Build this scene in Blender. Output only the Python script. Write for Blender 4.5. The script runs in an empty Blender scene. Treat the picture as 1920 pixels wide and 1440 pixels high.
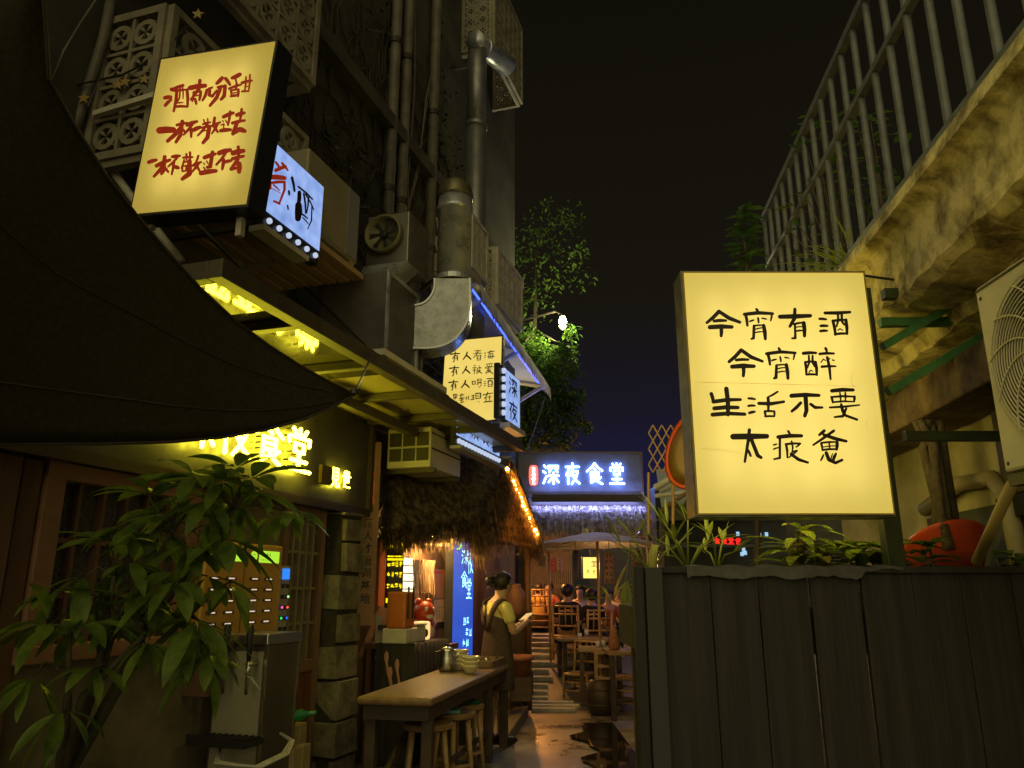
import bpy, bmesh, math, random
from mathutils import Vector as V, Matrix as Mx, Euler
R = math.radians
rnd = random.Random(7)
S = bpy.context.scene
COL = S.collection

# ------------------------------------------------------------------ camera
PITCH = R(15.0); F = 1440.0; CAMZ = 1.5
cp, sp = math.cos(PITCH), math.sin(PITCH)
cam = bpy.data.cameras.new('camera'); cam.lens = 27; cam.sensor_width = 36
cam.clip_start = 0.05; cam.clip_end = 1500
co = bpy.data.objects.new('camera', cam); COL.objects.link(co)
co.location = (0, 0, CAMZ); co.rotation_euler = (R(90) + PITCH, 0, 0)
S.camera = co
# ------------------------------------------------------------------ world: night sky, plus a warm glow added behind left as fill
W = bpy.data.worlds.new('World'); S.world = W; W.use_nodes = True
nt = W.node_tree; nt.nodes.clear()
wo = nt.nodes.new('ShaderNodeOutputWorld'); bg = nt.nodes.new('ShaderNodeBackground')
tc = nt.nodes.new('ShaderNodeTexCoord'); sx = nt.nodes.new('ShaderNodeSeparateXYZ')
nt.links.new(tc.outputs['Generated'], sx.inputs[0])
rz = nt.nodes.new('ShaderNodeValToRGB'); ry = nt.nodes.new('ShaderNodeValToRGB')
mr = nt.nodes.new('ShaderNodeMapRange'); mr.inputs[1].default_value = -1; mr.inputs[2].default_value = 1
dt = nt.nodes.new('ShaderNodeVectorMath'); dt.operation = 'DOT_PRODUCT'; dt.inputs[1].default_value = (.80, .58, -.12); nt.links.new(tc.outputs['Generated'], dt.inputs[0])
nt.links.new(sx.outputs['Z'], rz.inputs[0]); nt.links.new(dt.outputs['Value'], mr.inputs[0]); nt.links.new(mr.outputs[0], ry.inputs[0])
e = rz.color_ramp.elements
e[0].position = 0.0; e[0].color = (.012, .016, .075, 1)
e[1].position = 0.75; e[1].color = (.0044, .0038, .0019, 1)
for p, c in ((.13, (.010, .0105, .042)), (.22, (.0095, .0082, .016)), (.36, (.0088, .0073, .0042))):
    q = rz.color_ramp.elements.new(p); q.color = (*c, 1)
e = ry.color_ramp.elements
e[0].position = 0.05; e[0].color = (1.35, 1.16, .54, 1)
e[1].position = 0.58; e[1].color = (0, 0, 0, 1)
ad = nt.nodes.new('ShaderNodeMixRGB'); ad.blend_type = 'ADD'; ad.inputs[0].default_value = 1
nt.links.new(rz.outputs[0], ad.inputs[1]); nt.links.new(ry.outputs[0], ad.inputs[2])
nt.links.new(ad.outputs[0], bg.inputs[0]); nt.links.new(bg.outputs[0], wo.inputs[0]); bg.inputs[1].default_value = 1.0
S.view_settings.view_transform = 'Standard'; S.view_settings.look = 'None'
S.view_settings.exposure = 0; S.view_settings.gamma = 1; S.view_settings.use_curve_mapping = False
S.render.engine = 'CYCLES'
S.cycles.use_denoising = True
S.cycles.max_bounces = 7; S.cycles.diffuse_bounces = 4; S.cycles.glossy_bounces = 3
S.cycles.transparent_max_bounces = 6; S.cycles.sample_clamp_indirect = 4.0
S.cycles.caustics_reflective = False; S.cycles.caustics_refractive = False

# ------------------------------------------------------------------ projecting helpers (measure the photo, place in the world)
def ray(px, py):
    u = (px - 960) / F; v = (720 - py) / F
    return V((u, cp - v * sp, sp + v * cp))
C0 = V((0, 0, CAMZ))
def P(px, py, Y):
    d = ray(px, py); return C0 + d * (Y / d.y)
def G(px, py, z):
    d = ray(px, py); return C0 + d * ((z - CAMZ) / d.z)
def hit(px, py, O, N):
    d = ray(px, py); return C0 + d * ((O - C0).dot(N) / d.dot(N))
# the left facade: x runs along the wall away from us, -y leaves the wall
WA = R(72.5); WD = V((math.cos(WA), math.sin(WA), 0)); WN = V((WD.y, -WD.x, 0)); W0 = V((-3.444, 0, 0))
def WP(px, py, o):
    p = hit(px, py, W0 + WN * o, WN) - W0
    return p.dot(WD), p.z
def WS(px, py, s):
    p = hit(px, py, W0 + WD * s, WD) - W0
    return p.dot(WN), p.z
def Wp(s, o, z): return W0 + WD * s + WN * o + V((0, 0, z))

# ------------------------------------------------------------------ materials
MATS = {}
def mat(name, c, c2=None, rough=.6, metal=0, scale=8, bump=0, stretch=(1, 1, 1), spec=.5, lo=.35, hi=.65, coat=0, trans=0, detail=5, rough2=None, bdist=.02):
    if name in MATS: return MATS[name]
    m = bpy.data.materials.new(name); m.use_nodes = True; MATS[name] = m
    n = m.node_tree; b = n.nodes['Principled BSDF']
    b.inputs['Base Color'].default_value = (*c, 1); b.inputs['Roughness'].default_value = rough
    b.inputs['Metallic'].default_value = metal; b.inputs['Specular IOR Level'].default_value = spec
    b.inputs['Coat Weight'].default_value = coat; b.inputs['Coat Roughness'].default_value = .06
    if c2 or bump or rough2:
        t = n.nodes.new('ShaderNodeTexCoord'); mp = n.nodes.new('ShaderNodeMapping'); mp.inputs['Scale'].default_value = stretch
        ns = n.nodes.new('ShaderNodeTexNoise'); ns.inputs['Scale'].default_value = scale; ns.inputs['Detail'].default_value = detail
        ns.inputs['Roughness'].default_value = .62
        n.links.new(t.outputs['Object'], mp.inputs[0]); n.links.new(mp.outputs[0], ns.inputs['Vector'])
        if c2:
            r = n.nodes.new('ShaderNodeValToRGB'); r.color_ramp.elements[0].position = lo; r.color_ramp.elements[1].position = hi
            r.color_ramp.elements[0].color = (*c, 1); r.color_ramp.elements[1].color = (*c2, 1)
            n.links.new(ns.outputs[0], r.inputs[0]); n.links.new(r.outputs[0], b.inputs['Base Color'])
        if rough2:
            q = n.nodes.new('ShaderNodeMapRange'); q.inputs[1].default_value = lo; q.inputs[2].default_value = hi
            q.inputs[3].default_value = rough; q.inputs[4].default_value = rough2
            n.links.new(ns.outputs[0], q.inputs[0]); n.links.new(q.outputs[0], b.inputs['Roughness'])
        if bump:
            bp = n.nodes.new('ShaderNodeBump'); bp.inputs['Strength'].default_value = bump; bp.inputs['Distance'].default_value = bdist
            n.links.new(ns.outputs[0], bp.inputs['Height']); n.links.new(bp.outputs[0], b.inputs['Normal'])
    if trans:
        tr = n.nodes.new('ShaderNodeBsdfTranslucent'); mx = n.nodes.new('ShaderNodeMixShader'); mx.inputs[0].default_value = trans
        src = b.inputs['Base Color'].links
        if src: n.links.new(src[0].from_socket, tr.inputs[0])
        else: tr.inputs[0].default_value = (*c, 1)
        n.links.new(b.outputs[0], mx.inputs[1]); n.links.new(tr.outputs[0], mx.inputs[2])
        n.links.new(mx.outputs[0], n.nodes['Material Output'].inputs[0])
    return m
def backlit(name, c, s, tr):
    # acrylic face of a lightbox: glows a little by itself and passes on the light of the tubes behind it
    if name in MATS: return MATS[name]
    m = bpy.data.materials.new(name); m.use_nodes = True; MATS[name] = m; n = m.node_tree; n.nodes.remove(n.nodes['Principled BSDF'])
    t = n.nodes.new('ShaderNodeBsdfTranslucent'); em = n.nodes.new('ShaderNodeEmission'); ad_ = n.nodes.new('ShaderNodeAddShader')
    tx = n.nodes.new('ShaderNodeTexCoord'); ns = n.nodes.new('ShaderNodeTexNoise'); ns.inputs['Scale'].default_value = 3.5; ns.inputs['Detail'].default_value = 7
    r = n.nodes.new('ShaderNodeValToRGB'); r.color_ramp.elements[0].position = .3; r.color_ramp.elements[1].position = .62
    r.color_ramp.elements[0].color = (*[x * .8 for x in tr], 1); r.color_ramp.elements[1].color = (*tr, 1)
    n.links.new(tx.outputs['Object'], ns.inputs['Vector']); n.links.new(ns.outputs[0], r.inputs[0]); n.links.new(r.outputs[0], t.inputs[0])
    em.inputs[0].default_value = (*c, 1); em.inputs[1].default_value = s
    n.links.new(t.outputs[0], ad_.inputs[0]); n.links.new(em.outputs[0], ad_.inputs[1]); n.links.new(ad_.outputs[0], n.nodes['Material Output'].inputs[0]); return m
def glow(name, c, s=1.0, c2=None, scale=3):
    if name in MATS: return MATS[name]
    m = bpy.data.materials.new(name); m.use_nodes = True; MATS[name] = m
    n = m.node_tree; b = n.nodes['Principled BSDF']
    b.inputs['Base Color'].default_value = (*[min(.8, x) * .3 for x in c], 1); b.inputs['Roughness'].default_value = .35
    b.inputs['Emission Color'].default_value = (*c, 1); b.inputs['Emission Strength'].default_value = s
    if c2:
        t = n.nodes.new('ShaderNodeTexCoord'); ns = n.nodes.new('ShaderNodeTexNoise'); ns.inputs['Scale'].default_value = scale; ns.inputs['Detail'].default_value = 4
        r = n.nodes.new('ShaderNodeValToRGB'); r.color_ramp.elements[0].position = .3; r.color_ramp.elements[1].position = .7
        r.color_ramp.elements[0].color = (*c, 1); r.color_ramp.elements[1].color = (*c2, 1)
        n.links.new(t.outputs['Object'], ns.inputs['Vector']); n.links.new(ns.outputs[0], r.inputs[0]); n.links.new(r.outputs[0], b.inputs['Emission Color'])
    return m

# ------------------------------------------------------------------ mesh builder
class MB:
    def __init__(s): s.v = []; s.f = []; s.k = 0
    def add(s, vs, fs):
        b = len(s.v); s.v += [tuple(x) for x in vs]; s.f += [tuple(i + b for i in f) for f in fs]; return s
    def box(s, x0, x1, y0, y1, z0, z1, M=None):
        vs = [V((x, y, z)) for z in (z0, z1) for y in (y0, y1) for x in (x0, x1)]
        if M: vs = [M @ v for v in vs]
        return s.add(vs, [(0, 2, 3, 1), (4, 5, 7, 6), (0, 1, 5, 4), (2, 6, 7, 3), (0, 4, 6, 2), (1, 3, 7, 5)])
    def beam(s, a, b, w, h, up=V((0, 0, 1))):
        a, b = V(a), V(b); d = (b - a).normalized(); x = d.cross(up)
        if x.length < 1e-4: x = V((1, 0, 0))
        x.normalize(); u = x.cross(d).normalized()
        vs = [p + x * (i * w / 2) + u * (j * h / 2) for p in (a, b) for i, j in ((-1, -1), (1, -1), (1, 1), (-1, 1))]
        return s.add(vs, [(0, 1, 2, 3), (7, 6, 5, 4), (0, 4, 5, 1), (1, 5, 6, 2), (2, 6, 7, 3), (3, 7, 4, 0)])
    def tube(s, pts, r, n=8, cap=True):
        pts = [V(p) for p in pts]; m = len(pts)
        rs = r if isinstance(r, (list, tuple)) else [r] * m
        b = len(s.v); d0 = (pts[1] - pts[0]).normalized()
        x = d0.orthogonal().normalized()
        for i, p in enumerate(pts):
            d = ((pts[min(i + 1, m - 1)] - pts[max(i - 1, 0)])).normalized()
            x = (x - d * x.dot(d));
            if x.length < 1e-5: x = d.orthogonal()
            x.normalize(); y = d.cross(x)
            for k in range(n):
                a = 2 * math.pi * k / n; s.v.append(tuple(p + (x * math.cos(a) + y * math.sin(a)) * rs[i]))
        for i in range(m - 1):
            for k in range(n):
                s.f.append((b + i * n + k, b + i * n + (k + 1) % n, b + (i + 1) * n + (k + 1) % n, b + (i + 1) * n + k))
        if cap:
            s.f.append(tuple(b + k for k in reversed(range(n)))); s.f.append(tuple(b + (m - 1) * n + k for k in range(n)))
        return s
    def lathe(s, prof, n=20, c=(0, 0, 0), M=None):
        b = len(s.v); c = V(c)
        for r, z in prof:
            for k in range(n):
                a = 2 * math.pi * k / n; q = V((r * math.cos(a), r * math.sin(a), z))
                s.v.append(tuple((M @ q if M else q) + c))
        for i in range(len(prof) - 1):
            for k in range(n):
                s.f.append((b + i * n + k, b + i * n + (k + 1) % n, b + (i + 1) * n + (k + 1) % n, b + (i + 1) * n + k))
        if prof[0][0] > 1e-4: s.f.append(tuple(b + k for k in reversed(range(n))))
        if prof[-1][0] > 1e-4: s.f.append(tuple(b + (len(prof) - 1) * n + k for k in range(n)))
        return s
    def ball(s, c, r, n=10, m=6, sc=(1, 1, 1)):
        pr = [(max(1e-5, r * math.sin(math.pi * i / m)), -r * math.cos(math.pi * i / m)) for i in range(m + 1)]
        return s.lathe(pr, n, c, Mx.Diagonal((sc[0], sc[1], sc[2])))
    def prism(s, pts, e0, e1):            # pts: list of 3d points of a face; extruded by vectors
        n = len(pts); a = [V(p) + V(e0) for p in pts]; c = [V(p) + V(e1) for p in pts]
        return s.add(a + c, [tuple(reversed(range(n))), tuple(range(n, 2 * n))] + [(i, (i + 1) % n, n + (i + 1) % n, n + i) for i in range(n)])
    def ring(s, c, r0, r1, ax, ay, az, t, n=14):   # flat annulus of thickness t
        c = V(c); b = len(s.v)
        for k in range(n):
            a = 2 * math.pi * k / n; d = ax * math.cos(a) + ay * math.sin(a)
            for rr in (r0, r1):
                for h in (-t / 2, t / 2): s.v.append(tuple(c + d * rr + az * h))
        for k in range(n):
            i = b + 4 * k; j = b + 4 * ((k + 1) % n)
            s.f += [(i + 1, i + 3, j + 3, j + 1), (i, j, j + 2, i + 2), (i + 2, j + 2, j + 3, i + 3), (i, i + 1, j + 1, j)]
        return s
    def stroke(s, pts, w, fn, taper=.36):
        # pts 2-D, fn(x, y, off) -> 3-D; brush ribbon with round joints, every piece a hair prouder than the last
        m = len(pts)
        if m == 2:
            (ax, ay), (bx, by) = pts; pts = [pts[0], ((ax + bx) / 2 + (by - ay) * .03, (ay + by) / 2 - (bx - ax) * .03), pts[1]]; m = 3
        ws = [w / 2 * (1 - taper * (abs(i / (m - 1) - .3) * 1.2) + rnd.uniform(-.06, .06)) for i in range(m)]
        for i in range(m):
            s.k += 1; o = s.k * 1.2e-5
            n = 10; b = len(s.v)
            for k in range(n):
                a = 2 * math.pi * k / n; s.v.append(tuple(fn(pts[i][0] + ws[i] * math.cos(a), pts[i][1] + ws[i] * math.sin(a), o)))
            s.f.append(tuple(b + k for k in range(n)))
            if i < m - 1:
                s.k += 1; o = s.k * 1.2e-5
                dx, dy = pts[i + 1][0] - pts[i][0], pts[i + 1][1] - pts[i][1]; l = math.hypot(dx, dy) or 1
                nx, ny = -dy / l, dx / l; b = len(s.v)
                for q, g in ((i, 1), (i + 1, 1), (i + 1, -1), (i, -1)):
                    s.v.append(tuple(fn(pts[q][0] + nx * ws[q] * g, pts[q][1] + ny * ws[q] * g, o)))
                s.f.append((b, b + 1, b + 2, b + 3))
        return s
    def leaf(s, base, d, up, L, Wd, droop=.3, seg=4, fold=.25):
        base = V(base); d = V(d).normalized(); x = d.cross(V(up))
        if x.length < 1e-3: x = d.orthogonal()
        x.normalize(); u = x.cross(d).normalized(); b = len(s.v)
        p = base.copy(); dd = d.copy(); rows = seg + 1
        for i in range(rows):
            t = i / seg; w = Wd * .5 * math.sin(math.pi * min(1, (t * .95 + .04) ** 1.15)) ** .9 if i < seg else Wd * .02
            for q in (-1, 0, 1): s.v.append(tuple(p + x * (q * w) + u * (abs(q) * w * fold)))
            dd = (dd - V((0, 0, 1)) * droop / seg).normalized(); p = p + dd * (L / seg)
        for i in range(seg):
            for q in (0, 1):
                a = b + i * 3 + q; s.f.append((a, a + 1, a + 4, a + 3))
        return s
    def build(s, name, m, parent=None, bevel=0, smooth=False):
        me = bpy.data.meshes.new(name); me.from_pydata(s.v, [], s.f); me.update()
        me.materials.append(m)
        if smooth:
            for p in me.polygons: p.use_smooth = True
        o = bpy.data.objects.new(name, me); COL.objects.link(o)
        if parent: o.parent = parent
        if bevel:
            q = o.modifiers.new('bevel', 'BEVEL'); q.width = bevel; q.segments = 2; q.limit_method = 'ANGLE'; q.angle_limit = R(40)
        return o
def tag(o, label=None, cat=None, group=None, kind=None):
    if label: o['label'] = label
    if cat: o['category'] = cat
    if group: o['group'] = group
    if kind: o['kind'] = kind
    return o
def thing(name, label, cat, loc=(0, 0, 0), rz=0, group=None):
    o = bpy.data.objects.new(name, None); COL.objects.link(o); o.location = loc; o.rotation_euler = (0, 0, rz); o.empty_display_size = .1
    return tag(o, label, cat, group)
def loc(o, p):                     # world point -> local of a thing
    q = V(p) - o.location; a = -o.rotation_euler.z
    return V((q.x * math.cos(a) - q.y * math.sin(a), q.x * math.sin(a) + q.y * math.cos(a), q.z))
def dup(root, lc, rz, label=None):
    r = root.copy(); COL.objects.link(r); r.location = lc; r.rotation_euler = (0, 0, rz)
    if label: r['label'] = label
    for ch in list(root.children):
        c = ch.copy(); COL.objects.link(c); c.parent = r
        for g in list(ch.children):
            d = g.copy(); COL.objects.link(d); d.parent = c
    return r
def pts(txt): return [tuple(float(q) for q in a.split(',')) for a in txt.split()]
def strokes(txt):                  # "x,y x,y wN; ..." -> [(pts, w)]
    out = []
    for a in txt.split(';'):
        a = a.strip()
        if not a: continue
        w = 20
        if ' w' in a: a, q = a.rsplit(' w', 1); w = float(q)
        out.append((pts(a), w))
    return out
def rnde(a, b): return rnd.uniform(a, b)

# ------------------------------------------------------------------ common materials
M_black = mat('black_paint', (.012, .012, .012), (.02, .02, .018), rough=.45, scale=20)
M_iron = mat('dark_iron', (.03, .026, .02), (.05, .04, .025), rough=.5, metal=.3, scale=14)
M_beam = mat('brown_steel', (.055, .045, .028), (.09, .07, .04), rough=.5, scale=12)
M_galv = mat('galvanised_steel', (.34, .36, .40), (.52, .54, .57), rough=.24, metal=.6, scale=7, bump=.1, rough2=.42)
M_galvd = mat('dull_sheet_steel', (.16, .155, .14), (.24, .23, .2), rough=.4, metal=.7, scale=5, bump=.1)
M_white = mat('cream_paint', (.5, .47, .38), (.62, .58, .47), rough=.55, scale=10)
M_pipe = mat('old_plastic_pipe', (.09, .083, .062), (.17, .155, .12), rough=.6, scale=5)
M_wood = mat('brown_wood', (.09, .045, .022), (.17, .09, .045), rough=.55, scale=6, stretch=(1, 1, .15), bump=.3)
M_woodl = mat('pale_wood', (.3, .19, .09), (.42, .28, .14), rough=.55, scale=7, stretch=(.3, 1, 1), bump=.15)
M_bamboo = mat('bamboo', (.36, .2, .07), (.5, .3, .11), rough=.45, scale=9, stretch=(1, 1, .2))
M_dwood = mat('dark_wood', (.035, .022, .014), (.07, .045, .028), rough=.5, scale=7, stretch=(.2, 1, 1), bump=.2)
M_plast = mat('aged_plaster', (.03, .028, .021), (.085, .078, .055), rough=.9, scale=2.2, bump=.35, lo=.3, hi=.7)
M_plast2 = mat('stained_concrete', (.17, .13, .045), (.68, .58, .27), rough=.9, scale=7, bump=1, lo=.36, hi=.6, bdist=.05, detail=12)
M_rust = mat('rusty_soffit', (.06, .035, .015), (.22, .15, .06), rough=.95, scale=4, bump=.8, bdist=.05)
M_stone = mat('pillar_stone', (.11, .095, .065), (.27, .24, .17), rough=.85, scale=9, bump=.8, detail=9)
M_straw = mat('straw', (.07, .045, .02), (.34, .22, .1), rough=.8, scale=14, lo=.42, hi=.58, trans=.4)
M_strawd = mat('old_straw', (.03, .022, .013), (.17, .12, .065), rough=.9, scale=14, bump=.5, lo=.42, hi=.62)
M_leaf = mat('money_tree_leaf', (.05, .095, .013), (.20, .28, .04), rough=.45, scale=7, trans=.5, bump=.25)
M_leafd = mat('tree_leaf', (.03, .085, .012), (.12, .22, .03), rough=.5, scale=2.2, trans=.4)
M_croton = mat('spotted_leaf', (.13, .22, .03), (.62, .52, .06), rough=.4, scale=55, trans=.3, lo=.5, hi=.66)
M_bleaf = mat('bamboo_leaf', (.14, .2, .03), (.3, .33, .07), rough=.5, scale=5, trans=.35)
M_bark = mat('bark', (.06, .045, .03), (.12, .09, .055), rough=.9, scale=20, bump=.5)
M_red = mat('red_plastic', (.42, .045, .015), (.5, .07, .025), rough=.4, scale=5, trans=.15)
M_clay = mat('terracotta', (.25, .1, .05), (.34, .15, .08), rough=.8, scale=9, bump=.2)
M_paper = mat('paper', (.55, .45, .33), (.62, .53, .4), rough=.8, scale=7, trans=.3)
M_ink = mat('ink', (.02, .012, .008), rough=.6)
M_redink = glow('glowing_red_paint', (.22, .016, .004), .9, (.27, .022, .006), 20)  # glows by itself, light from behind put into the letter colour
M_porc = mat('cream_porcelain', (.62, .56, .38), (.68, .62, .44), rough=.18, scale=6)
M_steel = mat('brushed_steel', (.5, .5, .48), (.6, .6, .57), rough=.28, metal=1, scale=40, stretch=(.1, 1, 1))
M_skin = mat('skin', (.5, .29, .18), (.55, .33, .21), rough=.5, scale=20)
M_hair = mat('black_hair', (.012, .008, .006), (.03, .018, .012), rough=.4, scale=60, stretch=(1, 1, .1), bump=.4)
M_green = mat('green_paint', (.05, .15, .05), (.09, .24, .07), rough=.5, scale=8)
M_dgreen = mat('dark_green_paint', (.022, .03, .012), (.04, .05, .018), rough=.5, scale=8)
# lit faces
M_face_big = glow('lit_sign_face', (.84, .64, .105), 1.0, (.72, .52, .075), 1.6)
M_face_red = glow('lit_sign_face_dim', (.60, .43, .06), 1.0, (.48, .34, .045), 2.2)
M_face_sm = glow('lit_sign_face_warm', (.86, .66, .16), 1.0, (.76, .55, .11), 2)
M_neony = glow('yellow_neon', (1.0, .86, .035), 25.0)
M_neonyd = glow('yellow_neon_edge', (1.0, .62, .02), 1.6)
M_neonw = glow('blue_white_neon', (.15, .30, 1.0), 30.0)
M_neonr = glow('red_neon', (1.0, .16, .12), 1.6)
M_blueface = glow('ice_lit_panel', (.40, .56, 1.0), .95, (.20, .32, .72), 9)
M_bluesign = glow('blue_lit_panel', (.012, .05, .46), 1.0, (.03, .11, .62), 2.5)
M_led = glow('blue_led', (.06, .13, 1.0), 2.6)
M_bulb = glow('white_bulb', (.62, .72, .95), .8)
M_fairy = glow('amber_bulb', (1.0, .40, .04), 320)
M_cyan = glow('cyan_writing', (.3, .75, 1.0), 2.2)
M_yled = glow('yellow_led', (1.0, .75, .0), 1.5)
# ------------------------------------------------------------------ writing, measured stroke by stroke
BIG_A = """180,25 35,160 w42;180,25 300,105 430,155 w40;120,140 265,135 w34;70,215 335,212 w48;208,235 205,320 w40;
630,0 650,30 w30;485,60 650,42 825,52 w38;500,65 520,195 w32;815,60 800,135 w22;550,145 595,130 w22;648,105 655,160 w24;695,108 750,118 w18;600,200 595,345 570,355 w32;600,198 720,190 w20;715,195 735,355 w40;615,240 700,222 w16;610,280 705,268 w16;
1090,0 1085,110 1030,205 w38;910,90 1100,85 1275,78 w48;1075,180 1180,160 w24;1090,185 1095,345 1055,350 w26;1195,165 1205,320 w42;1105,215 1175,208 w14;1105,262 1175,255 w22;
1385,115 1465,122 w28;1400,200 1480,200 w30;1395,262 1475,258 w30;1450,45 1600,45 1750,35 w36;1605,60 1610,130 1590,205 w26;1650,60 1655,150 1680,185 w26;1545,140 1575,305 w34;1545,140 1705,128 w28;1700,130 1715,295 w36;1570,300 1715,292 w28;1605,252 1630,235 1665,255 w14;
445,490 300,630 w42;445,490 565,575 700,625 w40;385,610 530,605 w34;335,690 600,685 w48;473,705 470,800 w40;
895,470 915,500 w30;750,535 915,512 1095,525 w38;765,535 790,665 w32;1085,530 1070,605 w22;815,615 865,602 w22;912,575 920,630 w24;970,580 1020,590 w18;868,675 862,820 840,830 w32;868,673 990,665 w20;985,668 1005,830 w40;880,715 970,700 w16;875,758 975,745 w16;
1190,530 1340,525 w36;1255,560 1258,640 1240,700 w24;1300,560 1300,640 1325,690 w24;1212,640 1225,780 w30;1212,635 1335,630 w24;1335,635 1350,790 w34;1225,785 1350,785 w26;1255,760 1275,735 1305,745 w14;1455,470 1470,505 w30;1385,538 1555,532 w30;1398,640 1430,600 1455,620 w14;1540,610 1560,620 w16;1475,580 1500,690 1515,840 w30;1410,692 1575,686 w28;1480,620 1510,590 w14"""
BIG_B = """85,120 110,215 w40;110,215 435,190 w42;265,60 285,370 w48;120,295 405,285 w44;100,370 485,365 w44;
530,175 610,185 w26;530,265 605,262 w28;540,350 605,335 w30;880,95 755,165 w22;765,170 768,305 w34;655,235 800,240 955,215 w36;725,335 735,390 w26;725,330 840,330 w24;840,330 840,390 w24;730,392 840,390 w24;
1045,145 1375,140 w44;1215,165 1225,320 1205,385 w46;1155,230 1050,330 w36;1275,245 1330,285 1415,285 w34;
1530,85 1785,75 w44;1525,160 1540,225 w28;1525,160 1800,155 w24;1800,155 1795,215 w28;1540,222 1795,215 w20;1625,110 1635,220 w20;1690,110 1690,215 w20;1505,285 1680,275 1860,255 w24;1640,250 1660,330 1690,380 1830,430 w32;1700,300 1660,390 1560,400 w28;
345,635 540,632 750,630 w62;540,555 530,660 485,935 w38;560,660 640,860 680,885 w42;525,800 555,865 w30;
1005,570 1025,600 w26;885,640 1165,625 w44;905,640 905,890 835,905 w26;830,735 870,725 w18;830,785 890,765 w18;975,725 1150,718 w26;1150,718 1100,760 w20;980,725 995,885 w26;1045,690 1060,760 1050,850 w20;1050,820 1110,800 w18;1110,805 1010,885 w20;1040,845 1130,910 1240,945 w34;
1435,565 1375,615 w34;1550,565 1430,650 1305,735 w30;1435,615 1570,660 1700,690 w38;1400,715 1415,800 w26;1400,710 1595,700 w22;1590,700 1585,790 w34;1415,795 1590,785 w24;1420,760 1580,745 w14;1495,710 1500,790 w18;1425,855 1395,920 w22;1460,830 1490,910 1570,950 1650,915 w38;1515,905 1535,840 w14;1545,910 1575,840 w34"""
REDTXT = """190,285 235,300 w36;115,380 185,370 w36;120,465 185,400 w32;200,290 320,240 w32;250,300 215,530 w28;255,300 365,290 w22;365,290 370,480 w28;225,480 370,480 w26;290,260 280,380 250,440 w16;315,260 320,390 w14;260,440 320,435 w14;
400,270 570,245 w44;510,185 500,280 410,400 w30;440,320 520,310 w22;520,310 505,405 w26;440,320 425,420 w20;460,360 500,352 w14;455,395 470,450 w26;
590,295 570,360 540,410 w28;585,300 650,265 w24;625,300 615,350 650,365 700,300 w26;
760,160 700,220 w38;800,165 850,235 w30;715,265 800,250 w26;795,250 785,360 750,400 w34;740,280 700,380 625,470 w34;
960,120 875,160 w38;910,165 925,230 w18;840,280 975,235 w24;925,225 915,290 w24;860,300 870,370 w20;860,300 950,290 w18;945,290 940,365 w26;860,365 945,355 w24;885,330 930,325 w12;985,215 1095,190 w26;1030,150 1015,310 w18;1075,125 1060,310 w18;985,312 1060,308 w20;1030,260 1060,255 w10;
60,750 215,745 w62;
255,690 370,665 w26;315,650 295,800 245,880 w36;300,720 150,870 w40;310,730 355,780 w24;370,690 480,650 w34;430,680 330,800 w24;410,720 415,825 w28;445,745 515,715 w40;
550,680 630,660 w20;555,630 570,680 w14;600,620 605,690 w14;590,690 490,810 w24;530,720 620,710 w20;620,710 600,830 550,890 w36;545,760 600,750 w14;680,610 660,700 w26;650,700 745,660 w24;720,670 650,785 w24;665,700 715,770 w26;
780,600 890,555 w34;855,540 830,690 w24;805,640 815,665 w14;770,640 780,660 w12;755,690 785,680 780,740 w14;750,755 860,745 w36;
930,580 1015,555 w36;985,515 960,660 w26;880,670 1020,640 w30;930,670 885,790 w38;885,795 960,755 w26;960,740 1020,760 w44;
-60,1110 25,1085 w36;
30,1150 180,1085 w36;120,1050 105,1200 85,1240 w38;100,1150 0,1270 w32;110,1160 160,1220 w26;205,1050 290,1040 w30;260,1060 160,1160 w22;225,1100 200,1245 w26;245,1165 275,1175 w36;
330,1060 435,1055 w22;365,1020 365,1080 w20;405,1000 405,1080 w22;340,1085 310,1180 w18;335,1110 400,1100 w20;315,1160 320,1215 w18;315,1160 365,1150 w16;365,1150 360,1210 w18;320,1215 365,1210 w16;400,1100 400,1240 320,1300 w44;500,1040 470,1120 w22;440,1150 530,1110 w26;510,1115 430,1220 w26;460,1130 515,1210 w26;
570,1060 690,1020 w36;660,1000 635,1160 600,1170 w34;595,1100 610,1130 w14;560,1120 570,1140 w12;560,1170 575,1190 570,1215 w14;530,1235 700,1210 w44;
735,1010 860,975 w44;815,1000 705,1140 w26;785,1080 770,1190 w32;805,1110 870,1095 w30;
890,1010 1010,985 w46;950,940 950,1080 w28;885,1075 1010,1045 w30;945,1080 865,1190 w34;870,1195 950,1175 w26;960,1130 960,1220 w48"""
def _sh(t, dx, dy):
    return ';'.join(' '.join('%g,%g' % (x + dx, y + dy) for x, y in p) + ' w%g' % w for p, w in strokes(t))
_you = "150,250 325,235 w26;245,200 240,260 190,330 w20;225,285 220,390 200,395 w18;225,285 285,275 w16;280,275 285,365 w22;230,315 280,310 w10;230,340 280,335 w10;475,210 455,270 395,350 w26;460,270 545,345 w30"
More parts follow.
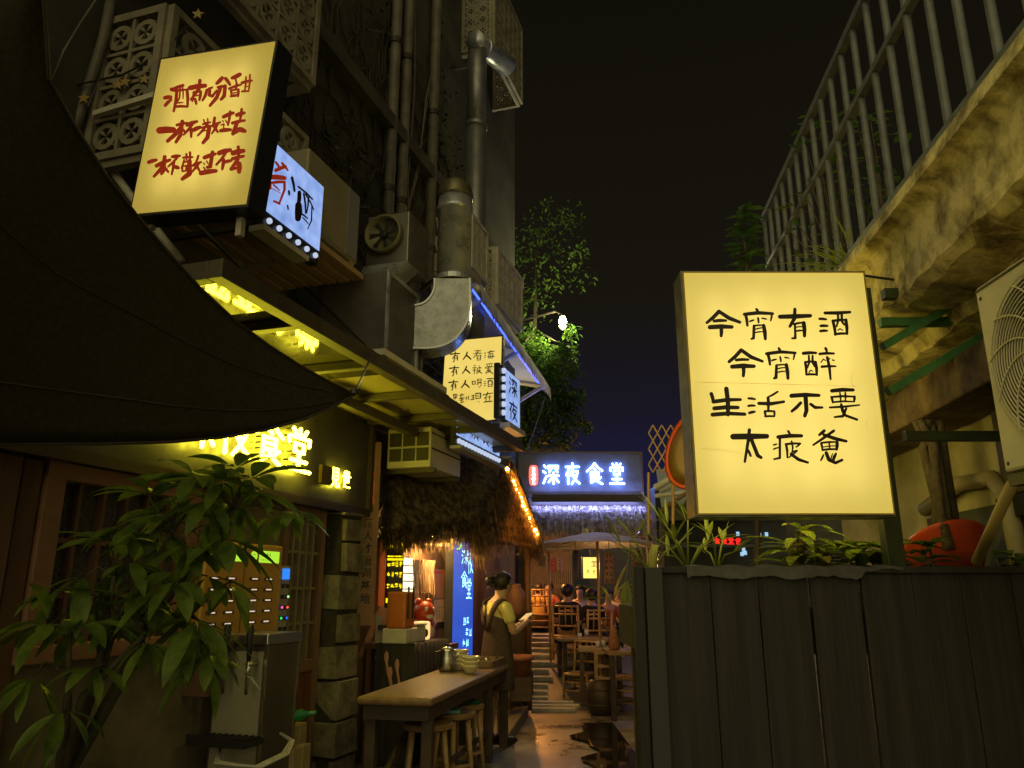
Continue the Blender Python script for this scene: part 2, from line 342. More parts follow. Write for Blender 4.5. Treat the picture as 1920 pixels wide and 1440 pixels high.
SMALLTXT = ';'.join((_you, _sh(_you, -16, 272), _sh(_you, -32, 545), """620,185 745,178 w14;630,215 735,205 w10;590,245 755,230 w14;680,190 650,260 590,320 w16;660,275 665,365 w16;660,275 735,265 w14;735,265 725,360 w18;665,365 725,360 w14;670,305 730,300 w9;668,335 728,330 w9;
810,225 830,230 w20;810,265 825,270 w18;810,320 830,295 w14;870,215 995,190 w20;930,175 900,230 w14;895,240 885,320 w16;895,240 970,235 w14;968,235 960,325 w18;870,295 1005,290 w16;885,325 960,322 w14;925,250 925,310 w12;
600,465 640,475 w14;575,515 650,505 w14;640,510 575,570 w12;610,540 608,630 w18;625,550 645,575 w12;670,520 665,600 650,625 w14;670,520 740,505 w14;740,505 735,530 w12;705,470 705,560 w12;680,565 730,555 w12;730,555 670,620 w12;690,575 760,620 w20;
840,445 965,430 w16;860,460 875,485 w12;900,455 905,480 w12;945,450 930,480 w12;830,500 975,490 w18;830,495 820,525 w14;840,530 950,515 w12;890,500 870,560 825,610 w16;870,555 930,550 w12;930,550 840,625 w16;880,570 970,625 w22;
570,780 575,830 w20;570,775 630,770 w16;630,770 625,825 w18;575,832 628,825 w16;670,735 675,790 w14;670,735 745,728 w14;745,728 740,790 w16;675,762 740,757 w10;675,790 740,788 w12;690,800 650,840 w12;670,810 745,800 740,860 695,895 w14;680,830 690,860 w10;
800,775 835,780 w14;795,815 835,815 w14;800,860 835,845 w14;850,725 985,718 w18;895,730 890,790 w12;930,730 930,785 w12;875,770 880,875 w18;875,768 955,762 w16;955,762 950,870 w22;880,875 950,870 w14;900,835 940,832 w10;
210,1030 215,1085 w16;205,1030 280,1025 w16;280,1025 272,1080 w16;215,1058 275,1055 w10;215,1085 275,1082 w14;245,1030 240,1130 w12;200,1105 270,1100 w12;100,1040 120,1060 w14;90,1085 130,1080 w14;120,1080 110,1140 w14;90,1165 270,1160 w16;
330,1050 415,1020 w14;360,1015 345,1080 w18;380,1030 400,1060 w14;325,1110 420,1095 w20;370,1080 370,1180 w18;330,1140 410,1130 w16;350,1185 410,1170 w20;465,1070 450,1100 470,1135 w16;505,1060 490,1090 510,1125 w18;
560,1050 620,1040 w14;590,1040 590,1125 w18;560,1085 615,1075 w12;545,1130 615,1115 w18;640,1010 640,1115 w16;640,1008 740,1003 w22;735,1005 730,1100 w22;645,1045 730,1040 w9;645,1075 730,1068 w9;645,1110 735,1100 w16;660,1160 650,1175 w8;690,1150 715,1185 w10;
780,1040 965,1000 w20;870,985 850,1060 800,1105 w18;835,1075 835,1165 w18;870,1085 940,1070 w14;905,1050 905,1160 w16;800,1175 955,1160 w22"""))
BLUE_R = "150,355 185,405 w30;150,440 250,400 w45;215,365 275,440 w28;90,510 240,520 w60;90,560 95,630 w30;100,570 240,560 w36;240,560 240,640 185,785 w32;125,590 190,650 w18;110,630 200,680 w10;130,760 190,790 w28"
BLUE_K = "318,515 345,655 w30;285,655 290,695 w26;272,805 278,845 w20;385,610 530,740 w22;395,670 385,800 w46;385,800 380,940 w84;440,680 460,890 w22;490,720 470,880 w20;460,690 545,850 w18;400,880 480,940 w20;430,930 490,1000 w14;525,800 520,960 480,1050 w16"
GL = {
 'shen': "8,12 22,22;2,38 16,46;4,92 22,62;36,14 36,26;36,14 94,14;94,14 92,26;54,24 40,42;74,24 90,42;36,58 96,58;66,44 66,96;62,60 36,88;70,60 96,88",
 'ye': "50,2 54,14;6,18 94,18;30,24 8,56;20,44 20,96;52,26 38,56;48,38 86,38;86,38 74,64 44,96;48,52 70,78 96,94;56,54 66,62",
 'shi': "50,2 30,22 4,38;50,2 72,22 96,36;44,24 56,32;28,42 28,90;28,42 72,42;72,42 72,66;28,54 72,54;28,66 72,66;28,90 50,80;86,66 66,78;46,68 70,86 94,96",
 'tang': "50,2 50,18;24,4 34,16;76,4 66,16;10,22 10,36;10,22 90,22;90,22 88,36;32,36 32,54;32,36 68,36;68,36 68,54;32,54 68,54;50,58 50,94;20,74 80,74;4,94 96,94",
 'jian': "24,2 24,58;24,2 76,2;76,2 76,58;24,20 76,20;24,40 76,40;24,58 76,58;40,58 34,80 8,96;60,58 60,86 66,94 92,92 94,78",
 'shi4': "4,36 96,32;28,8 28,66;52,2 52,66;76,6 74,64;28,64 76,64;28,64 28,94 92,94",
}
def scribble(n=5):                 # a character too small to read in the photo
    out = []
    for i in range(n):
        if rnd.random() < .6: y = rnde(8, 92); out.append(([(rnde(5, 25), y), (rnde(65, 95), y + rnde(-6, 6))], 11))
        else: x = rnde(15, 85); out.append(([(x, rnde(2, 30)), (x + rnde(-12, 12), rnde(60, 98))], 11))
    return out
def put_strokes(mb, ss, fn, ox=0, oy=0, sc=1, scy=None, wk=1):
    scy = scy or sc
    for p, w in ss: mb.stroke([(ox + x * sc, oy + y * scy) for x, y in p], w * (sc + scy) / 2 * wk, fn)
def plane_fn(root, O, N, origin, k):
    """crop coordinates (zoom factor k, crop corner origin) -> the sign's own face"""
    def fn(x, y, off):
        p = hit(origin[0] + x / k, origin[1] + y / k, O, N); return loc(root, p + N * (off if (C0 - O).dot(N) > 0 else -off))
    return fn
def neon_glyph(mb, key, fn, x0, z0, w, h, r):
    for a in GL[key].split(';'):
        q = pts(a); mb.tube([fn(x0 + x / 100 * w, z0 + h - y / 100 * h) for x, y in q], r, 8)
        for x, y in q: mb.ball(fn(x0 + x / 100 * w, z0 + h - y / 100 * h), r, 8, 5)
# ------------------------------------------------------------------ ground
def gh(x, y):
    t = min(1, max(0, (y - 10.9) / 3.6)); return .74 * t * t * (3 - 2 * t)
m = mat('wet_concrete', (.085, .08, .075), (.22, .2, .185), rough=.16, scale=1.3, bump=.16, lo=.36, hi=.6, rough2=.62, detail=9, bdist=.03)
mb = MB(); xs = [-300, -60, -12] + [-4 + .25 * i for i in range(41)] + [12, 60, 300]; ys = [-300, -60, -8] + [-2 + .3 * i for i in range(75)] + [24, 40, 90, 300]
for y in ys:
    for x in xs:
        mb.v.append((x, y, gh(x, y) + (.012 * math.sin(2.1 * x + 1.3 * y) * math.sin(1.7 * y) if abs(x) < 6 and -2 < y < 20 else 0)))
n = len(xs)
for j in range(len(ys) - 1):
    for i in range(n - 1): mb.f.append((j * n + i, j * n + i + 1, (j + 1) * n + i + 1, (j + 1) * n + i))
tag(mb.build('ground', m, smooth=True), 'dark wet concrete alley floor', kind='structure')
# wet patch along the right side of the alley
mb = MB(); q = []
for i in range(90):
    y = 6.0 + i * .04; w = .2 + .09 * math.sin(i * .21) + .04 * math.sin(i * .47 + 1)
    q.append((.93 - max(.03, w), 1.16, y))
for a, b, y in q:
    mb.v += [(a, y, .022), (b, y, .022)]
for i in range(89): mb.f.append((2 * i, 2 * i + 1, 2 * i + 3, 2 * i + 2))
tag(mb.build('puddle', mat('water_film', (.01, .009, .008), rough=.04, spec=.6)), 'dark wet puddle creeping out from under the black fence', kind='structure')
# raised paving under the left facade
mb = MB(); a = [Wp(2, -.02, 0), Wp(11.4, -.02, 0), (.2, 10.2, 0), (-.06, 8.05, 0), (.02, 7.9, 0), (.03, 6.55, 0), (-.3, 5.6, 0), (-.9, 3, 0)]
mb.prism(list(reversed([V((p[0], p[1], 0)) for p in a])), (0, 0, -.05), (0, 0, .12))
tag(mb.build('pavement', mat('step_stone', (.10, .09, .07), (.2, .18, .14), rough=.7, scale=5, bump=.4), bevel=.012), 'raised stone pavement along the left shop', kind='structure')
# pale slabs of the sloping path
sl = mat('pale_slab', (.3, .29, .27), (.48, .46, .43), rough=.7, scale=8, bump=.3)
for i in range(14):
    y = 10.55 + i * .27; w = .30 + rnde(-.05, .14) + (.25 if i < 3 else 0); x0 = .2 + .012 * i + (.05 if i < 2 else 0); z = gh(.5, y)
    mb = MB(); mb.box(-w / 2, w / 2, -.04, .04, -.04, .035)
    o = mb.build('paving_slab', sl, bevel=.008); o.location = (x0 + w / 2, y, z + .012); o.rotation_euler = (R(10), 0, rnde(-.05, .05))
    tag(o, 'pale stone slab laid across the sloping alley path', 'paving slab', 'stone slabs climbing the alley')

# ------------------------------------------------------------------ left shop building
B = thing('shop_building', 'dark plastered shop building on the left with creepers and pipes above', 'building', W0, WA)
Bz = WA
mb = MB(); mb.box(-3, 3.86, 0, .3, 0, 2.95); mb.box(3.86, 4.95, 0, .3, 0, 1.25); mb.box(3.86, 4.95, 0, .3, 2.1, 2.95); mb.box(4.95, 5.9, 0, .3, 0, 2.95)  # near stretch out of view is added to shade the foreground plant
mb.box(5.9, 6.46, 0, .3, 2.12, 2.95); mb.box(6.46, 7.1, 0, .3, 0, 2.95)
mb.build('wall', mat('lower_wall', (.10, .085, .055), (.2, .17, .11), rough=.9, scale=3, bump=.3), B)
mb = MB(); mb.box(7.1, 11.6, 0, .3, 0, 2.95)
mb.build('timber_wall', mat('hut_wood', (.07, .035, .018), (.15, .08, .04), rough=.7, scale=5, stretch=(1, 1, .12), bump=.3), B)
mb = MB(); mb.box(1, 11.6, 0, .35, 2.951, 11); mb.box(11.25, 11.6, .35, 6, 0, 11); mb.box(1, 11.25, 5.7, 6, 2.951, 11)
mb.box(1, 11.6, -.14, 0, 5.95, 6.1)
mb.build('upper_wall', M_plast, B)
mb = MB(); mb.box(2.6, 6.97, -.12, -.001, 2.14, 2.93)
fs = mb.build('fascia_board', mat('fascia_paint', (.05, .045, .05), (.075, .068, .07), rough=.35, scale=6), B, bevel=.006)
mb = MB(); mb.box(2.6, 6.97, -.15, -.121, 2.10, 2.16); mb.box(6.93, 6.985, -.16, -.121, 2.16, 2.93)
mb.build('fascia_trim', M_dwood, B)
# shop window
mb = MB()
for a in ((3.86, 3.97, 1.2, 2.12), (4.86, 4.95, 1.2, 2.12)): mb.box(a[0], a[1], -.07, .1, a[2], a[3])
mb.box(3.86, 4.95, -.075, .1, 2.02, 2.105); mb.box(3.84, 4.97, -.09, .1, 1.17, 1.25)
wf = mb.build('window', mat('window_wood', (.22, .11, .06), (.32, .18, .1), rough=.5, scale=6, stretch=(.2, 1, 1), bump=.2), B, bevel=.006)
mb = MB()
for i in range(5): mb.box(4.09 + i * .155, 4.112 + i * .155, -.03, .06, 1.25, 2.02)
mb.box(3.97, 4.86, -.025, .05, 1.72, 1.745); mb.box(3.97, 4.86, -.025, .05, 1.46, 1.485)
mb.build('mullion', M_wood, wf)
mb = MB(); mb.box(3.97, 4.86, .02, .035, 1.25, 2.02)
mb.build('pane', mat('rain_glass', (.03, .03, .04), (.10, .10, .12), rough=.12, scale=60, bump=.9, spec=.9), wf)
# old door at the far left
mb = MB(); mb.box(2.3, 3.05, -.05, -.001, .2, 1.75); mb.box(2.4, 2.95, -.075, -.05, .9, 1.62); mb.box(3.55, 3.72, -.07, -.001, .1, 2.1); mb.box(3.74, 3.85, -.05, -.001, .1, 2.1)
mb.build('door', M_wood, B, bevel=.008)
# lattice door
mb = MB(); mb.box(5.9, 5.96, -.04, .1, .1, 2.12); mb.box(6.40, 6.46, -.04, .1, .1, 2.12); mb.box(5.96, 6.40, -.035, .1, 2.02, 2.12); mb.box(5.96, 6.40, -.035, .1, .12, .22); mb.box(5.96, 6.40, -.035, .1, .92, 1.0)
dr = mb.build('lattice_door', mat('door_wood', (.15, .085, .05), (.26, .16, .1), rough=.5, scale=6, stretch=(1, 1, .1), bump=.2), B, bevel=.005)
mb = MB()
for i in range(4): mb.box(6.035 + i * .09, 6.06 + i * .09, -.02, .05, 1.0, 2.02)
for z in (1.25, 1.5, 1.76): mb.box(5.96, 6.40, -.012, .04, z, z + .022)
mb.build('slat', mat('door_slat', (.2, .16, .11), (.3, .25, .17), rough=.5, scale=5), dr)
mb = MB(); mb.box(5.96, 6.40, .055, .07, 1.0, 2.02); mb.build('pane', mat('dark_glass', (.035, .022, .012), rough=.1, spec=.8), dr)
mb = MB(); mb.box(5.96, 6.40, -.015, .06, .22, .92)
for i in range(5): mb.box(5.965 + i * .087, 6.04 + i * .087, -.028, -.015, .24, .90)
mb.build('kick_panel', mat('red_panel_wood', (.13, .045, .02), (.2, .08, .035), rough=.5, scale=7, stretch=(1, 1, .1)), dr)
# stone pillar
z = .1; mb = MB(); mo = MB(); mo.box(6.5, 6.82, -.15, -.001, .1, 2.1)
while z < 2.08:
    h = min(rnde(.16, .30), 2.1 - z); a = rnde(-.03, .03); mb.box(6.50 + a, 6.82 + a * .5, -.19 + rnde(-.02, .02), -.001, z, z + h); z += h + rnde(.015, .045)
mb.v = [(x + rnde(-.012, .012), y + (rnde(-.012, .012) if y < -.1 else 0), z + rnde(-.01, .01)) for x, y, z in mb.v]
pl = mb.build('pillar', M_stone, B, bevel=.01)
mo.build('mortar', mat('dark_mortar', (.03, .026, .02), (.05, .045, .035), rough=.95, scale=20, bump=.5), pl)

# drain pipes, cables
def pipe(name, s, o, z0, z1, r, label, m=M_pipe, cat='pipe'):
    t = thing(name, label, cat, Wp(s, o, z0), WA)
    mb = MB(); mb.tube([(0, 0, 0), (0, 0, z1 - z0)], r, 12); mb.build('pipe', m, t, smooth=True)
    mb = MB()
    z = .4
    while z < z1 - z0:
        mb.lathe([(r * 1.25, z - .03), (r * 1.25, z + .03)], 12); mb.box(-.02, .02, 0, o, z - .012, z + .012); z += 1.7
    mb.build('bracket', M_iron, t); return t
pipe('drain_pipe', 7.15, .09, 3.2, 10.6, .055, 'left of the two brown drain pipes running side by side up the wall')
pipe('drain_pipe', 7.42, .09, 3.2, 10.6, .055, 'right of the two brown drain pipes running side by side up the wall')
pipe('drain_pipe', 8.15, .09, 4.7, 10.6, .06, 'drain pipe between the pair of pipes and the steel flue')
# dead creeper on the upper wall
mb = MB()
for k in range(110):
    s, z = rnde(5.2, 8.9), rnde(3.6, 6.5); q = []; a = rnde(.9, 2.2)
    for i in range(rnd.randint(6, 12)):
        q.append((s, -.02 - rnde(0, .03), z)); s += .16 * math.cos(a) + rnde(-.04, .04); z += .17 * math.sin(a) + rnde(-.03, .03); a += rnde(-.6, .6)
        if z > 9 or s > 11 or s < 4.9: break
    if len(q) > 2: mb.tube(q, rnde(.004, .012), 4)
for k in range(3600):
    s, z = rnde(5.2, 11.4), 3.6 + abs(rnd.gauss(0, 2.6))
    if s > 9.3: continue
    if math.sin(s * 3.1) + math.sin(z * 1.7 + s) < .3: continue
    mb.leaf((s, -.03, z), (rnde(-1, 1), -.7, rnde(-1, .3)), (0, -1, .3), rnde(.05, .1), rnde(.03, .06), .4, 2)
o = mb.build('creeper', mat('dead_creeper', (.03, .025, .015), (.06, .05, .03), rough=.9, scale=10)); o.location = W0; o.rotation_euler = (0, 0, WA)
tag(o, 'dry leafless creeper spreading over the upper wall around the pipes', 'creeper')

# ------------------------------------------------------------------ canopy over the shop front
T = thing('canopy', 'long flat canopy of amber sheets on brown steel beams over the shop front', 'canopy', W0, WA)
Z0 = 2.87
mb = MB(); mb.box(3.72, 8.50, -1.06, -.98, Z0, Z0 + .09); mb.build('front_beam', M_beam, T, bevel=.004)
mb = MB(); mb.box(3.72, 3.79, -.979, 0, Z0, Z0 + .088); mb.build('end_beam', M_beam, T, bevel=.004)
mb = MB(); mb.box(8.42, 8.499, -.979, 0, Z0, Z0 + .088); mb.build('end_beam', M_beam, T, bevel=.004)
for px, py in ((563, 603), (697, 683), (793, 738), (863, 780), (907, 810)):
    s = WP(px, py, 1.0)[0]
    mb = MB(); mb.box(s - .03, s + .03, -.979, -.15, Z0 + .004, Z0 + .055); mb.build('cross_beam', M_beam, T, bevel=.003)
mb = MB(); mb.box(5.6, 8.41, -.5, -.43, Z0 - .07, Z0 + .003); mb.build('long_beam', M_beam, T, bevel=.003)
mb = MB(); mb.box(5.62, 8.418, -.978, -.02, Z0 + .06, Z0 + .072)
mb.build('roof_sheet', mat('amber_sheet', (.5, .44, .2), (.6, .53, .27), rough=.2, scale=1.5, spec=.8, coat=.5, trans=.25), T)
mb = MB(); mb.box(3.792, 5.618, -.978, -.02, Z0 + .060, Z0 + .072)
mb.build('glossy_sheet', mat('glossy_sheet', (.09, .08, .03), rough=.012, spec=1.0, coat=1), T)
mb = MB()
for s in (4.2, 5.6, 7.0, 8.3): mb.tube([(s, -.98, Z0 + .09), (s, -.02, Z0 + 1.0)], .012, 6)
mb.build('tie_rod', M_iron, T)

# ------------------------------------------------------------------ yellow neon name on the fascia
T = thing('neon_sign', 'yellow neon shop name glowing on the dark fascia under the canopy', 'neon sign', Wp(5.2, .13, 2.2), WA)
def fnw(s, z): return loc(T, Wp(s, .19, z))
sA0, sA1 = WP(478, 830, .19)[0], WP(530, 840, .19)[0]; sB0, sB1 = WP(536, 850, .19)[0], WP(584, 850, .19)[0]
zt, zb = WP(560, 802, .19)[1], WP(560, 887, .19)[1]
wd = sB1 - sB0; pit = sB0 - sA0
for i, k in enumerate(('tang', 'shi', 'ye', 'shen')):
    mb = MB(); neon_glyph(mb, k, fnw, sB0 - i * pit, zb, wd, zt - zb, .0138)
    c = mb.build('letter', M_neony, T, smooth=True)
    mb = MB()
    for a in GL[k].split(';'):
        q = pts(a)
        for x, y in q[:1]: p = fnw(sB0 - i * pit + x / 100 * wd, zt - y / 100 * (zt - zb)); mb.beam(p, p + V((0, .06, 0)), .01, .01)
    mb.build('standoff', M_iron, c)
for k, a, b in (('jian', (622, 912), (640, 880)), ('shi4', (643, 913), (660, 885))):
    mb = MB(); s0, z0 = WP(*a, .17); s1, z1 = WP(*b, .17)
    neon_glyph(mb, k, lambda s, z: loc(T, Wp(s, .16, z)), s0, z0, s1 - s0, z1 - z0, .0065); mb.build('letter', M_neony, T, smooth=True)
mb = MB(); s0 = WP(598, 895, .14)[0]; s1 = WP(618, 895, .14)[0]; z0 = WP(608, 908, .14)[1]; p = loc(T, Wp(s0, .13, z0)); mb.box(p.x, p.x + s1 - s0, -.035, -.004, p.z, p.z + .14)
mb.build('unlit_letter_box', mat('rust_box', (.08, .05, .015), (.11, .07, .02), rough=.6, scale=9), T)

# ------------------------------------------------------------------ cages of pierced panels
M_cage = mat('cream_lattice', (.19, .17, .115), (.30, .27, .19), rough=.6, scale=6)
def lattice(mb, O, ax, az, w, h, n, k):
    """frame + cells of rings with petals; ax, az unit vectors, ay normal"""
    ay = ax.cross(az); t = .022; O = V(O)
    def bar(u0, u1, v0, v1, th=t):
        vs = [O + ax * u + az * v + ay * q for q in (-th / 2, th / 2) for u, v in ((u0, v0), (u1, v0), (u1, v1), (u0, v1))]
        mb.add(vs, [(3, 2, 1, 0), (4, 5, 6, 7), (0, 1, 5, 4), (1, 2, 6, 5), (2, 3, 7, 6), (3, 0, 4, 7)])
    f = .045
    bar(0, w, 0, f, .04); bar(0, w, h - f, h, .04); bar(0, f, f, h - f, .04); bar(w - f, w, f, h - f, .04)
    cw, ch = (w - 2 * f) / n, (h - 2 * f) / k
    for i in range(1, n): bar(f + i * cw - .01, f + i * cw + .01, f, h - f)
    for j in range(1, k): bar(f, w - f, f + j * ch - .01, f + j * ch + .01, t * .9)
    for i in range(n):
        for j in range(k):
            c = O + ax * (f + (i + .5) * cw) + az * (f + (j + .5) * ch); r = min(cw, ch) * .47
            mb.ring(c, r * .62, r, ax, az, ay, t * .8)
            for a in range(4):
                d = ax * math.cos(a * 1.5708 + .785) + az * math.sin(a * 1.5708 + .785); e2 = ay.cross(d)
                p0, p1 = c + d * r * .05, c + d * r * 1.15
                mb.prism([p0, (p0 + p1) / 2 + e2 * r * .16, p1, (p0 + p1) / 2 - e2 * r * .16], ay * (-t * .3), ay * (t * .3))
def cage(s0, s1, z0, z1, o, label, n, k, m=M_cage):
    t = thing('air_conditioner_cage', label, 'cage', Wp(s0, 0, z0), WA, 'pierced cages around air conditioners on the upper wall')
    X, Y, Z = V((1, 0, 0)), V((0, 1, 0)), V((0, 0, 1)); w, h = s1 - s0, z1 - z0
    mb = MB(); lattice(mb, (0, -o, 0), X, Z, w, h, n, k); mb.build('front_panel', m, t)
    ne = max(2, round(n * o / w))
    mb = MB(); lattice(mb, (0, 0, 0), -Y, Z, o - .02, h, ne, k); mb.build('side_panel', m, t)
    mb = MB(); lattice(mb, (w, 0, 0), -Y, Z, o - .02, h, ne, k); mb.build('side_panel', m, t)
    mb = MB(); mb.box(0, w, -o + .02, -o + .07, -.04, -.001); mb.box(0, .05, -o + .07, 0, -.04, -.001); mb.box(w - .05, w, -o + .07, 0, -.04, -.001)
    mb.build('bottom_frame', m, t); return t
OC = .45
cage((WP(340, 25, OC)[0] + WP(265, 270, OC)[0]) / 2, WP(577, 240, OC)[0], WP(265, 270, OC)[1], WP(340, 25, OC)[1], OC, 'pierced cage behind the leaning red-lettered lightbox', 4, 4)
cage(WP(587, 163, OC)[0] - 1.6, WP(587, 163, OC)[0], WP(587, 163, OC)[1], WP(587, 163, OC)[1] + 1.2, OC, 'large pierced cage at the top edge above the lightboxes', 7, 5)
cage(WP(883, 470, OC)[0], WP(913, 470, OC)[0], WP(900, 520, OC)[1], WP(900, 420, OC)[1], OC, 'narrow pierced cage beside the silver duct', 3, 4, mat('lit_lattice', (.40, .37, .28), (.55, .5, .4), rough=.6, scale=6))  # lighter copy of the cage colour, standing in for light on these two
cage(WP(931, 560, OC)[0], WP(978, 560, OC)[0], WP(978, 620, OC)[1], WP(978, 522, OC)[1], OC, 'pierced cage above the blue-lit awning at the building end', 5, 4, MATS['lit_lattice'])
cage(WP(925, 130, OC)[0], WP(978, 100, OC)[0], WP(978, 195, OC)[1], WP(978, 195, OC)[1] + 1.3, OC, 'highest pierced cage next to the flue outlet', 6, 7)

# ------------------------------------------------------------------ lightboxes on the left
def lightbox(root, x0, x1, z0, z1, d, face, cab, inset=.02):
    mb = MB(); mb.box(x0, x1, 0, d, z0, z1); mb.build('cabinet', cab, root, bevel=.006)
    mb = MB(); mb.box(x0 + inset, x1 - inset, -.006, -.0005, z0 + inset, z1 - inset); return mb.build('lit_face', face, root)
# red-lettered, projecting, rolled a few degrees
s = 3.68; o = (WS(382, 245, s)); cx, cz = o
c = Wp(s, cx, cz)
T = thing('lightbox_sign', 'leaning yellow lightbox with three lines of red brush writing above the canopy', 'lightbox', c, WA - R(90))
def rl(px, py): p = loc(T, hit(px, py, c, WD)); return p
q = [rl(303, 112), rl(517, 78), rl(462, 383), rl(245, 402)]
mb = MB(); ctr = sum(q, V()) / 4
q2 = [ctr + (p - ctr) * 1.03 for p in q]
mb.prism([V((p.x, .115, p.z)) for p in reversed(q2)], (0, 0, 0), (0, .012, 0))
for i in range(4):
    a_, b_ = q2[i], q2[(i + 1) % 4]; c_, d_ = q[i], q[(i + 1) % 4]
    mb.prism([V((a_.x, 0, a_.z)), V((b_.x, 0, b_.z)), V((d_.x, 0, d_.z)), V((c_.x, 0, c_.z))], (0, .001, 0), (0, .1149, 0))
mb.build('cabinet', M_black, T)
mb = MB(); mb.add([V((p.x, -.002, p.z)) for p in reversed(q)], [(0, 1, 2, 3)]); mb.build('lit_face', backlit('red_sign_acrylic', (.37, .265, .04), 1, (.87, .69, .21)), T)
mb = MB()
for k_ in (.25, .5, .75): a_, b_ = q[0].lerp(q[1], k_), q[3].lerp(q[2], k_); d_ = (b_ - a_) * .1; mb.tube([V((a_.x, .08, a_.z)) + d_, V((b_.x, .08, b_.z)) - d_], .012, 8)
mb.build('tube_lamp', glow('tube_lamp', (1, .93, .75), 3.0), T, smooth=True)
mb = MB(); fn = plane_fn(T, c - WD * .0055, WD, (290, 120), 6.0); put_strokes(mb, strokes(REDTXT), fn, wk=1.45); mb.build('lettering', M_redink, T)
mb = MB(); mb.beam(q[3] + V((.05, .1, -.02)), q[3] + V((-.5, .1, -.1)), .03, .03); mb.beam(q[0] + V((.1, .1, -.1)), q[0] + V((-.5, .1, -.15)), .03, .03)
mb.beam(q[2] + V((-.1, .1, 0)), V((q[2].x - .1, .1, 3.09 - cz)), .03, .03); mb.build('bracket', M_white, T)
# blue-white wine sign with bulbs
ob = .78; 
def bl(px, py): return V(WP(px, py, ob) + (0,))
k = [WP(510, 265, ob), WP(606, 350, ob), WP(600, 468, ob), WP(490, 395, ob)]
s0, s1, z1, z0 = k[0][0] - .02, k[1][0], (k[0][1] + k[1][1]) / 2, (k[2][1] + k[3][1]) / 2
T = thing('wine_sign', 'blue-white lit wine sign with red and black characters and a row of bulbs', 'lit sign', Wp(s0, ob, z0), WA)
w, h = s1 - s0, z1 - z0
mb = MB(); mb.box(-.015, w + .015, 0, .07, -.1, h + .015); mb.build('cabinet', M_black, T, bevel=.02)
mb = MB(); mb.box(0, w, -.006, -.0005, 0, h); mb.build('lit_face', M_blueface, T, bevel=.03)
O = Wp(s0, ob + .0075, z0)
mb = MB(); fn = plane_fn(T, O, WN, (490, 240), 5.54); put_strokes(mb, strokes(BLUE_R), fn); mb.build('lettering', M_redink, T)
mb = MB(); put_strokes(mb, strokes(BLUE_K), fn); mb.build('lettering', M_ink, T)
for i in range(6):
    mb = MB(); mb.ball(((i + .5) * w / 6, -.01, -.05), .018, 8, 6); mb.build('bulb', M_bulb, T, smooth=True)
mb = MB(); mb.box(-.02, w * .75, -.03, .07, -.135, -.101); mb.build('ledge', M_white, T)
mb = MB(); mb.beam((.02, .07, -.08), (.02, ob, -.08), .03, .03); mb.beam((w - .02, .07, h * .7), (w - .02, ob, h * .7), .03, .03); mb.build('bracket', M_iron, T)
# air conditioner casing behind it
T = thing('air_conditioner', 'beige air conditioner casing beside the blue-white wine sign', 'air conditioner', Wp(4.86, 0, 3.74), WA)
mb = MB(); mb.box(0, .69, -.7, -.3, 0, .54); mb.build('casing', mat('ac_beige', (.22, .19, .12), (.28, .24, .16), rough=.5, scale=3), T, bevel=.015)
mb = MB(); mb.box(.52, .66, -.707, -.70, .02, .52); mb.box(.02, .50, -.704, -.70, .02, .03); mb.build('side_panel', mat('ac_grey', (.2, .2, .23), rough=.4), T)
mb = MB()
for i in range(7): mb.box(-.35, .75, -.72 + i * .11, -.64 + i * .11, -.09, -.05)
mb.box(-.3, -.26, -.7, 0, -.05, -.001); mb.box(.6, .64, -.7, 0, -.05, -.001)
mb.build('slatted_shelf', M_woodl, T)
# small yellow lightbox
c = P(890, 708, 7.55); yaw = R(-6)
T = thing('lightbox_sign', 'small warm lightbox with four lines of black writing behind the canopy edge', 'lightbox', c, yaw)
N2 = V((math.sin(yaw), -math.cos(yaw), 0))
def sl_(px, py): return loc(T, hit(px, py, c, N2))
q = [sl_(836, 641), sl_(941, 631), sl_(936, 785), sl_(826, 800)]
mb = MB(); ctr = sum(q, V()) / 4; q2 = [ctr + V(((p - ctr).x * 1.06, 0, (p - ctr).z * 1.04)) for p in q]
mb.prism([V((p.x, .002, p.z)) for p in reversed(q2)], (0, 0, 0), (0, .14, 0)); mb.build('cabinet', M_iron, T, bevel=.004)
mb = MB(); mb.prism([V((p.x, 0, p.z)) for p in reversed(q)], (0, -.004, 0), (0, .001, 0)); mb.build('lit_face', M_face_sm, T)
mb = MB(); fn = plane_fn(T, c + N2 * .0055, N2, (830, 640), 10.28); put_strokes(mb, strokes(SMALLTXT), fn, wk=1.15); mb.build('lettering', M_ink, T)
mb = MB(); mb.beam((-.05, .1, .4), (-.95, .25, .4), .03, .03); mb.beam((-.05, .1, -.3), (-.95, .25, -.3), .03, .03); mb.build('bracket', M_iron, T)
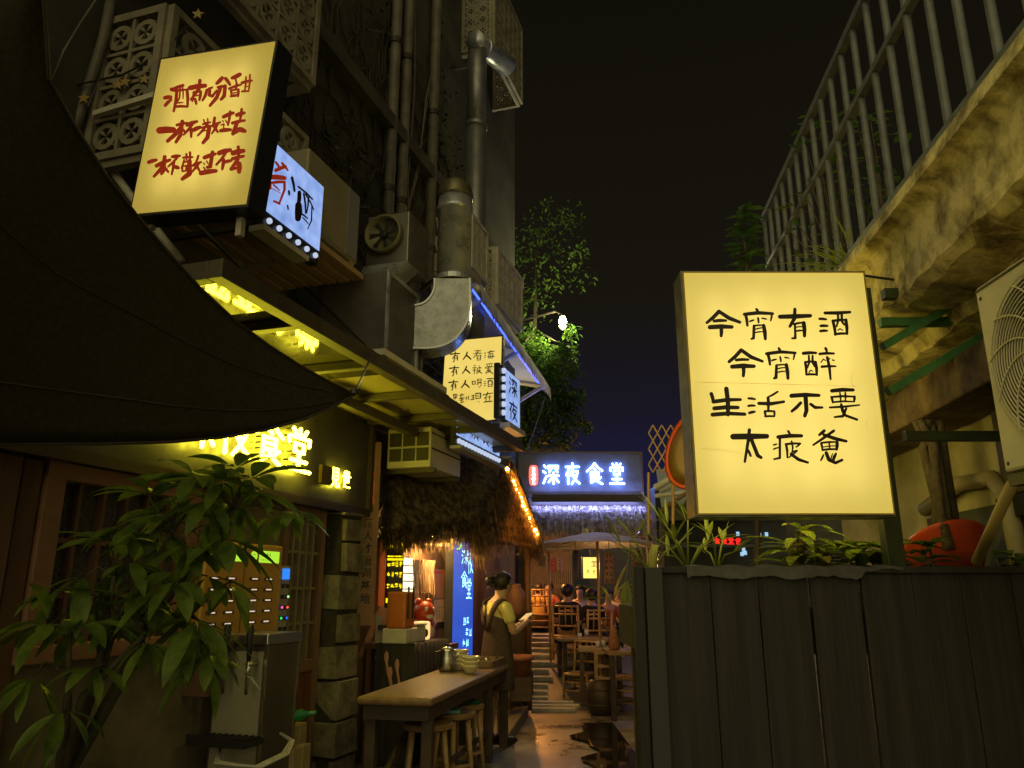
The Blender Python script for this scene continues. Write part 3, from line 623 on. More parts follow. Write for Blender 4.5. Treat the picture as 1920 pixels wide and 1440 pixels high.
# blue-white signs with bulbs further on
def bulbsign(label, s0, s1, z0, z1, o, nb, vert, keys):
    T = thing('bulb_sign', label, 'lit sign', Wp(s0, o, z0), WA); w, h = s1 - s0, z1 - z0
    mb = MB()
    if vert: mb.box(-.2, w + .02, 0, .06, -.03, h + .02)
    else: mb.box(-.02, w + .02, 0, .06, -.09, h + .02)
    mb.build('cabinet', M_black, T, bevel=.008)
    mb = MB(); mb.box(0, w, -.006, -.0005, 0, h); mb.build('lit_face', M_blueface, T)
    mb = MB(); n = len(keys)
    for i, k in enumerate(keys):
        for a in GL[k].split(';'):
            if vert: f = lambda x, y, o_: V((w * .2 + x / 100 * w * .6, -.0075 - o_, h * (1 - (i + .12) / n) - y / 100 * h * .76 / n))
            else: f = lambda x, y, o_: V((w * (i + .12) / n + x / 100 * w * .76 / n, -.0075 - o_, h * .85 - y / 100 * h * .7))
            mb.stroke(pts(a), 13, f)
    mb.build('lettering', M_ink, T)
    for i in range(nb):
        mb = MB()
        if vert: mb.ball((-.1, -.012, (i + .5) * h / nb), .03, 8, 6)
        else: mb.ball(((i + .5) * w / nb, -.012, -.05), .025, 8, 6)
        mb.build('bulb', M_bulb, T, smooth=True)
    mb = MB(); mb.box(-.03, w + .03, -.06, .05, -.13 if not vert else -.09, -.1 if not vert else -.04); mb.beam((w / 2, .06, h * .5), (w / 2, o, h * .5), .03, .03); mb.build('bracket', mat('pale_metal', (.45, .45, .5), rough=.4), T)
    return T
bulbsign('narrow upright blue-white sign with a column of bulbs beside the small lightbox', 8.22, 8.70, 3.16, 3.68, .95, 6, True, ('shen', 'ye'))
bulbsign('low blue-white sign with a row of bulbs under the canopy end', 7.42, 8.65, 2.86, 3.12, .74, 14, False, ('shen', 'ye', 'shi', 'tang'))

# ------------------------------------------------------------------ kitchen exhaust: blower box, housing, duct
sq, zq = WP(768, 395, .92); oL = WS(690, 408, sq)[0]; zq0 = WP(766, 492, .92)[1]; sq1 = WP(806, 440, .92)[0]
c = Wp(sq, (oL + .92) / 2, (zq + zq0) / 2); a, bq = (.92 - oL) / 2, (zq - zq0) / 2
T = thing('exhaust_blower', 'square grey exhaust fan box with a round opening above the canopy', 'exhaust fan', c, WA - R(90))
mb = MB(); mb.box(-a, a, 0, sq1 - sq, -bq, bq)
mb.build('casing', M_galvd, T, bevel=.01)
k_ = a / .17; Rf = Mx.Rotation(R(90), 3, 'X') * k_
mb = MB(); mb.lathe([(.145, 0), (.15, .05), (.13, .055), (.125, .01)], 28, (-.02, -.003, .03), Rf); mb.build('rim', mat('fan_rim', (.15, .14, .07), rough=.5, metal=.4), T, smooth=True)
mb = MB(); mb.lathe([(.13, .0), (1e-4, .001)], 24, (-.02, -.006, .03), Rf); mb.build('opening', M_black, T)
mb = MB()
for i in range(7):
    a2 = i * 2 * math.pi / 7; mb.prism([V((-.02 + math.cos(a2 + d) * rr * k_, -.012, .03 + math.sin(a2 + d) * rr * k_)) for d, rr in ((0, .03), (.25, .12), (.6, .12), (.5, .03))], (0, 0, 0), (0, -.006, 0))
mb.lathe([(.035, 0), (.03, .03), (1e-4, .032)], 12, (-.02, -.012, .03), Rf); mb.build('fan_blade', M_black, T)
mb = MB(); mb.prism([(-a, -.02, -bq), (a, -.02, -bq), (a * .5, -.07, -bq - .12), (-a * 1.1, -.07, -bq - .12)], (0, 0, 0), (0, .22, 0)); mb.build('hood', M_galv, T)
mb = MB(); mb.beam((0, .15, -bq - .1), (0, .15, -bq - .5), .05, .05); mb.build('support', M_galvd, T)
sh, zh = WP(728, 507, .90); oh = max(.05, WS(602, 518, sh)[0]); sh1 = WP(784, 570, .90)[0]
T = thing('duct_housing', 'dull steel duct housing standing on the canopy beside the elbow', 'duct housing', Wp(sh, 0, 3.1), WA)
L_ = sh1 - sh; hz = zh - 3.1
mb = MB(); mb.box(0, L_, -.90, -oh, 0, hz); mb.build('casing', M_galvd, T, bevel=.008)
mb = MB(); mb.box(-.012, .02, -.912, -.90, 0, hz); mb.box(L_ - .02, L_ + .012, -.912, -.90, 0, hz); mb.box(0, L_, -.912, -.902, hz - .03, hz + .002); mb.build('seam', M_galv, T)
mb = MB(); mb.box(-.1, L_ + .5, -.95, -.86, -.05, -.005); mb.box(-.1, L_ + .5, -.3, -.2, -.05, -.005); mb.build('foot_rail', M_white, T)
# duct: flat elbow seen side-on, then the round riser
yD = WP(784, 600, .9)[0]; pD = Wp(yD + .06, .86, 0); YD = pD.y
e_ = P(848, 520, YD); T = thing('exhaust_duct', 'thick silver exhaust duct with an elbow rising to a round cap', 'exhaust duct', (e_.x, e_.y, 0), 0)
def el(px, py): p = P(px, py, YD - .13); return (p.x - e_.x, p.z)
top = P(846, 374, YD).z; ez = P(846, 522, YD).z
outer = [(758, 652), (800, 653), (830, 648), (852, 636), (868, 618), (878, 596), (881, 570), (881, 522)]
inner = [(758, 572), (775, 573), (790, 570), (800, 564), (808, 555), (813, 545), (815, 535), (815, 522)]
def smooth_line(q, k=4):
    o = []
    for i in range(len(q) - 1):
        p0, p1, p2, p3 = q[max(i - 1, 0)], q[i], q[i + 1], q[min(i + 2, len(q) - 1)]
        for s_ in range(k):
            t_ = s_ / k; o.append(tuple(.5 * (2 * b + (c - a) * t_ + (2 * a - 5 * b + 4 * c - d) * t_ * t_ + (3 * b - a - 3 * c + d) * t_ ** 3) for a, b, c, d in zip(p0, p1, p2, p3)))
    return o + [q[-1]]
mb = MB(); out = smooth_line([el(*p) for p in outer]); inn = smooth_line([el(*p) for p in inner])
for i in range(len(out) - 1):
    vs = [V((x, y, z)) for y in (-.13, .13) for x, z in (out[i], out[i + 1], inn[i + 1], inn[i])]
    mb.add(vs, [(0, 1, 2, 3), (7, 6, 5, 4), (0, 4, 5, 1), (3, 2, 6, 7)])
mb.build('elbow', mat('hammered_galv', (.15, .155, .165), (.28, .285, .29), rough=.22, metal=.8, scale=13, bump=.3, rough2=.34), T)
mb = MB()
for i in range(len(out) - 1):
    for ring_ in (out, inn): mb.beam(V((ring_[i][0], -.135, ring_[i][1])), V((ring_[i + 1][0], -.135, ring_[i + 1][1])), .014, .014, V((0, 1, 0)))
mb.build('seam', M_galv, T)
xc = (el(848, 522)[0]); rr_ = (el(881, 522)[0] - el(815, 522)[0]) / 2
mb = MB(); mb.lathe([(rr_, ez - .03), (rr_, top - .12), (rr_ + .008, top - .12), (rr_ + .008, top - .08), (rr_, top - .08), (rr_, top)], 28, (xc, 0, 0)); mb.build('riser', M_galv, T, smooth=True)
mb = MB(); mb.lathe([(rr_ * 1.08, ez - .04), (rr_ * 1.08, ez), (rr_ + .001, ez)], 28, (xc, 0, 0)); mb.build('collar', M_galv, T)
mb = MB(); mb.lathe([(rr_, top), (rr_ * 1.08, top + .005), (rr_ * 1.08, top + .03), (rr_ * .95, top + .10), (rr_ * .6, top + .16), (1e-4, top + .18)], 28, (xc, 0, 0)); mb.build('cap', mat('mesh_cap', (.1, .09, .05), (.2, .18, .1), rough=.4, metal=.6, scale=60), T, smooth=True)
mb = MB(); mb.beam((xc, rr_, top - .5), (xc - .35, .75, top - .5), .03, .03); mb.beam((xc - .25, 0, ez - .62), (xc - .25, 0, 3.05), .04, .04); mb.build('bracket', M_iron, T)
# far flue
fz = P(888, 195, 8.5); T = thing('exhaust_flue', 'tall grey flue with a short sideways outlet near the top', 'exhaust duct', Wp(8.95, .32, 0), WA)
zt = P(905, 96, 8.55).z
mb = MB(); mb.lathe([(.13, 4.0), (.13, zt - 1.2)], 24); mb.lathe([(.122, zt - 1.19), (.122, zt + .1)], 24); mb.lathe([(.14, zt - 1.22), (.14, zt - 1.16)], 24); mb.build('riser', mat('grey_flue', (.2, .2, .21), (.28, .28, .28), rough=.42, metal=.7, scale=8), T, smooth=True)
mb = MB(); mb.tube([(-.13, 0, zt), (.1, -.06, zt), (.55, -.25, zt + .02)], [.125, .125, .13], 20); mb.tube([(.1, -.06, zt), (.14, -.08, zt)], .137, 20); mb.build('outlet', M_galv, T, smooth=True)
mb = MB(); mb.beam((0, .1, 6), (0, .32, 6), .04, .04); mb.beam((0, .1, 8), (0, .32, 8), .04, .04); mb.build('bracket', M_iron, T)

# air conditioner under the canopy
T = thing('air_conditioner', 'cream air conditioner hanging under the far end of the canopy', 'air conditioner', Wp(7.13, 0, 2.53), WA)
mb = MB(); mb.box(0, .72, -.62, -.2, 0, .36); mb.build('casing', mat('ac_cream', (.45, .42, .34), (.55, .5, .4), rough=.5, scale=4), T, bevel=.012)
mb = MB(); mb.box(.02, .70, -.626, -.62, .16, .175); mb.box(.02, .70, -.626, -.62, .3, .31); mb.build('groove', M_iron, T)
mb = MB()
for i in range(3): mb.box(-.012, -.002, -.6 + i * .13, -.49 + i * .13, .06, .17); mb.box(-.012, -.002, -.6 + i * .13, -.49 + i * .13, .19, .31)
mb.build('grille', M_iron, T)
mb = MB(); mb.box(.05, .09, -.64, -.001, -.04, -.001); mb.box(.6, .64, -.64, -.001, -.04, -.001); mb.build('bracket', M_iron, T)

# ------------------------------------------------------------------ blue-lit awning at the building end
A, Bq = P(893, 548, 7.6), P(1027, 728, 12.0)
Bq.z = A.z = (A.z + Bq.z) / 2
dA = (Bq - A).normalized(); nA = V((-dA.y, dA.x, 0))
T = thing('awning', 'white scalloped awning edged with a blue light strip near the street lamp', 'awning', A, math.atan2(dA.y, dA.x))
L = (Bq - A).length
mb = MB(); mb.tube([(0, 0, 0), (L, 0, 0)], .035, 10); mb.build('front_bar', M_white, T, smooth=True)
mb = MB(); wv = []
nseg = 44
for i in range(nseg + 1):
    x = L * i / nseg
    for y, z in ((-.02, .045), (.5, .16), (1.0, .27)): mb.v.append((x, y, z + .02 * math.sin(i * 1.1)))
for i in range(nseg):
    for j in (0, 1): a = i * 3 + j; mb.f.append((a, a + 1, a + 4, a + 3))
o = mb.build('fabric', mat('awning_cloth', (.5, .48, .45), (.62, .6, .55), rough=.8, scale=3, trans=.35), T, smooth=True)
mb = MB(); nsc = 36
for i in range(nsc):
    x0, x1 = L * i / nsc, L * (i + 1) / nsc; b = [V((x0, -.045, .05))]; b.append(V((x0, -.06, -.10)))
    for j in range(1, 6): t = j / 5; b.append(V((x0 + (x1 - x0) * t, -.06 - .015 * math.sin(i), -.10 - .08 * math.sin(math.pi * t))))
    b.append(V((x1, -.045, .05))); mb.add(b, [tuple(range(len(b)))])
mb.build('valance', MATS['awning_cloth'], T)
mb = MB(); mb.box(.02, L * .86, .03, .05, -.03, .0); mb.build('light_strip', M_led, T)
mb = MB()
for x in (.3, L * .5, L * .92): mb.beam((x, .0, 0), (x + .1, .95, -.5), .05, .05); mb.beam((x, .0, .02), (x, 1.0, .22), .04, .04)
mb.build('arm', mat('white_arm', (.6, .6, .62), rough=.4), T)
mb = MB(); mb.beam((0, 1.0, .27), (L, 1.0, .27), .07, .07); mb.build('back_bar', M_white, T)
# ------------------------------------------------------------------ shade sail at the left
M_sail = mat('shade_sail', (.05, .044, .022), (.075, .065, .034), rough=.85, scale=60, bump=.1, trans=.5)
ctl = {'top': P(70, -150, 1.75), 'tip': P(664, 740, 3.3), 'bot': P(-160, 838, 2.7), 'far': P(-500, 300, 1.7)}
def edge(ps, n):                    # smooth polyline through pixel points with depth
    return [P(*a) for a in ps]
up = edge([(70, -150, 1.75), (82, 0, 1.85), (92, 150, 1.95), (140, 235, 2.07), (200, 330, 2.2), (255, 402, 2.34), (312, 470, 2.48), (375, 540, 2.63), (440, 600, 2.78), (500, 645, 2.92), (560, 684, 3.06), (615, 715, 3.18), (664, 739, 3.3)], 1)
lo = edge([(-700, 500, 1.7), (-560, 640, 1.85), (-420, 740, 2.0), (-260, 806, 2.2), (-100, 833, 2.4), (60, 833, 2.55), (200, 832, 2.68), (320, 829, 2.8), (420, 820, 2.92), (500, 806, 3.02), (570, 786, 3.12), (625, 763, 3.22), (664, 741, 3.3)], 1)
mb = MB(); nk = 10
for i in range(13):
    for j in range(nk + 1):
        t = j / nk; p = up[i].lerp(lo[i], t); p.z -= .10 * math.sin(math.pi * t) * (12 - i) / 12; mb.v.append(tuple(p))
for i in range(12):
    for j in range(nk): a = i * (nk + 1) + j; mb.f.append((a, a + 1, a + nk + 2, a + nk + 1))
T = thing('shade_sail', 'black pointed shade sail stretched across the upper left', 'shade sail', tuple(up[12]))
for k in range(len(mb.v)): mb.v[k] = tuple(V(mb.v[k]) - up[12])
o = mb.build('cloth', M_sail, T, smooth=True)
sd = o.modifiers.new('thickness', 'SOLIDIFY'); sd.thickness = .003
mb = MB()
for j in (3, 7): mb.tube([up[i].lerp(lo[i], j / nk) - up[12] + V((0, 0, -.004 - .10 * math.sin(math.pi * j / nk) * (12 - i) / 12)) for i in range(12)], .004, 5)
mb.build('seam', M_iron, T)
mb = MB(); mb.tube([p - up[12] for p in up], .006, 6); mb.tube([p - up[12] for p in lo], .006, 6); mb.build('edge_cord', M_iron, T)
tie = Wp(5.3, 1.0, 3.0)
mb = MB(); mb.tube([V((0, 0, 0)), tie - up[12]], .005, 5); mb.lathe([(.02, 0), (.02, .02)], 10); mb.build('tie_rope', M_iron, T)
# ropes and poles up to the left
mb = MB(); a = P(75, 0, 2.9); mb.tube([P(70, -60, 2.5), P(80, 60, 2.5), P(90, 155, 2.5)], .012, 8)
o = mb.build('guy_pole', M_pipe, smooth=True); tag(o, 'thin grey pole rising from the edge of the shade sail', 'pole')
mb = MB(); mb.tube([P(212, -20, 3.6), P(195, 70, 3.6), P(172, 145, 3.6), P(155, 200, 3.6), P(140, 245, 3.6)], .028, 10)
o = mb.build('bent_pipe', M_pipe, smooth=True); tag(o, 'bent pale pipe in front of the pierced cage at upper left', 'pipe')
mb = MB(); mb.tube([P(183, -5, 3.4), P(150, 45, 3.4), P(120, 95, 3.4), P(98, 150, 3.4)], .006, 6)
o = mb.build('cable', M_pipe, smooth=True); tag(o, 'thin slack cable curving down to the shade sail', 'cable')
mb = MB(); mb.tube([P(180, 300, 3.7), P(200, 305, 3.7), P(240, 360, 3.7), P(300, 440, 3.7), P(340, 490, 3.7)], .022, 10)
o = mb.build('pale_pipe', M_white, smooth=True); tag(o, 'pale pipe running down behind the shade sail edge', 'pipe')
# star string
T = thing('star_string', 'dark cord with small golden star ornaments left of the red-lettered lightbox', 'string of stars', P(230, 150, 3.55))
def sr(px, py, Y=3.55): return P(px, py, Y) - T.location
mb = MB(); mb.tube([sr(95, 162), sr(150, 158), sr(230, 140), sr(300, 105), sr(350, 50)], .006, 5); mb.tube([sr(165, 200), sr(185, 150), sr(230, 142)], .005, 5); mb.build('cord', M_black, T)
for px, py in ((222, 160), (236, 155), (272, 150), (159, 186), (300, 108), (372, 28)):
    mb = MB(); c = sr(px, py); b = []
    for k in range(10):
        a = k * math.pi / 5 + .3; r = .035 if k % 2 == 0 else .015; b.append(c + V((math.cos(a) * r, -.01, math.sin(a) * r)))
    mb.prism(list(reversed(b)), (0, 0, 0), (0, .012, 0)); mb.build('star', mat('gold_star', (.3, .2, .05), rough=.4), T)
# wall spotlight above the lightbox
T = thing('spotlight', 'small dark spotlight with a bluish lens above the red-lettered lightbox', 'spotlight', P(338, 104, 4.0))
mb = MB(); mb.lathe([(.02, .06), (.045, .05), (.05, 0), (.046, -.02)], 14, (0, 0, 0), Mx.Rotation(R(70), 3, 'X')); mb.build('housing', M_black, T, smooth=True)
mb = MB(); mb.lathe([(.044, -.021), (1e-4, -.022)], 14, (0, 0, 0), Mx.Rotation(R(70), 3, 'X')); mb.build('lens', glow('cool_lens', (.3, .45, 1), 1.2), T)
mb = MB(); mb.beam((0, .03, 0), (-.3, .35, -.05), .02, .02); mb.build('arm', M_black, T)

# ------------------------------------------------------------------ thatched hut
AP = P(950, 868, 9.3)              # gable apex
NE = P(884, 984, 8.1); FE = P(1004, 1002, 10.3)
rdg = -V((math.cos(R(12)), math.sin(R(12)), 0)).normalized()
rdg = (V((Wp(7.1, .0, 0).x, Wp(7.6, 0, 0).y, 0)) - V((AP.x, AP.y, 0))).normalized()
NEL = P(720, 998, 6.95); APL = P(712, 878, 7.35); FEL = P(800, 1000, 9.8)
T = thing('thatched_roof', 'shaggy thatched gable roof over the shop counter', 'thatched roof', AP)
mb = MB(); n = 8
def surf(a, b, c, d, u, v): return a.lerp(b, u).lerp(d.lerp(c, u), v)
for (a, b, c, d) in ((APL, AP, NE, NEL), (APL, AP, FE, FEL)):
    b0 = len(mb.v)
    for j in range(n + 1):
        for i in range(n + 1):
            p = surf(a, b, c, d, i / n, j / n); p.z += .10 * math.sin(math.pi * j / n) + rnde(-.02, .02); mb.v.append(tuple(p - AP))
    for j in range(n):
        for i in range(n): q = b0 + j * (n + 1) + i; mb.f.append((q, q + 1, q + n + 2, q + n + 1))
o = mb.build('thatch_base', M_strawd, T, smooth=True); sd = o.modifiers.new('t', 'SOLIDIFY'); sd.thickness = .12; sd.offset = -1
def blade(mb, p, d, L, w, curl=.2):
    d = V(d).normalized(); x = d.cross(V((rnde(-1, 1), rnde(-1, 1), rnde(-1, 1)))).normalized() * w; b = len(mb.v); q = V(p)
    for i in range(3):
        k = x * (1 - i * .4); mb.v += [tuple(q - k), tuple(q + k)]; q = q + d * (L / 2); d = (d - V((0, 0, curl))).normalized()
    mb.f += [(b, b + 1, b + 3, b + 2), (b + 2, b + 3, b + 5, b + 4)]
mb = MB(); dn = ((NE + NEL) / 2 - (AP + APL) / 2).normalized()
for k in range(5200):
    u, v = rnd.random(), rnd.random() ** .8; p = surf(APL, AP, NE, NEL, u, v) + V((0, -.02, .02 + .10 * math.sin(math.pi * v)))
    blade(mb, p - AP, dn + V((rnde(-.35, .35), rnde(-.35, .1), rnde(-.1, .3))), rnde(.12, .36), rnde(.004, .010))
mb.build('thatch_straw', M_strawd, T)
mb = MB()                          # hanging eave fringe
for k in range(2400):
    u = rnd.random(); p = NEL.lerp(NE, u) + V((rnde(-.05, .05), rnde(-.1, .1), rnde(-.05, .14)))
    blade(mb, p - AP, V((rnde(-.3, .3), rnde(-.45, .1), -1)), rnde(.1, .24), rnde(.004, .008), .1)
mb.build('eave_fringe', mat('eave_straw', (.06, .042, .02), (.27, .19, .09), rough=.8, lo=.42, hi=.6, trans=.3, scale=14), T)
mb = MB()                          # gable curtain of straw
for k in range(4200):
    u = rnd.random(); e = (AP.lerp(NE, (u * 2)) if u < .5 else AP.lerp(FE, (u - .5) * 2)); r_ = rnd.random()
    p = e + V((rnde(-.05, .07), rnde(-.12, .08), rnde(-.03, .05)))
    blade(mb, p - AP, V((rnde(-.12, .35), rnde(-.3, .2), -1)), rnde(.2, .55), rnde(.004, .009), .15)
for k in range(2600):
    u, v = rnd.random(), rnd.random(); p = AP.lerp(NE.lerp(FE, u), v) + V((rnde(-.04, .06), rnde(-.06, .06), 0))
    blade(mb, p - AP, V((rnde(-.1, .1), rnde(-.15, .1), -1)), rnde(.2, .4), rnde(.003, .006), .08)
mb.build('gable_fringe', M_straw, T)
mb = MB(); mb.tube([AP - AP - V((0, 0, .1)), NE - AP - V((0, 0, .1))], .03, 8); mb.tube([V((0, 0, -.1)), FE - AP - V((0, 0, .1))], .03, 8); mb.tube([NE - AP - V((0, 0, .15)), FE - AP - V((0, 0, .15))], .03, 8)
fp = V((FE.x, FE.y, FE.z)) - AP; mb.tube([fp - V((.1, 0, .1)), V((fp.x - .1, fp.y, -AP.z + .05))], .04, 8); mb.build('pole', M_wood, T, smooth=True)
# fairy lights along the rake
T = thing('fairy_lights', 'string of glowing amber fairy lights down the edge of the thatched gable', 'fairy lights', AP)
mb = MB(); ps = []
for i in range(18):
    t = i / 17; px, py = 943 + (1004 - 943) * t ** .85, 872 + (1002 - 872) * t; ps.append(P(px, py, 8.98 + .98 * t) - AP)
mb.tube(ps, .004, 5); mb.build('wire', M_black, T)
for i, p in enumerate(ps[1:]):
    mb = MB(); mb.ball(p + V((rnde(-.02, .02), -.02, 0)), .013 if i % 3 else .018, 8, 6); mb.build('bulb', M_fairy, T, smooth=True)

# ------------------------------------------------------------------ things below the thatch
def onwall(name, label, cat, px0, py0, px1, py1, o, group=None):
    s0, z1 = WP(px0, py0, o); s1, z0 = WP(px1, py1, o)
    z0 = WP((px0 + px1) / 2, py1, o)[1]; z1 = WP((px0 + px1) / 2, py0, o)[1]
    return thing(name, label, cat, Wp(s0, o, z0), WA, group), s1 - s0, z1 - z0
def text_mesh(body, size, root, M, m, name='lettering'):
    cu = bpy.data.curves.new('t', 'FONT'); cu.body = body; cu.size = size; cu.align_x = 'CENTER'; cu.align_y = 'CENTER'; cu.offset = size * .018
    o = bpy.data.objects.new('t', cu); COL.objects.link(o)
    me = bpy.data.meshes.new_from_object(o.evaluated_get(bpy.context.evaluated_depsgraph_get()))
    bpy.data.objects.remove(o); bpy.data.curves.remove(cu); me.transform(M); me.materials.clear(); me.materials.append(m)
    r = bpy.data.objects.new(name, me); COL.objects.link(r); r.parent = root; return r
def text_mb(T, body, x, y, z, size, m): # readable text on a face looking along local -y
    return text_mesh(body, size, T, Mx.Translation((x, y, z)) @ Mx.Rotation(R(90), 4, 'X'), m)
# carved board beside the pillar
c = P(690, 1000, 6.6); T = thing('name_board', 'tall brown wooden board with a column of red then black characters beside the stone pillar', 'sign board', c, R(22))
zt, zb = P(704, 828, 6.6).z - c.z, P(683, 1174, 6.6).z - c.z
mb = MB(); mb.box(-.085, .085, 0, .035, zb, zt); mb.build('board', mat('board_wood', (.2, .1, .055), (.29, .16, .09), rough=.6, scale=4, stretch=(1, 1, .15)), T, bevel=.006)
for i, ch in enumerate('中国最喝酒人才培训基地'):
    z = zt - .3 - i * ((zt - zb - .45) / 10.6)
    text_mb(T, ch, 0, -.003, z, .085, M_redink if i < 3 else M_ink)
# yellow LED menu
T = thing('menu_sign', 'orange-edged hanging board with glowing yellow rows of characters', 'menu sign', P(738, 1072, 7.15), R(14))
mb = MB(); mb.box(-.07, .09, 0, .04, -.32, .31); mb.build('board', M_black, T, bevel=.02)
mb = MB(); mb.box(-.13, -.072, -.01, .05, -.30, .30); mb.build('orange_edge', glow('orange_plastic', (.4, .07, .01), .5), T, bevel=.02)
mb = MB()
for i, k in enumerate(('shen', 'ye', 'shi', 'tang')):
    for a in GL[k].split(';'): mb.stroke(pts(a), 13, lambda x, y, o: V((-.06 + i * .036 + x / 100 * .032, -.003 - o, .27 - y / 100 * .07)))
for r_, (z, n, h) in enumerate(((.13, 0, .012), (.10, 0, .018), (.04, 4, .05), (-.05, 4, .05), (-.15, 4, .05))):
    if n == 0: mb.add([(-.06, -.003, z), (.08, -.003, z), (.08, -.003, z + h), (-.06, -.003, z + h)], [(0, 1, 2, 3)])
    for i in range(n): put_strokes(mb, scribble(6), lambda x, y, o: V((-.06 + i * .036 + x / 100 * .032, -.003 - o, z + h - y / 100 * h)))
mb.add([(-.06, -.003, -.27), (.08, -.003, -.27), (.08, -.003, -.23), (-.06, -.003, -.23)], [(0, 1, 2, 3)])
mb.build('lettering', M_yled, T)
mb = MB(); mb.tube([(0, .02, .31), (0, .02, .6)], .004, 5); mb.tube([(.0, .02, -.32), (0, .15, -.32)], .01, 5); mb.build('hanger', M_black, T)
# small lit paper window
T, w, h = onwall('lantern_panel', 'narrow white backlit grid panel beside the yellow menu board', 'lit panel', 752, 1046, 770, 1134, .03)
mb = MB(); mb.box(0, w, -.02, .02, 0, h); mb.build('face', glow('paper_light', (.85, .8, .55), 1.6), T)
mb = MB(); mb.box(-.02, w + .02, -.03, -.021, -.02, .0); mb.box(-.02, w + .02, -.03, -.021, h, h + .02)
for i in range(5): mb.box(0, w, -.026, -.021, h * (i + 1) / 6 - .005, h * (i + 1) / 6 + .005)
mb.build('frame', M_wood, T)
# dried bundle, posters
T, w, h = onwall('dried_bundle', 'hanging bundle of pale dried strips on the wall', 'dried bundle', 774, 1050, 800, 1175, .05)
mb = MB()
for k in range(70):
    x = rnde(0, w); mb.tube([(x, -rnde(0, .08), h), (x + rnde(-.04, .04), -rnde(0, .1), h * .5), (x + rnde(-.06, .06), -rnde(0, .1), rnde(0, h * .3))], rnde(.006, .012), 5)
mb.build('strips', mat('dried_strip', (.25, .15, .1), (.4, .27, .18), rough=.8, scale=15), T)
def poster(label, px0, py0, px1, py1, c1, ink, red=False):
    T, w, h = onwall('poster', label, 'poster', px0, py0, px1, py1, .012)
    mb = MB(); mb.box(0, w, -.004, .006, 0, h); mb.build('sheet', mat('poster_' + label[:6].strip(), c1, tuple(x * 1.15 for x in c1), rough=.7, scale=8), T)
    mb = MB()
    for r_ in range(4):
        for i in range(5): put_strokes(mb, scribble(5), lambda x, y, o: V((w * (.14 + i * .15 + x / 100 * .11), -.0045 - o, h * (.72 - r_ * .16) - y / 100 * h * .11)))
    if red: mb.box(w * .05, w * .95, -.006, -.0042, h * .85, h * .95)
    mb.build('print', ink, T)
poster('faded tan poster with a red heading above the pale notice', 808, 1068, 840, 1122, (.3, .16, .08), M_redink, True)
poster('pale pinned notice with dark lines below the tan poster', 813, 1124, 842, 1166, (.45, .3, .16), M_ink)
T, w, h = onwall('paper_tag', 'folded white paper tag under the thatched eave', 'paper', 823, 1022, 834, 1052, .25)
mb = MB(); mb.prism([(0, 0, h), (w, 0, h), (w, 0, 0)], (0, 0, 0), (0, .004, 0)); mb.beam((w / 2, 0, h), (w / 2, .22, h + .02), .01, .01); mb.build('sheet', M_paper, T)
# blue lit column sign
c = P(868, 1100, 8.55); T = thing('column_sign', 'tall blue lit column sign with cyan handwritten characters behind the waitress', 'lit sign', (c.x, c.y, .12), R(8))
zt = P(872, 1008, 8.55).z - .12; w = .115
mb = MB(); mb.box(-w - .08, w, 0, .08, 0, zt + .01); mb.build('cabinet', M_black, T, bevel=.004)
mb = MB(); mb.box(-w + .01, w - .004, -.006, -.0005, .1, zt - .01); mb.build('lit_face', M_bluesign, T)
mb = MB(); pxm = .0059
def fz(px, py): return (px - 868) * pxm, zt - (py - 1008) / (1230 - 1008) * (zt - (P(868, 1230, 8.55).z - .12))
for k, x0, y0, x1, y1, wk in (('shen', 865, 1030, 877, 1060, 9), ('ye', 876, 1032, 886, 1078, 9), ('shi', 864, 1072, 876, 1106, 9), ('tang', 874, 1086, 884, 1126, 9)):
    (a0, b0), (a1, b1) = fz(x0, y0), fz(x1, y1)
    for a in GL[k].split(';'): mb.stroke(pts(a), wk, lambda x, y, o: V((a0 + x / 100 * (a1 - a0), -.0075 - o, b0 + y / 100 * (b1 - b0))))
for x0, y0 in ((869, 1158), (875, 1158), (874, 1178), (880, 1178), (869, 1198), (875, 1198)):
    a0, b0 = fz(x0, y0); put_strokes(mb, scribble(6), lambda x, y, o: V((a0 + x / 100 * .03, -.0075 - o, b0 - y / 100 * .09)))
mb.build('lettering', M_cyan, T)
mb = MB(); q = [(862, 1010), (864, 1022), (860, 1030), (856, 1030)]
mb.stroke([fz(a, b) for a, b in q], .014, lambda x, y, o: V((x, -.0076 - o, y))); mb.build('crescent', glow('green_mark', (.15, 1, .05), 1.5), T)
# counter with black cloth
T = thing('counter', 'low counter draped in black cloth beside the pillar', 'counter', Wp(7.2, .02, .12), WA)
mb = MB(); mb.box(0, .72, -.48, 0, .9, .94); mb.box(.02, .06, -.46, -.42, 0, .9); mb.box(.66, .70, -.46, -.42, 0, .9); mb.box(0.02, .70, -.06, -.02, 0, .9); mb.build('top', M_wood, T)
mb = MB(); n = 30
for i in range(n + 1):
    x = -.02 + .76 * i / n; y = -.49 - .012 * math.sin(i * 1.9)
    mb.v += [(x, -.3, .945), (x, -.485, .945), (x, y, .3), (x, y - .01, .02)]
for i in range(n):
    for j in range(3): a = i * 4 + j; mb.f.append((a, a + 4, a + 5, a + 1))
mb.v += []
b0 = len(mb.v)
for i in range(16):
    y = -.485 + .36 * i / 15; x = -.02 - .01 * math.sin(i * 1.7)
    mb.v += [(.1, y, .946), (-.012, y, .945), (x, y, .4), (x - .006, y, .02)]
for i in range(15):
    for j in range(3): a = b0 + i * 4 + j; mb.f.append((a, a + 4, a + 5, a + 1))
cl = mb.build('cloth', mat('black_cloth', (.015, .013, .013), (.03, .027, .025), rough=.85, scale=30), T, smooth=True)
mb = MB()
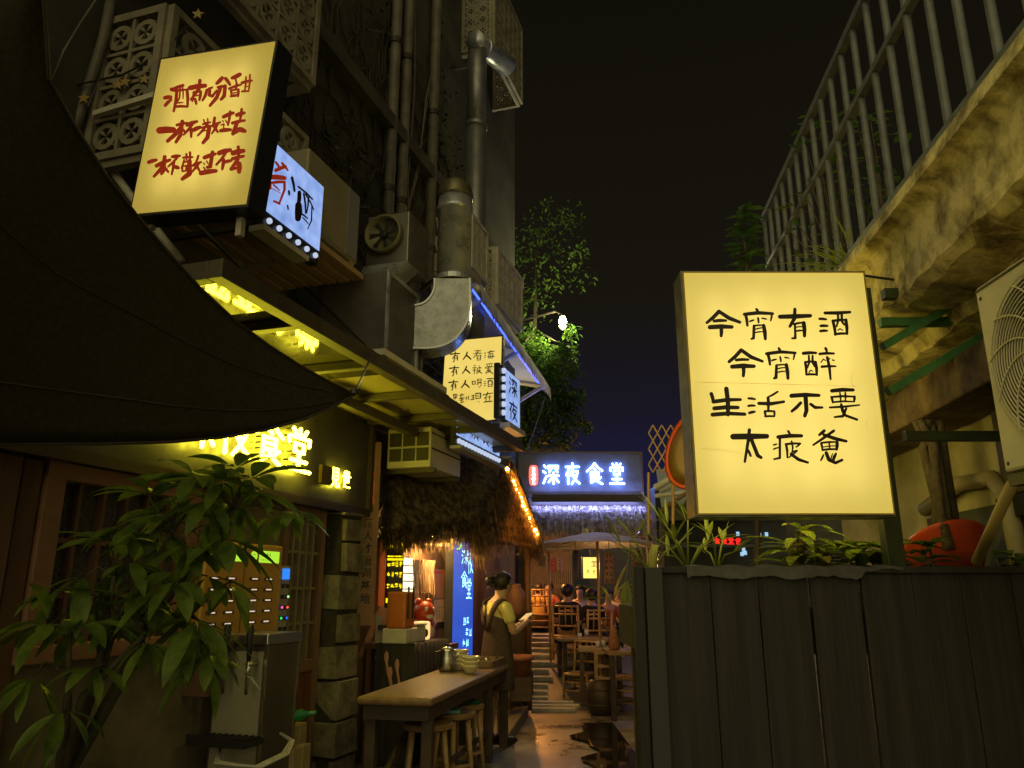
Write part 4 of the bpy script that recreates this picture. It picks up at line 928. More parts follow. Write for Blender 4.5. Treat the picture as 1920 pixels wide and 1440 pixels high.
for y, z in ((-.36, .66), (-.26, .72), (-.3, .6)):
    mb.tube([(-.042, y - .04, z - .12), (-.042, y, z), (-.042, y + .02, z + .1)], .012, 5); mb.ball((-.042, y + .02, z + .12), .03, 8, 6, (.15, .7, 1.6))
for x, z, r_ in ((.3, .5, .06), (.42, .6, .05), (.36, .4, .07)):
    mb.tube([(x - .08, -.508, z - .14), (x - .02, -.508, z), (x + .05, -.508, z + .12)], .012, 5); mb.lathe([(r_, -.004), (1e-4, .0)], 12, (x + .05, -.51, z + .12), Mx.Rotation(R(90), 3, 'X'))
mb.build('print', mat('pink_print', (.45, .22, .16), rough=.8), cl)
def onctr(s, o, z=1.065): return Wp(7.2 + s, .02 + o, z)
T = thing('card_machine', 'orange box with black straps on the counter', 'box', onctr(.1, .3), WA)
mb = MB(); mb.box(-.1, .1, -.08, .1, .12, .42); mb.build('body', mat('orange_card', (.5, .13, .02), (.55, .17, .03), rough=.5, scale=6), T, bevel=.02)
mb = MB(); mb.box(-.07, -.05, -.09, -.081, .2, .46); mb.box(.03, .05, -.09, -.081, .2, .46); mb.build('strap', M_black, T)
mb = MB(); mb.box(-.12, .12, -.1, .12, 0, .119); mb.build('base', M_white, T, bevel=.01)
T = thing('storage_box', 'white plastic tub on the counter beside the orange box', 'tub', onctr(.34, .28), WA)
mb = MB(); mb.box(-.1, .1, -.1, .1, 0, .13); mb.box(-.11, .11, -.11, .11, .131, .15); mb.build('tub', M_white, T, bevel=.01)
T = thing('table_light', 'small glowing cream box with a round hole on the counter', 'box', onctr(.52, .3), WA - .2)
mb = MB(); mb.box(-.08, .08, -.05, .05, .0, .16); mb.build('body', glow('warm_box', (.9, .55, .2), 1.3), T, bevel=.02)
mb = MB(); mb.lathe([(.035, 0), (1e-4, .002)], 16, (0, -.052, .06), Mx.Rotation(R(90), 3, 'X')); mb.build('hole', M_wood, T)
T = thing('red_figurine', 'round red and white lucky figurine at the end of the counter', 'figurine', Wp(8.02, .2, 1.0), WA - .5)
mb = MB(); mb.ball((0, 0, .13), .13, 16, 10, (1, .9, 1)); mb.ball((0, -.02, .3), .1, 16, 10); mb.ball((-.06, 0, .39), .035, 8, 6); mb.ball((.06, 0, .39), .035, 8, 6); mb.build('body', M_red, T, smooth=True)
mb = MB(); mb.ball((0, -.1, .12), .06, 12, 8, (1, .5, 1)); mb.ball((-.035, -.1, .32), .025, 8, 6, (1, .5, 1)); mb.ball((.04, -.1, .32), .025, 8, 6, (1, .5, 1)); mb.ball((0, -.105, .26), .035, 8, 6, (1.3, .5, .7)); mb.build('markings', M_white, T, smooth=True)
T = thing('side_shelf', 'narrow brown shelf carrying the red figurine', 'shelf', Wp(7.94, 0.0, .12), WA)
mb = MB(); mb.box(0, .5, -.4, 0, .83, .878); mb.box(.02, .06, -.38, 0, 0, .83); mb.box(.44, .48, -.38, 0, 0, .83); mb.build('shelf', M_wood, T)
T = thing('power_strip', 'white power strip hung on the pillar side with a coiled cable', 'power strip', P(710, 1185, 6.95), R(15))
mb = MB(); mb.box(-.03, .03, 0, .03, -.1, .13); mb.build('body', M_white, T, bevel=.008)
mb = MB(); mb.box(-.01, .09, -.05, -.001, .02, .06); mb.build('plug', M_black, T, bevel=.008)
mb = MB(); mb.tube([(.0, .01, -.1)] + [(.02 + .06 * math.sin(a * .7), .01 + .01 * math.sin(a), -.3 + .13 * math.cos(a * .7)) for a in range(24)], .006, 6); mb.build('cable', M_white, T, smooth=True)

# ------------------------------------------------------------------ table in front, and what is on it
ca = G(668, 1306, .84); cb = G(787, 1316, .84); cc = G(935, 1251, .84); ang = math.atan2((cc - cb).y, (cc - cb).x)
tw, tl = .50, (cc - cb).length + .35
T = thing('dining_table', 'long narrow wooden table with dark legs running up to the waitress', 'table', (ca.x, ca.y, 0), ang - R(90))
ux = V((math.cos(ang - R(90)), math.sin(ang - R(90)), 0)); uy = V((math.cos(ang), math.sin(ang), 0))
def tp(x, y, z=.84): return V((ca.x, ca.y, 0)) + ux * x + uy * y + V((0, 0, z))
mb = MB(); mb.box(0, tw, 0, tl, .79, .84); mb.build('top', mat('table_top', (.13, .075, .035), (.27, .17, .08), rough=.3, scale=5, stretch=(1, .12, 1), bump=.12, rough2=.5), T, bevel=.018)
mb = MB(); mb.box(.03, .06, .05, tl - .05, .70, .785); mb.box(tw - .06, tw - .03, .05, tl - .05, .70, .785); mb.box(.06, tw - .06, .05, .08, .70, .785); mb.build('apron', M_dwood, T)
for x in (.06, tw - .06):
    for y in (.14, tl - .75, tl - .12):
        mb = MB(); zb = .12 if y > .5 or x < .3 else .0
        mb.box(x - .035, x + .035, y - .035, y + .035, zb, .70); mb.build('leg', M_dwood, T, bevel=.005)
mb = MB(); mb.tube([(tw - .06, .14, .35), (tw - .06, tl - .75, .35)], .02, 8); mb.tube([(.09, .3, .3), (.2, .9, .75)], .03, 8); mb.build('stretcher', M_dwood, T)
# stools
def stool(label, p, h=.46, r=.17):
    T = thing('round_stool', label, 'stool', p, rnde(0, 6), 'round wooden stools under the table')
    mb = MB(); mb.lathe([(r * .9, h - .045), (r, h - .035), (r, h - .01), (r * .95, h)], 24); mb.build('seat', mat('stool_seat', (.17, .1, .045), (.27, .17, .08), rough=.5, scale=6), T, smooth=False)
    for k in range(6):
        a = k * math.pi / 3; mb = MB(); mb.tube([(math.cos(a) * r * .72, math.sin(a) * r * .72, h - .045), (math.cos(a) * r * 1.0, math.sin(a) * r * 1.0, .0)], [.02, .017], 8); mb.build('leg', M_woodl, T, smooth=True)
    mb = MB(); mb.ring((0, 0, h * .3), r * .86, r * .93, V((1, 0, 0)), V((0, 1, 0)), V((0, 0, 1)), .02, 24); mb.build('stretcher', M_woodl, T); return T
stool('nearest round wooden stool under the table front', tp(.32, .52, .12), .5)
stool('round wooden stool in the middle under the table', tp(.36, 1.02, .12), .5)
stool('farthest round stool under the table beside its dark leg', tp(.32, 1.45, .12), .5)
mb = MB(); mb.box(-.16, .16, -.05, .05, 0, .03); o = mb.build('folded_cloth', mat('green_cloth', (.015, .07, .03), rough=.9)); o.location = tp(.3, 1.45, .62); o.rotation_euler = (0, 0, ang - 1.57); tag(o, 'dark green folded cloth on the farthest stool', 'cloth')
mb = MB(); mb.box(-.06, .06, -.08, .08, 0, .02); o = mb.build('blue_napkin_box', mat('blue_card', (.15, .35, .55), rough=.6)); o.location = tp(.36, 1.0, .62); tag(o, 'small pale blue packet on the middle stool', 'packet')
# kettle
T = thing('kettle', 'shiny steel kettle with a black handle on the table', 'kettle', G(838, 1258, .842), .3)
mb = MB(); mb.lathe([(.062, 0), (.07, .02), (.066, .1), (.055, .16), (.057, .175), (.03, .19), (1e-4, .195)], 24); mb.tube([(.055, 0, .09), (.1, 0, .14), (.115, 0, .165)], [.018, .012, .009], 8); mb.build('body', M_steel, T, smooth=True)
mb = MB(); mb.tube([(-.055, 0, .16), (-.11, 0, .15), (-.115, 0, .07), (-.065, 0, .04)], .009, 8); mb.ball((0, 0, .205), .013, 8, 6); mb.build('handle', M_black, T, smooth=True)
# bowl stacks
def bowls(side, p, n):
    for i in range(n):
        mb = MB(); pr = [(.035, 0), (.04, .006), (.07, .05), (.078, .065), (.074, .065), (.064, .05), (.03, .012), (1e-4, .01)]
        mb.lathe(pr, 24); o = mb.build('bowl', M_porc, None, smooth=True); o.location = p + V((rnde(-.003, .003), rnde(-.003, .003), i * .033))
        rank = 'topmost' if i == n - 1 else 'lowest' if i == 0 else ('second' if i == 1 else 'third') + ' from the bottom'
        tag(o, 'cream bowl, %s in the %s' % (rank, side), 'bowl', 'cream bowls stacked on the table')
bowls('four-bowl stack beside the kettle', G(862, 1256, .842), 4)
bowls('three-bowl stack nearer the edge', G(882, 1262, .842), 3)
# tray with trims at the far end
T = thing('serving_tray', 'shallow steel and brown serving tray on the far end of the table', 'tray', tp(.26, tl - .42, .842), ang - R(90))
mb = MB(); mb.box(-.19, .2, -.22, .25, 0, .012); mb.box(-.19, .2, -.23, -.21, .012, .06); mb.box(-.19, .2, .23, .25, .012, .06); mb.box(-.2, -.18, -.23, .25, .012, .06); mb.box(.18, .2, -.23, .25, .012, .06); mb.build('tray', mat('tray_metal', (.25, .17, .12), (.35, .25, .18), rough=.3, metal=.6, scale=5), T)
mb = MB(); mb.lathe([(.05, .013), (.075, .035), (.07, .035), (1e-4, .02)], 20, (-.08, -.1, 0)); mb.build('saucer', M_porc, T, smooth=True)
mb = MB(); mb.ball((.12, -.15, .06), .022, 8, 6); mb.ball((.06, -.17, .05), .016, 8, 6); mb.build('glass_stub', M_steel, T, smooth=True)
# ------------------------------------------------------------------ people
def skin(name, J, E, m, parent, sub=2, root=None):
    ks = list(J); idx = {k: i for i, k in enumerate(ks)}
    me = bpy.data.meshes.new(name); me.from_pydata([J[k][0] for k in ks], [(idx[a], idx[b]) for a, b in E], [])
    o = bpy.data.objects.new(name, me); COL.objects.link(o)
    md = o.modifiers.new('skin', 'SKIN'); md.use_smooth_shade = True
    sv = me.skin_vertices[0].data
    for k in ks:
        r = J[k][1]; sv[idx[k]].radius = r if isinstance(r, tuple) else (r, r); sv[idx[k]].use_root = (k == (root or ks[0]))
    sb = o.modifiers.new('sub', 'SUBSURF'); sb.levels = sub; sb.render_levels = sub
    mm = bpy.data.meshes.new_from_object(o.evaluated_get(bpy.context.evaluated_depsgraph_get()))
    bpy.data.objects.remove(o); mm.name = name; mm.materials.clear(); mm.materials.append(m)
    for p in mm.polygons: p.use_smooth = True
    r = bpy.data.objects.new(name, mm); COL.objects.link(r); r.parent = parent; return r
def limb(J, E, chain): # chain: [(key, pos, r)], first may be an existing key
    for i, (k, p, r) in enumerate(chain):
        if p is not None: J[k] = (p, r)
        if i: E.append((chain[i - 1][0], k))
def hand(J, E, wrist, pre, c, d, u, sgn):
    """palm and five curled fingers; c palm centre, d finger direction, u knuckle-side direction"""
    c, d, u = V(c), V(d).normalized(), V(u).normalized(); x = d.cross(u) * sgn
    J[pre + 'palm'] = (c, (.03, .018)); E.append((wrist, pre + 'palm'))
    for i in range(4):
        L = (.028, .032, .03, .023)[i]; b = c + d * .04 + x * (-.027 + .018 * i)
        J[pre + 'k%d' % i] = (b, .0095); J[pre + 'm%d' % i] = (b + d * L - u * .008, .0085); J[pre + 't%d' % i] = (b + d * L * 1.5 - u * .03, .0075)
        E += [(pre + 'palm', pre + 'k%d' % i), (pre + 'k%d' % i, pre + 'm%d' % i), (pre + 'm%d' % i, pre + 't%d' % i)]
    b = c - x * .03 + d * .0; J[pre + 'th0'] = (b, .011); J[pre + 'th1'] = (b + d * .03 - x * .012 - u * .012, .009); J[pre + 'th2'] = (b + d * .055 - x * .004 - u * .02, .008)
    E += [(pre + 'palm', pre + 'th0'), (pre + 'th0', pre + 'th1'), (pre + 'th1', pre + 'th2')]
T = thing('person', 'woman in yellow T-shirt and brown apron, hair in a bun, reading a note', 'person', (-.135, 7.68, .12), R(-52))
J, E = {}, []
limb(J, E, [('pelvis', V((0, 0, .82)), (.13, .1)), ('waist', V((0, -.005, .97)), (.11, .085)), ('chest', V((0, -.01, 1.13)), (.125, .095)), ('nb', V((0, -.005, 1.25)), (.07, .06)), ('neck', V((0, .02, 1.31)), .046), ('jaw', V((0, .06, 1.37)), (.062, .066)), ('skull', V((0, .06, 1.44)), (.078, .09)), ('crown', V((0, .045, 1.505)), (.06, .07))])
limb(J, E, [('jaw', None, 0), ('chin', V((0, .115, 1.345)), .022)])
for s, n in ((1, 'r'), (-1, 'l')):
    limb(J, E, [('nb', None, 0), (n + 'sh', V((s * .15, -.01, 1.225)), .052), (n + 'ua', V((s * .185, .0, 1.11)), .044), (n + 'el', V((s * .2, .03, .985)), .036)])
    limb(J, E, [('pelvis', None, 0), (n + 'hip', V((s * .085, 0, .76)), .09), (n + 'kn', V((s * .085, .015, .44)), .052), (n + 'cf', V((s * .085, -.015, .3)), .05), (n + 'an', V((s * .085, -.02, .08)), .032), (n + 'ft', V((s * .095, .09, .035)), .03)])
limb(J, E, [('rel', None, 0), ('rwr', V((.11, .235, 1.06)), .025)]); hand(J, E, 'rwr', 'r', (.085, .285, 1.085), (-.35, .9, .25), (.5, .1, .85), 1)
limb(J, E, [('lel', None, 0), ('lwr', V((-.06, .25, 1.03)), .025)]); hand(J, E, 'lwr', 'l', (-.03, .3, 1.055), (.4, .9, .2), (-.4, .1, .9), -1)
body = skin('body', J, E, M_skin, T)
mb = MB(); mb.prism([(-.012, .145, 1.40), (.012, .145, 1.40), (.004, .138, 1.445), (-.004, .138, 1.445)], (0, 0, 0), (0, .02, -.004))
mb.ball((.082, .055, 1.42), .022, 8, 6, (.5, .8, 1.2)); mb.ball((-.082, .055, 1.42), .022, 8, 6, (.5, .8, 1.2)); mb.build('ear_and_nose', M_skin, T, smooth=True)
mb = MB(); mb.ball((.03, .146, 1.432), .009, 8, 6, (1.4, .5, .7)); mb.ball((-.03, .146, 1.432), .009, 8, 6, (1.4, .5, .7)); mb.build('eye', M_black, T)
mb = MB(); mb.ball((0, .143, 1.375), .012, 8, 6, (1.8, .5, .5)); mb.build('mouth', mat('lips', (.35, .1, .08), rough=.4), T)
J, E = {}, []
limb(J, E, [('w', V((0, -.005, .93)), (.118, .095)), ('c', V((0, -.012, 1.12)), (.135, .106)), ('n', V((0, -.006, 1.235)), (.085, .07))])
for s, n in ((1, 'r'), (-1, 'l')): limb(J, E, [('n', None, 0), (n + 'sh', V((s * .152, -.01, 1.22)), .064), (n + 'ua', V((s * .186, .0, 1.11)), .058), (n + 'e', V((s * .194, .01, 1.075)), .057)])
skin('t_shirt', J, E, mat('yellow_jersey', (.66, .56, .16), (.74, .65, .24), rough=.85, scale=12, bump=.2), T)
mb = MB(); rings = [(1.10, .135, .112), (1.06, .142, .118), (.98, .145, .118), (.88, .165, .128), (.75, .185, .14), (.6, .195, .15), (.49, .2, .155), (.485, .194, .149)]
n = 36
for z, rx, ry in rings:
    for k in range(n):
        a = 2 * math.pi * k / n; w = 1 + .022 * math.sin(5 * a + 1) * (1.1 - z); zz = z + (.05 * math.cos(a + 1.57) if z > 1.05 else 0)
        mb.v.append((rx * w * math.cos(a), ry * w * math.sin(a) - .008, zz))
for i in range(len(rings) - 1):
    for k in range(n): mb.f.append((i * n + k, i * n + (k + 1) % n, (i + 1) * n + (k + 1) % n, (i + 1) * n + k))
M_apr = mat('brown_apron', (.05, .03, .025), (.075, .045, .035), rough=.8, scale=25)
ap = mb.build('apron', M_apr, T, smooth=True)
def strap(ps, w):
    mb = MB()
    for i, p in enumerate(ps):
        p = V(p); d = (V(ps[min(i + 1, len(ps) - 1)]) - V(ps[max(i - 1, 0)])).normalized(); nrm = V((p.x * .7, p.y - 0, .2 if abs(p.y) < .05 else 0)).normalized()
        x = d.cross(nrm).normalized() * w / 2; mb.v += [tuple(p - x), tuple(p + x)]
    for i in range(len(ps) - 1): mb.f.append((2 * i, 2 * i + 1, 2 * i + 3, 2 * i + 2))
    o = mb.build('strap', M_apr, ap, smooth=True); s = o.modifiers.new('t', 'SOLIDIFY'); s.thickness = .012; s.offset = 0
for s in (1, -1): strap([(s * .015, -.132, 1.02), (s * .05, -.137, 1.10), (s * .085, -.13, 1.18), (s * .105, -.095, 1.255), (s * .108, -.03, 1.297), (s * .105, .045, 1.265), (s * .1, .11, 1.18), (s * .09, .125, 1.08)], .052)
mb = MB(); mb.ball((0, .045, 1.452), .105, 20, 12, (.92, 1.02, .98)); mb.v = [v for v in mb.v]
for i, v in enumerate(mb.v):           # cut the hair cap away from the face
    x, y, z = v
    if y > .085 and z < 1.475: mb.v[i] = (x * .8, .085 - (y - .085) * .3, z + .01)
    if z < 1.40: mb.v[i] = (x * .75, min(y, .03), max(z, 1.375))
mb.ball((-.02, -.085, 1.46), .045, 12, 8); mb.ball((.0, -.06, 1.42), .03, 10, 6)
mb.v = [(x + rnde(-.004, .004), y + rnde(-.004, .004), z + rnde(-.004, .004)) for x, y, z in mb.v]
for k in range(90):
    a = rnde(0, 6.3); h_ = rnde(-.03, .1); p0 = V((.096 * math.cos(a) * .95, .045 + .1 * math.sin(a) - (.03 if math.sin(a) > .3 else 0), 1.45 + h_)); p1 = V((-.02 + rnde(-.03, .03), -.085 + rnde(-.04, .03), 1.46 + rnde(-.04, .04)))
    m_ = (p0 + p1) / 2; o_ = (m_ - V((0, .045, 1.45))); m_ = V((0, .045, 1.45)) + o_.normalized() * max(.104, o_.length); mb.tube([p0, m_, p1], .0025, 4, False)
for k in range(14): a = rnde(0, 6.3); mb.tube([(.03 * math.cos(a) - .02, -.085, 1.46), (.06 * math.cos(a) - .02, -.11 + rnde(-.02, .02), 1.46 + .06 * math.sin(a)), (.075 * math.cos(a) - .02, -.12, 1.45 + .07 * math.sin(a))], .0016, 3, False)
mb.build('hair', M_hair, T, smooth=True)
mb = MB(); mb.ball((-.02, -.075, 1.495), .014, 8, 6); mb.build('hair_tie', mat('amber_tie', (.5, .2, .08), rough=.4), T)
for s in (1, -1):
    mb = MB(); mb.ball((s * .092, .045, .042), .05, 14, 8, (.85, 2.35, .84)); mb.tube([(s * .087, -.03, .04), (s * .086, -.03, .1)], [.045, .042], 12); mb.build('shoe', mat('black_shoe', (.012, .011, .01), rough=.5), T, smooth=True)
o = thing('note_pad', 'small white paper note held in the waitress\'s hands', 'paper', T.location, R(-52))
mb = MB(); mb.prism([(-.05, .30, 1.085), (.08, .29, 1.1), (.09, .37, 1.16), (-.04, .38, 1.145)], (0, 0, 0), (0, -.003, .006)); mb.build('sheet', mat('white_note', (.75, .7, .66), rough=.7), o)

def sitter(label, p, rz, shirt, hair=True, sc=1.0, group='diners seated in the courtyard'):
    T = thing('person', label, 'person', p, rz, group); T.scale = (sc,) * 3; h = .3
    J, E = {}, []
    limb(J, E, [('pe', V((0, 0, h + .1)), (.15, .12)), ('wa', V((0, .02, h + .27)), (.125, .1)), ('ch', V((0, .05, h + .43)), (.15, .11)), ('nb', V((0, .07, h + .54)), .07), ('ne', V((0, .085, h + .6)), .05), ('ja', V((0, .11, h + .66)), (.065, .07)), ('sk', V((0, .11, h + .73)), (.08, .09)), ('cr', V((0, .1, h + .79)), (.06, .07))])
    for s, n in ((1, 'r'), (-1, 'l')):
        limb(J, E, [('nb', None, 0), (n + 's', V((s * .17, .05, h + .5)), .055), (n + 'e', V((s * .22, .1, h + .27)), .042), (n + 'w', V((s * .12, .3, h + .3)), .028), (n + 'h', V((s * .1, .37, h + .31)), (.035, .02))])
        limb(J, E, [('pe', None, 0), (n + 'hp', V((s * .1, .08, h + .07)), .09), (n + 'k', V((s * .12, .42, h + .1)), .06), (n + 'a', V((s * .12, .4, .09)), .042), (n + 'f', V((s * .13, .52, .04)), .035)])
    skin('body', J, E, M_skin, T, 1)
    J, E = {}, []
    limb(J, E, [('pe', V((0, 0, h + .12)), (.165, .135)), ('wa', V((0, .02, h + .27)), (.14, .115)), ('ch', V((0, .05, h + .43)), (.165, .125)), ('nb', V((0, .07, h + .53)), .085)])
    for s, n in ((1, 'r'), (-1, 'l')): limb(J, E, [('nb', None, 0), (n + 's', V((s * .172, .05, h + .495)), .07), (n + 'e', V((s * .21, .09, h + .33)), .06)])
    skin('shirt', J, E, shirt, T, 1)
    J, E = {}, []
    limb(J, E, [('pe', V((0, 0, h + .09)), (.165, .13))])
    for s, n in ((1, 'r'), (-1, 'l')): limb(J, E, [('pe', None, 0), (n + 'hp', V((s * .1, .1, h + .07)), .1), (n + 'k', V((s * .12, .43, h + .1)), .072), (n + 'a', V((s * .12, .4, .14)), .055)])
    skin('trousers', J, E, mat('dark_trousers', (.02, .02, .025), rough=.8), T, 1)
    mb = MB(); mb.ball((0, .085, h + .74), .108, 14, 10, (.93, 1.0, 1.0))
    for i, (x, y, z) in enumerate(mb.v):
        if y > .13 and z < h + .77: mb.v[i] = (x * .8, .11, z)
        if z < h + .68: mb.v[i] = (x * .8, min(y, .07), max(z, h + .64) if hair else z)
    mb.build('hair', M_hair, T, smooth=True); return T
M_bt = mat('black_shirt', (.012, .012, .016), rough=.85); M_yt = mat('amber_shirt', (.5, .3, .06), rough=.8); M_rt = mat('red_shirt', (.4, .1, .04), rough=.8); M_wt = mat('pale_shirt', (.5, .42, .36), rough=.8)
def sit(label, px, py, Y, rz, sh, sc=1.0, hair=True):
    p = P(px, py, Y); return sitter(label, (p.x, p.y, p.z - 1.13 * sc), R(rz), sh, hair, sc)
sit('seated man in a black shirt seen from behind at the middle table', 1062, 1096, 13.0, -10, M_bt, 1.05)
sit('seated person in black right of the middle table, turned away', 1112, 1104, 12.8, 15, M_bt, 1.0)
sit('seated diner in an amber top far back on a bamboo chair', 1010, 1094, 15.0, 5, M_yt, .95)
sit('seated diner with bare arms facing the alley at the far left table', 996, 1098, 15.6, 175, M_rt, .95)
sit('seated diner in a pale shirt facing us behind the black-shirted man', 1088, 1098, 14.4, 170, M_wt, .95)
sit('dark haired diner at the far back beside the bamboo wall', 1031, 1092, 15.8, 160, M_rt, .95)

sit('seated diner in a red top behind the table with cups', 1138, 1106, 13.4, 185, M_rt, .95)
sit('seated diner in a pale shirt at the far right by the back wall', 1160, 1100, 15.2, 160, M_wt, .95)
sit('long haired diner in black farthest back under the small umbrella', 1048, 1090, 16.4, 175, M_bt, .9)
# ------------------------------------------------------------------ courtyard beyond: gate, sign, umbrellas, furniture
gy = 12.0
T = thing('timber_gate', 'dark wooden gate across the alley carrying the blue-lit sign', 'gate', (0, gy, 0))
xl, xr = P(985, 900, gy).x, P(1216, 900, gy).x; zt = P(1100, 850, gy).z; zb = P(1100, 932, gy).z
mb = MB(); mb.box(xr - .07, xr + .05, -.05, .09, gh(1, gy) - .05, zb); mb.build('post', M_dwood, T, bevel=.01)
mb = MB(); mb.box(xl - .1, xl + .02, -.05, .09, gh(1, gy) - .05, zb); mb.build('post', M_dwood, T, bevel=.01)
mb = MB(); mb.box(xl - .3, xr + .15, -.01, .1, zb - .14, zb - .005); mb.build('crossbeam', M_dwood, T, bevel=.01)
mb = MB()
for k in range(5200):
    x = rnde(xl - .1, xr - .05); y = rnde(-.30, .0); zz = zb - .15 - .45 * abs(y) + rnde(-.02, .03)
    blade(mb, (x, y, zz), (rnde(-.25, .25), rnde(-1.2, -.5), -1), rnde(.25, .5), rnde(.005, .010), .5)
mb.build('thatch_fringe', mat('gate_straw', (.14, .1, .09), (.5, .42, .38), rough=.8, lo=.42, hi=.6, scale=14), T)
T = thing('gate_sign', 'dark gate sign with blue-white glowing characters and a red seal above the thatch fringe', 'lit sign', (0, gy - .13, zb))
w0, w1 = P(972, 880, gy - .13).x, P(1205, 880, gy - .13).x; H = zt - zb
mb = MB(); mb.box(w0, w1, 0, .08, 0, H); mb.build('board', mat('gate_board', (.075, .08, .10), (.11, .115, .14), rough=.4, scale=5), T)
mb = MB(); mb.box(w0, w1, -.03, -.001, H - .03, H); mb.box(w0, w1, -.03, -.001, 0, .03); mb.box(w1 - .03, w1, -.03, -.001, .03, H - .03); mb.build('trim', mat('gate_trim', (.12, .08, .07), rough=.5), T)
mb = MB(); mb.box(w0 + .2, w1 - .03, -.10, -.088, -.10, .02); mb.build('lip', mat('gate_lip', (.05, .035, .03), rough=.6), T); mb = MB(); mb.box(w0 + .25, w1 - .05, -.07, -.03, -.035, -.015); mb.build('light_strip', glow('cold_strip', (.28, .36, 1.0), 110), T)
def gs(px, py): p = P(px, py, gy - .17); return p.x, p.z - zb
for k, a, b in (('shen', 1018, 1048), ('ye', 1060, 1087), ('shi', 1100, 1130), ('tang', 1143, 1170)):
    x0, z0 = gs(a, 909); x1, z1 = gs(b, 868); mb = MB(); neon_glyph(mb, k, lambda x, z: V((x, -.04, z)), x0, z0, x1 - x0, z1 - z0, .0125); mb.build('letter', M_neonw, T, smooth=True)
x0, z0 = gs(992, 910); x1, z1 = gs(1009, 872); mb = MB(); xm, hw = (x0 + x1) / 2, (x1 - x0) / 2
b = [V((xm + hw * math.copysign(abs(math.cos(a)) ** .5, math.cos(a)), -.03, (z0 + z1) / 2 + (z1 - z0) / 2 * math.copysign(abs(math.sin(a)) ** .6, math.sin(a)))) for a in [i * math.pi / 14 for i in range(28)]]
mb.prism(list(reversed(b)), (0, 0, 0), (0, .028, 0)); sl2 = mb.build('seal', M_neonr, T)
mb = MB(); f = lambda x, y, o: V((x0 + (x1 - x0) * (.25 + x / 200), -.0315 - o, z1 - (z1 - z0) * (.12 + y / 250)))
for i, k in enumerate(('jian', 'shi4')):
    for a in GL[k].split(';'): mb.stroke([(x, y + i * 105) for x, y in pts(a)], 14, f)
mb.build('seal_writing', glow('white_glow', (1, .9, .95), 3), sl2)
mb = MB(); mb.tube([P(1022, 745, 11.6), P(1004, 800, 11.7), P(985, 852, 11.87)], .008, 5); o = mb.build('stay_wire', M_galvd); tag(o, 'thin stay wire from the awning tip down to the gate sign', 'wire')

def umbrella(label, px, py, Y, wpx, m, tilt=0, hpx=None):
    p = P(px, py, Y); r = wpx / 2 * Y / F / 1.02; g = gh(p.x, Y)
    T = thing('paper_umbrella', label, 'umbrella', (p.x, p.y, g), 0, 'paper umbrellas in the courtyard'); z = p.z - g
    mb = MB(); n = 28; Mt = Mx.Rotation(R(tilt), 3, 'Y')
    for i in range(5):
        rr = r * i / 4
        for k in range(n): a = 2 * math.pi * k / n; v = Mt @ V((max(rr, .01) * math.cos(a), max(rr, .01) * math.sin(a), .2 * r * (1 - (i / 4) ** 1.25) - (0 if k % 2 else .012 * i / 4))); mb.v.append((v.x, v.y, v.z + z))
    for i in range(4):
        for k in range(n): mb.f.append((i * n + k, i * n + (k + 1) % n, (i + 1) * n + (k + 1) % n, (i + 1) * n + k))
    o = mb.build('canopy', m, T); s = o.modifiers.new('t', 'SOLIDIFY'); s.thickness = .008
    mb = MB()
    for k in range(0, n, 2):
        a = 2 * math.pi * k / n; a_ = Mt @ V((.03 * math.cos(a), .03 * math.sin(a), .15 * r)); b_ = Mt @ V((r * .97 * math.cos(a), r * .97 * math.sin(a), -.03))
        mb.tube([a_ + V((0, 0, z - .012)), b_ + V((0, 0, z))], .006, 4)
    mb.build('rib', M_bamboo, T)
    mb = MB(); mb.tube([(0, 0, 0), (0, 0, z + .22 * r)], .02, 8); mb.build('pole', M_bamboo, T, smooth=True)
    mb = MB(); mb.lathe([(.05, z + .19 * r), (.04, z + .24 * r), (1e-4, z + .3 * r)], 10); mb.build('finial', M_wood, T, smooth=True); return T
M_um = mat('oil_paper', (.4, .31, .2), (.5, .4, .27), rough=.7, scale=5, trans=.4); M_um2 = mat('pale_oil_paper', (.6, .55, .42), (.68, .62, .5), rough=.7, scale=5, trans=.4)
umbrella('large brown paper umbrella hung with paper strips in the courtyard', 1120, 1022, 11.2, 235, M_um)
umbrella('smaller tan paper umbrella beyond the thatched gable', 1030, 1034, 12.7, 125, M_um2, -5)
umbrella('pale umbrella standing higher behind the large brown one', 1200, 1000, 14.2, 190, M_um2)
umbrella('pale umbrella low beyond the fence under the big lightbox', 1350, 1040, 11.0, 210, M_um2)
def strip(label, px0, py0, px1, py1, Y, m, ink=M_ink, cols=1):
    a, b = P(px0, py0, Y), P(px1, py1, Y); w, h = b.x - a.x, a.z - b.z
    T = thing('paper_strip', label, 'paper banner', (a.x, Y, b.z), rnde(-.25, .25), 'paper strips hanging from the umbrellas')
    mb = MB(); n = 6
    for i in range(n + 1): z = h * i / n; y = .02 * math.sin(i * .9 + px0); mb.v += [(0, y, z), (w, y, z)]
    for i in range(n): mb.f.append((2 * i, 2 * i + 1, 2 * i + 3, 2 * i + 2))
    o = mb.build('sheet', m, T, smooth=True); s = o.modifiers.new('t', 'SOLIDIFY'); s.thickness = .003
    mb = MB(); k = max(3, int(h / (w * .6) * 1.1))
    for c in range(cols):
        for i in range(k): put_strokes(mb, scribble(5), lambda x, y, o: V((w * (.12 + .42 * c + x / 100 * (.7 if cols == 1 else .34)), -.026 - o, h * (1 - (i + .15) / k) - y / 100 * h * .7 / k)))
    mb.build('writing', ink, T); mb = MB(); mb.tube([(w / 2, 0, h), (w / 2, 0, h + .25)], .004, 4); mb.build('string', M_black, T)
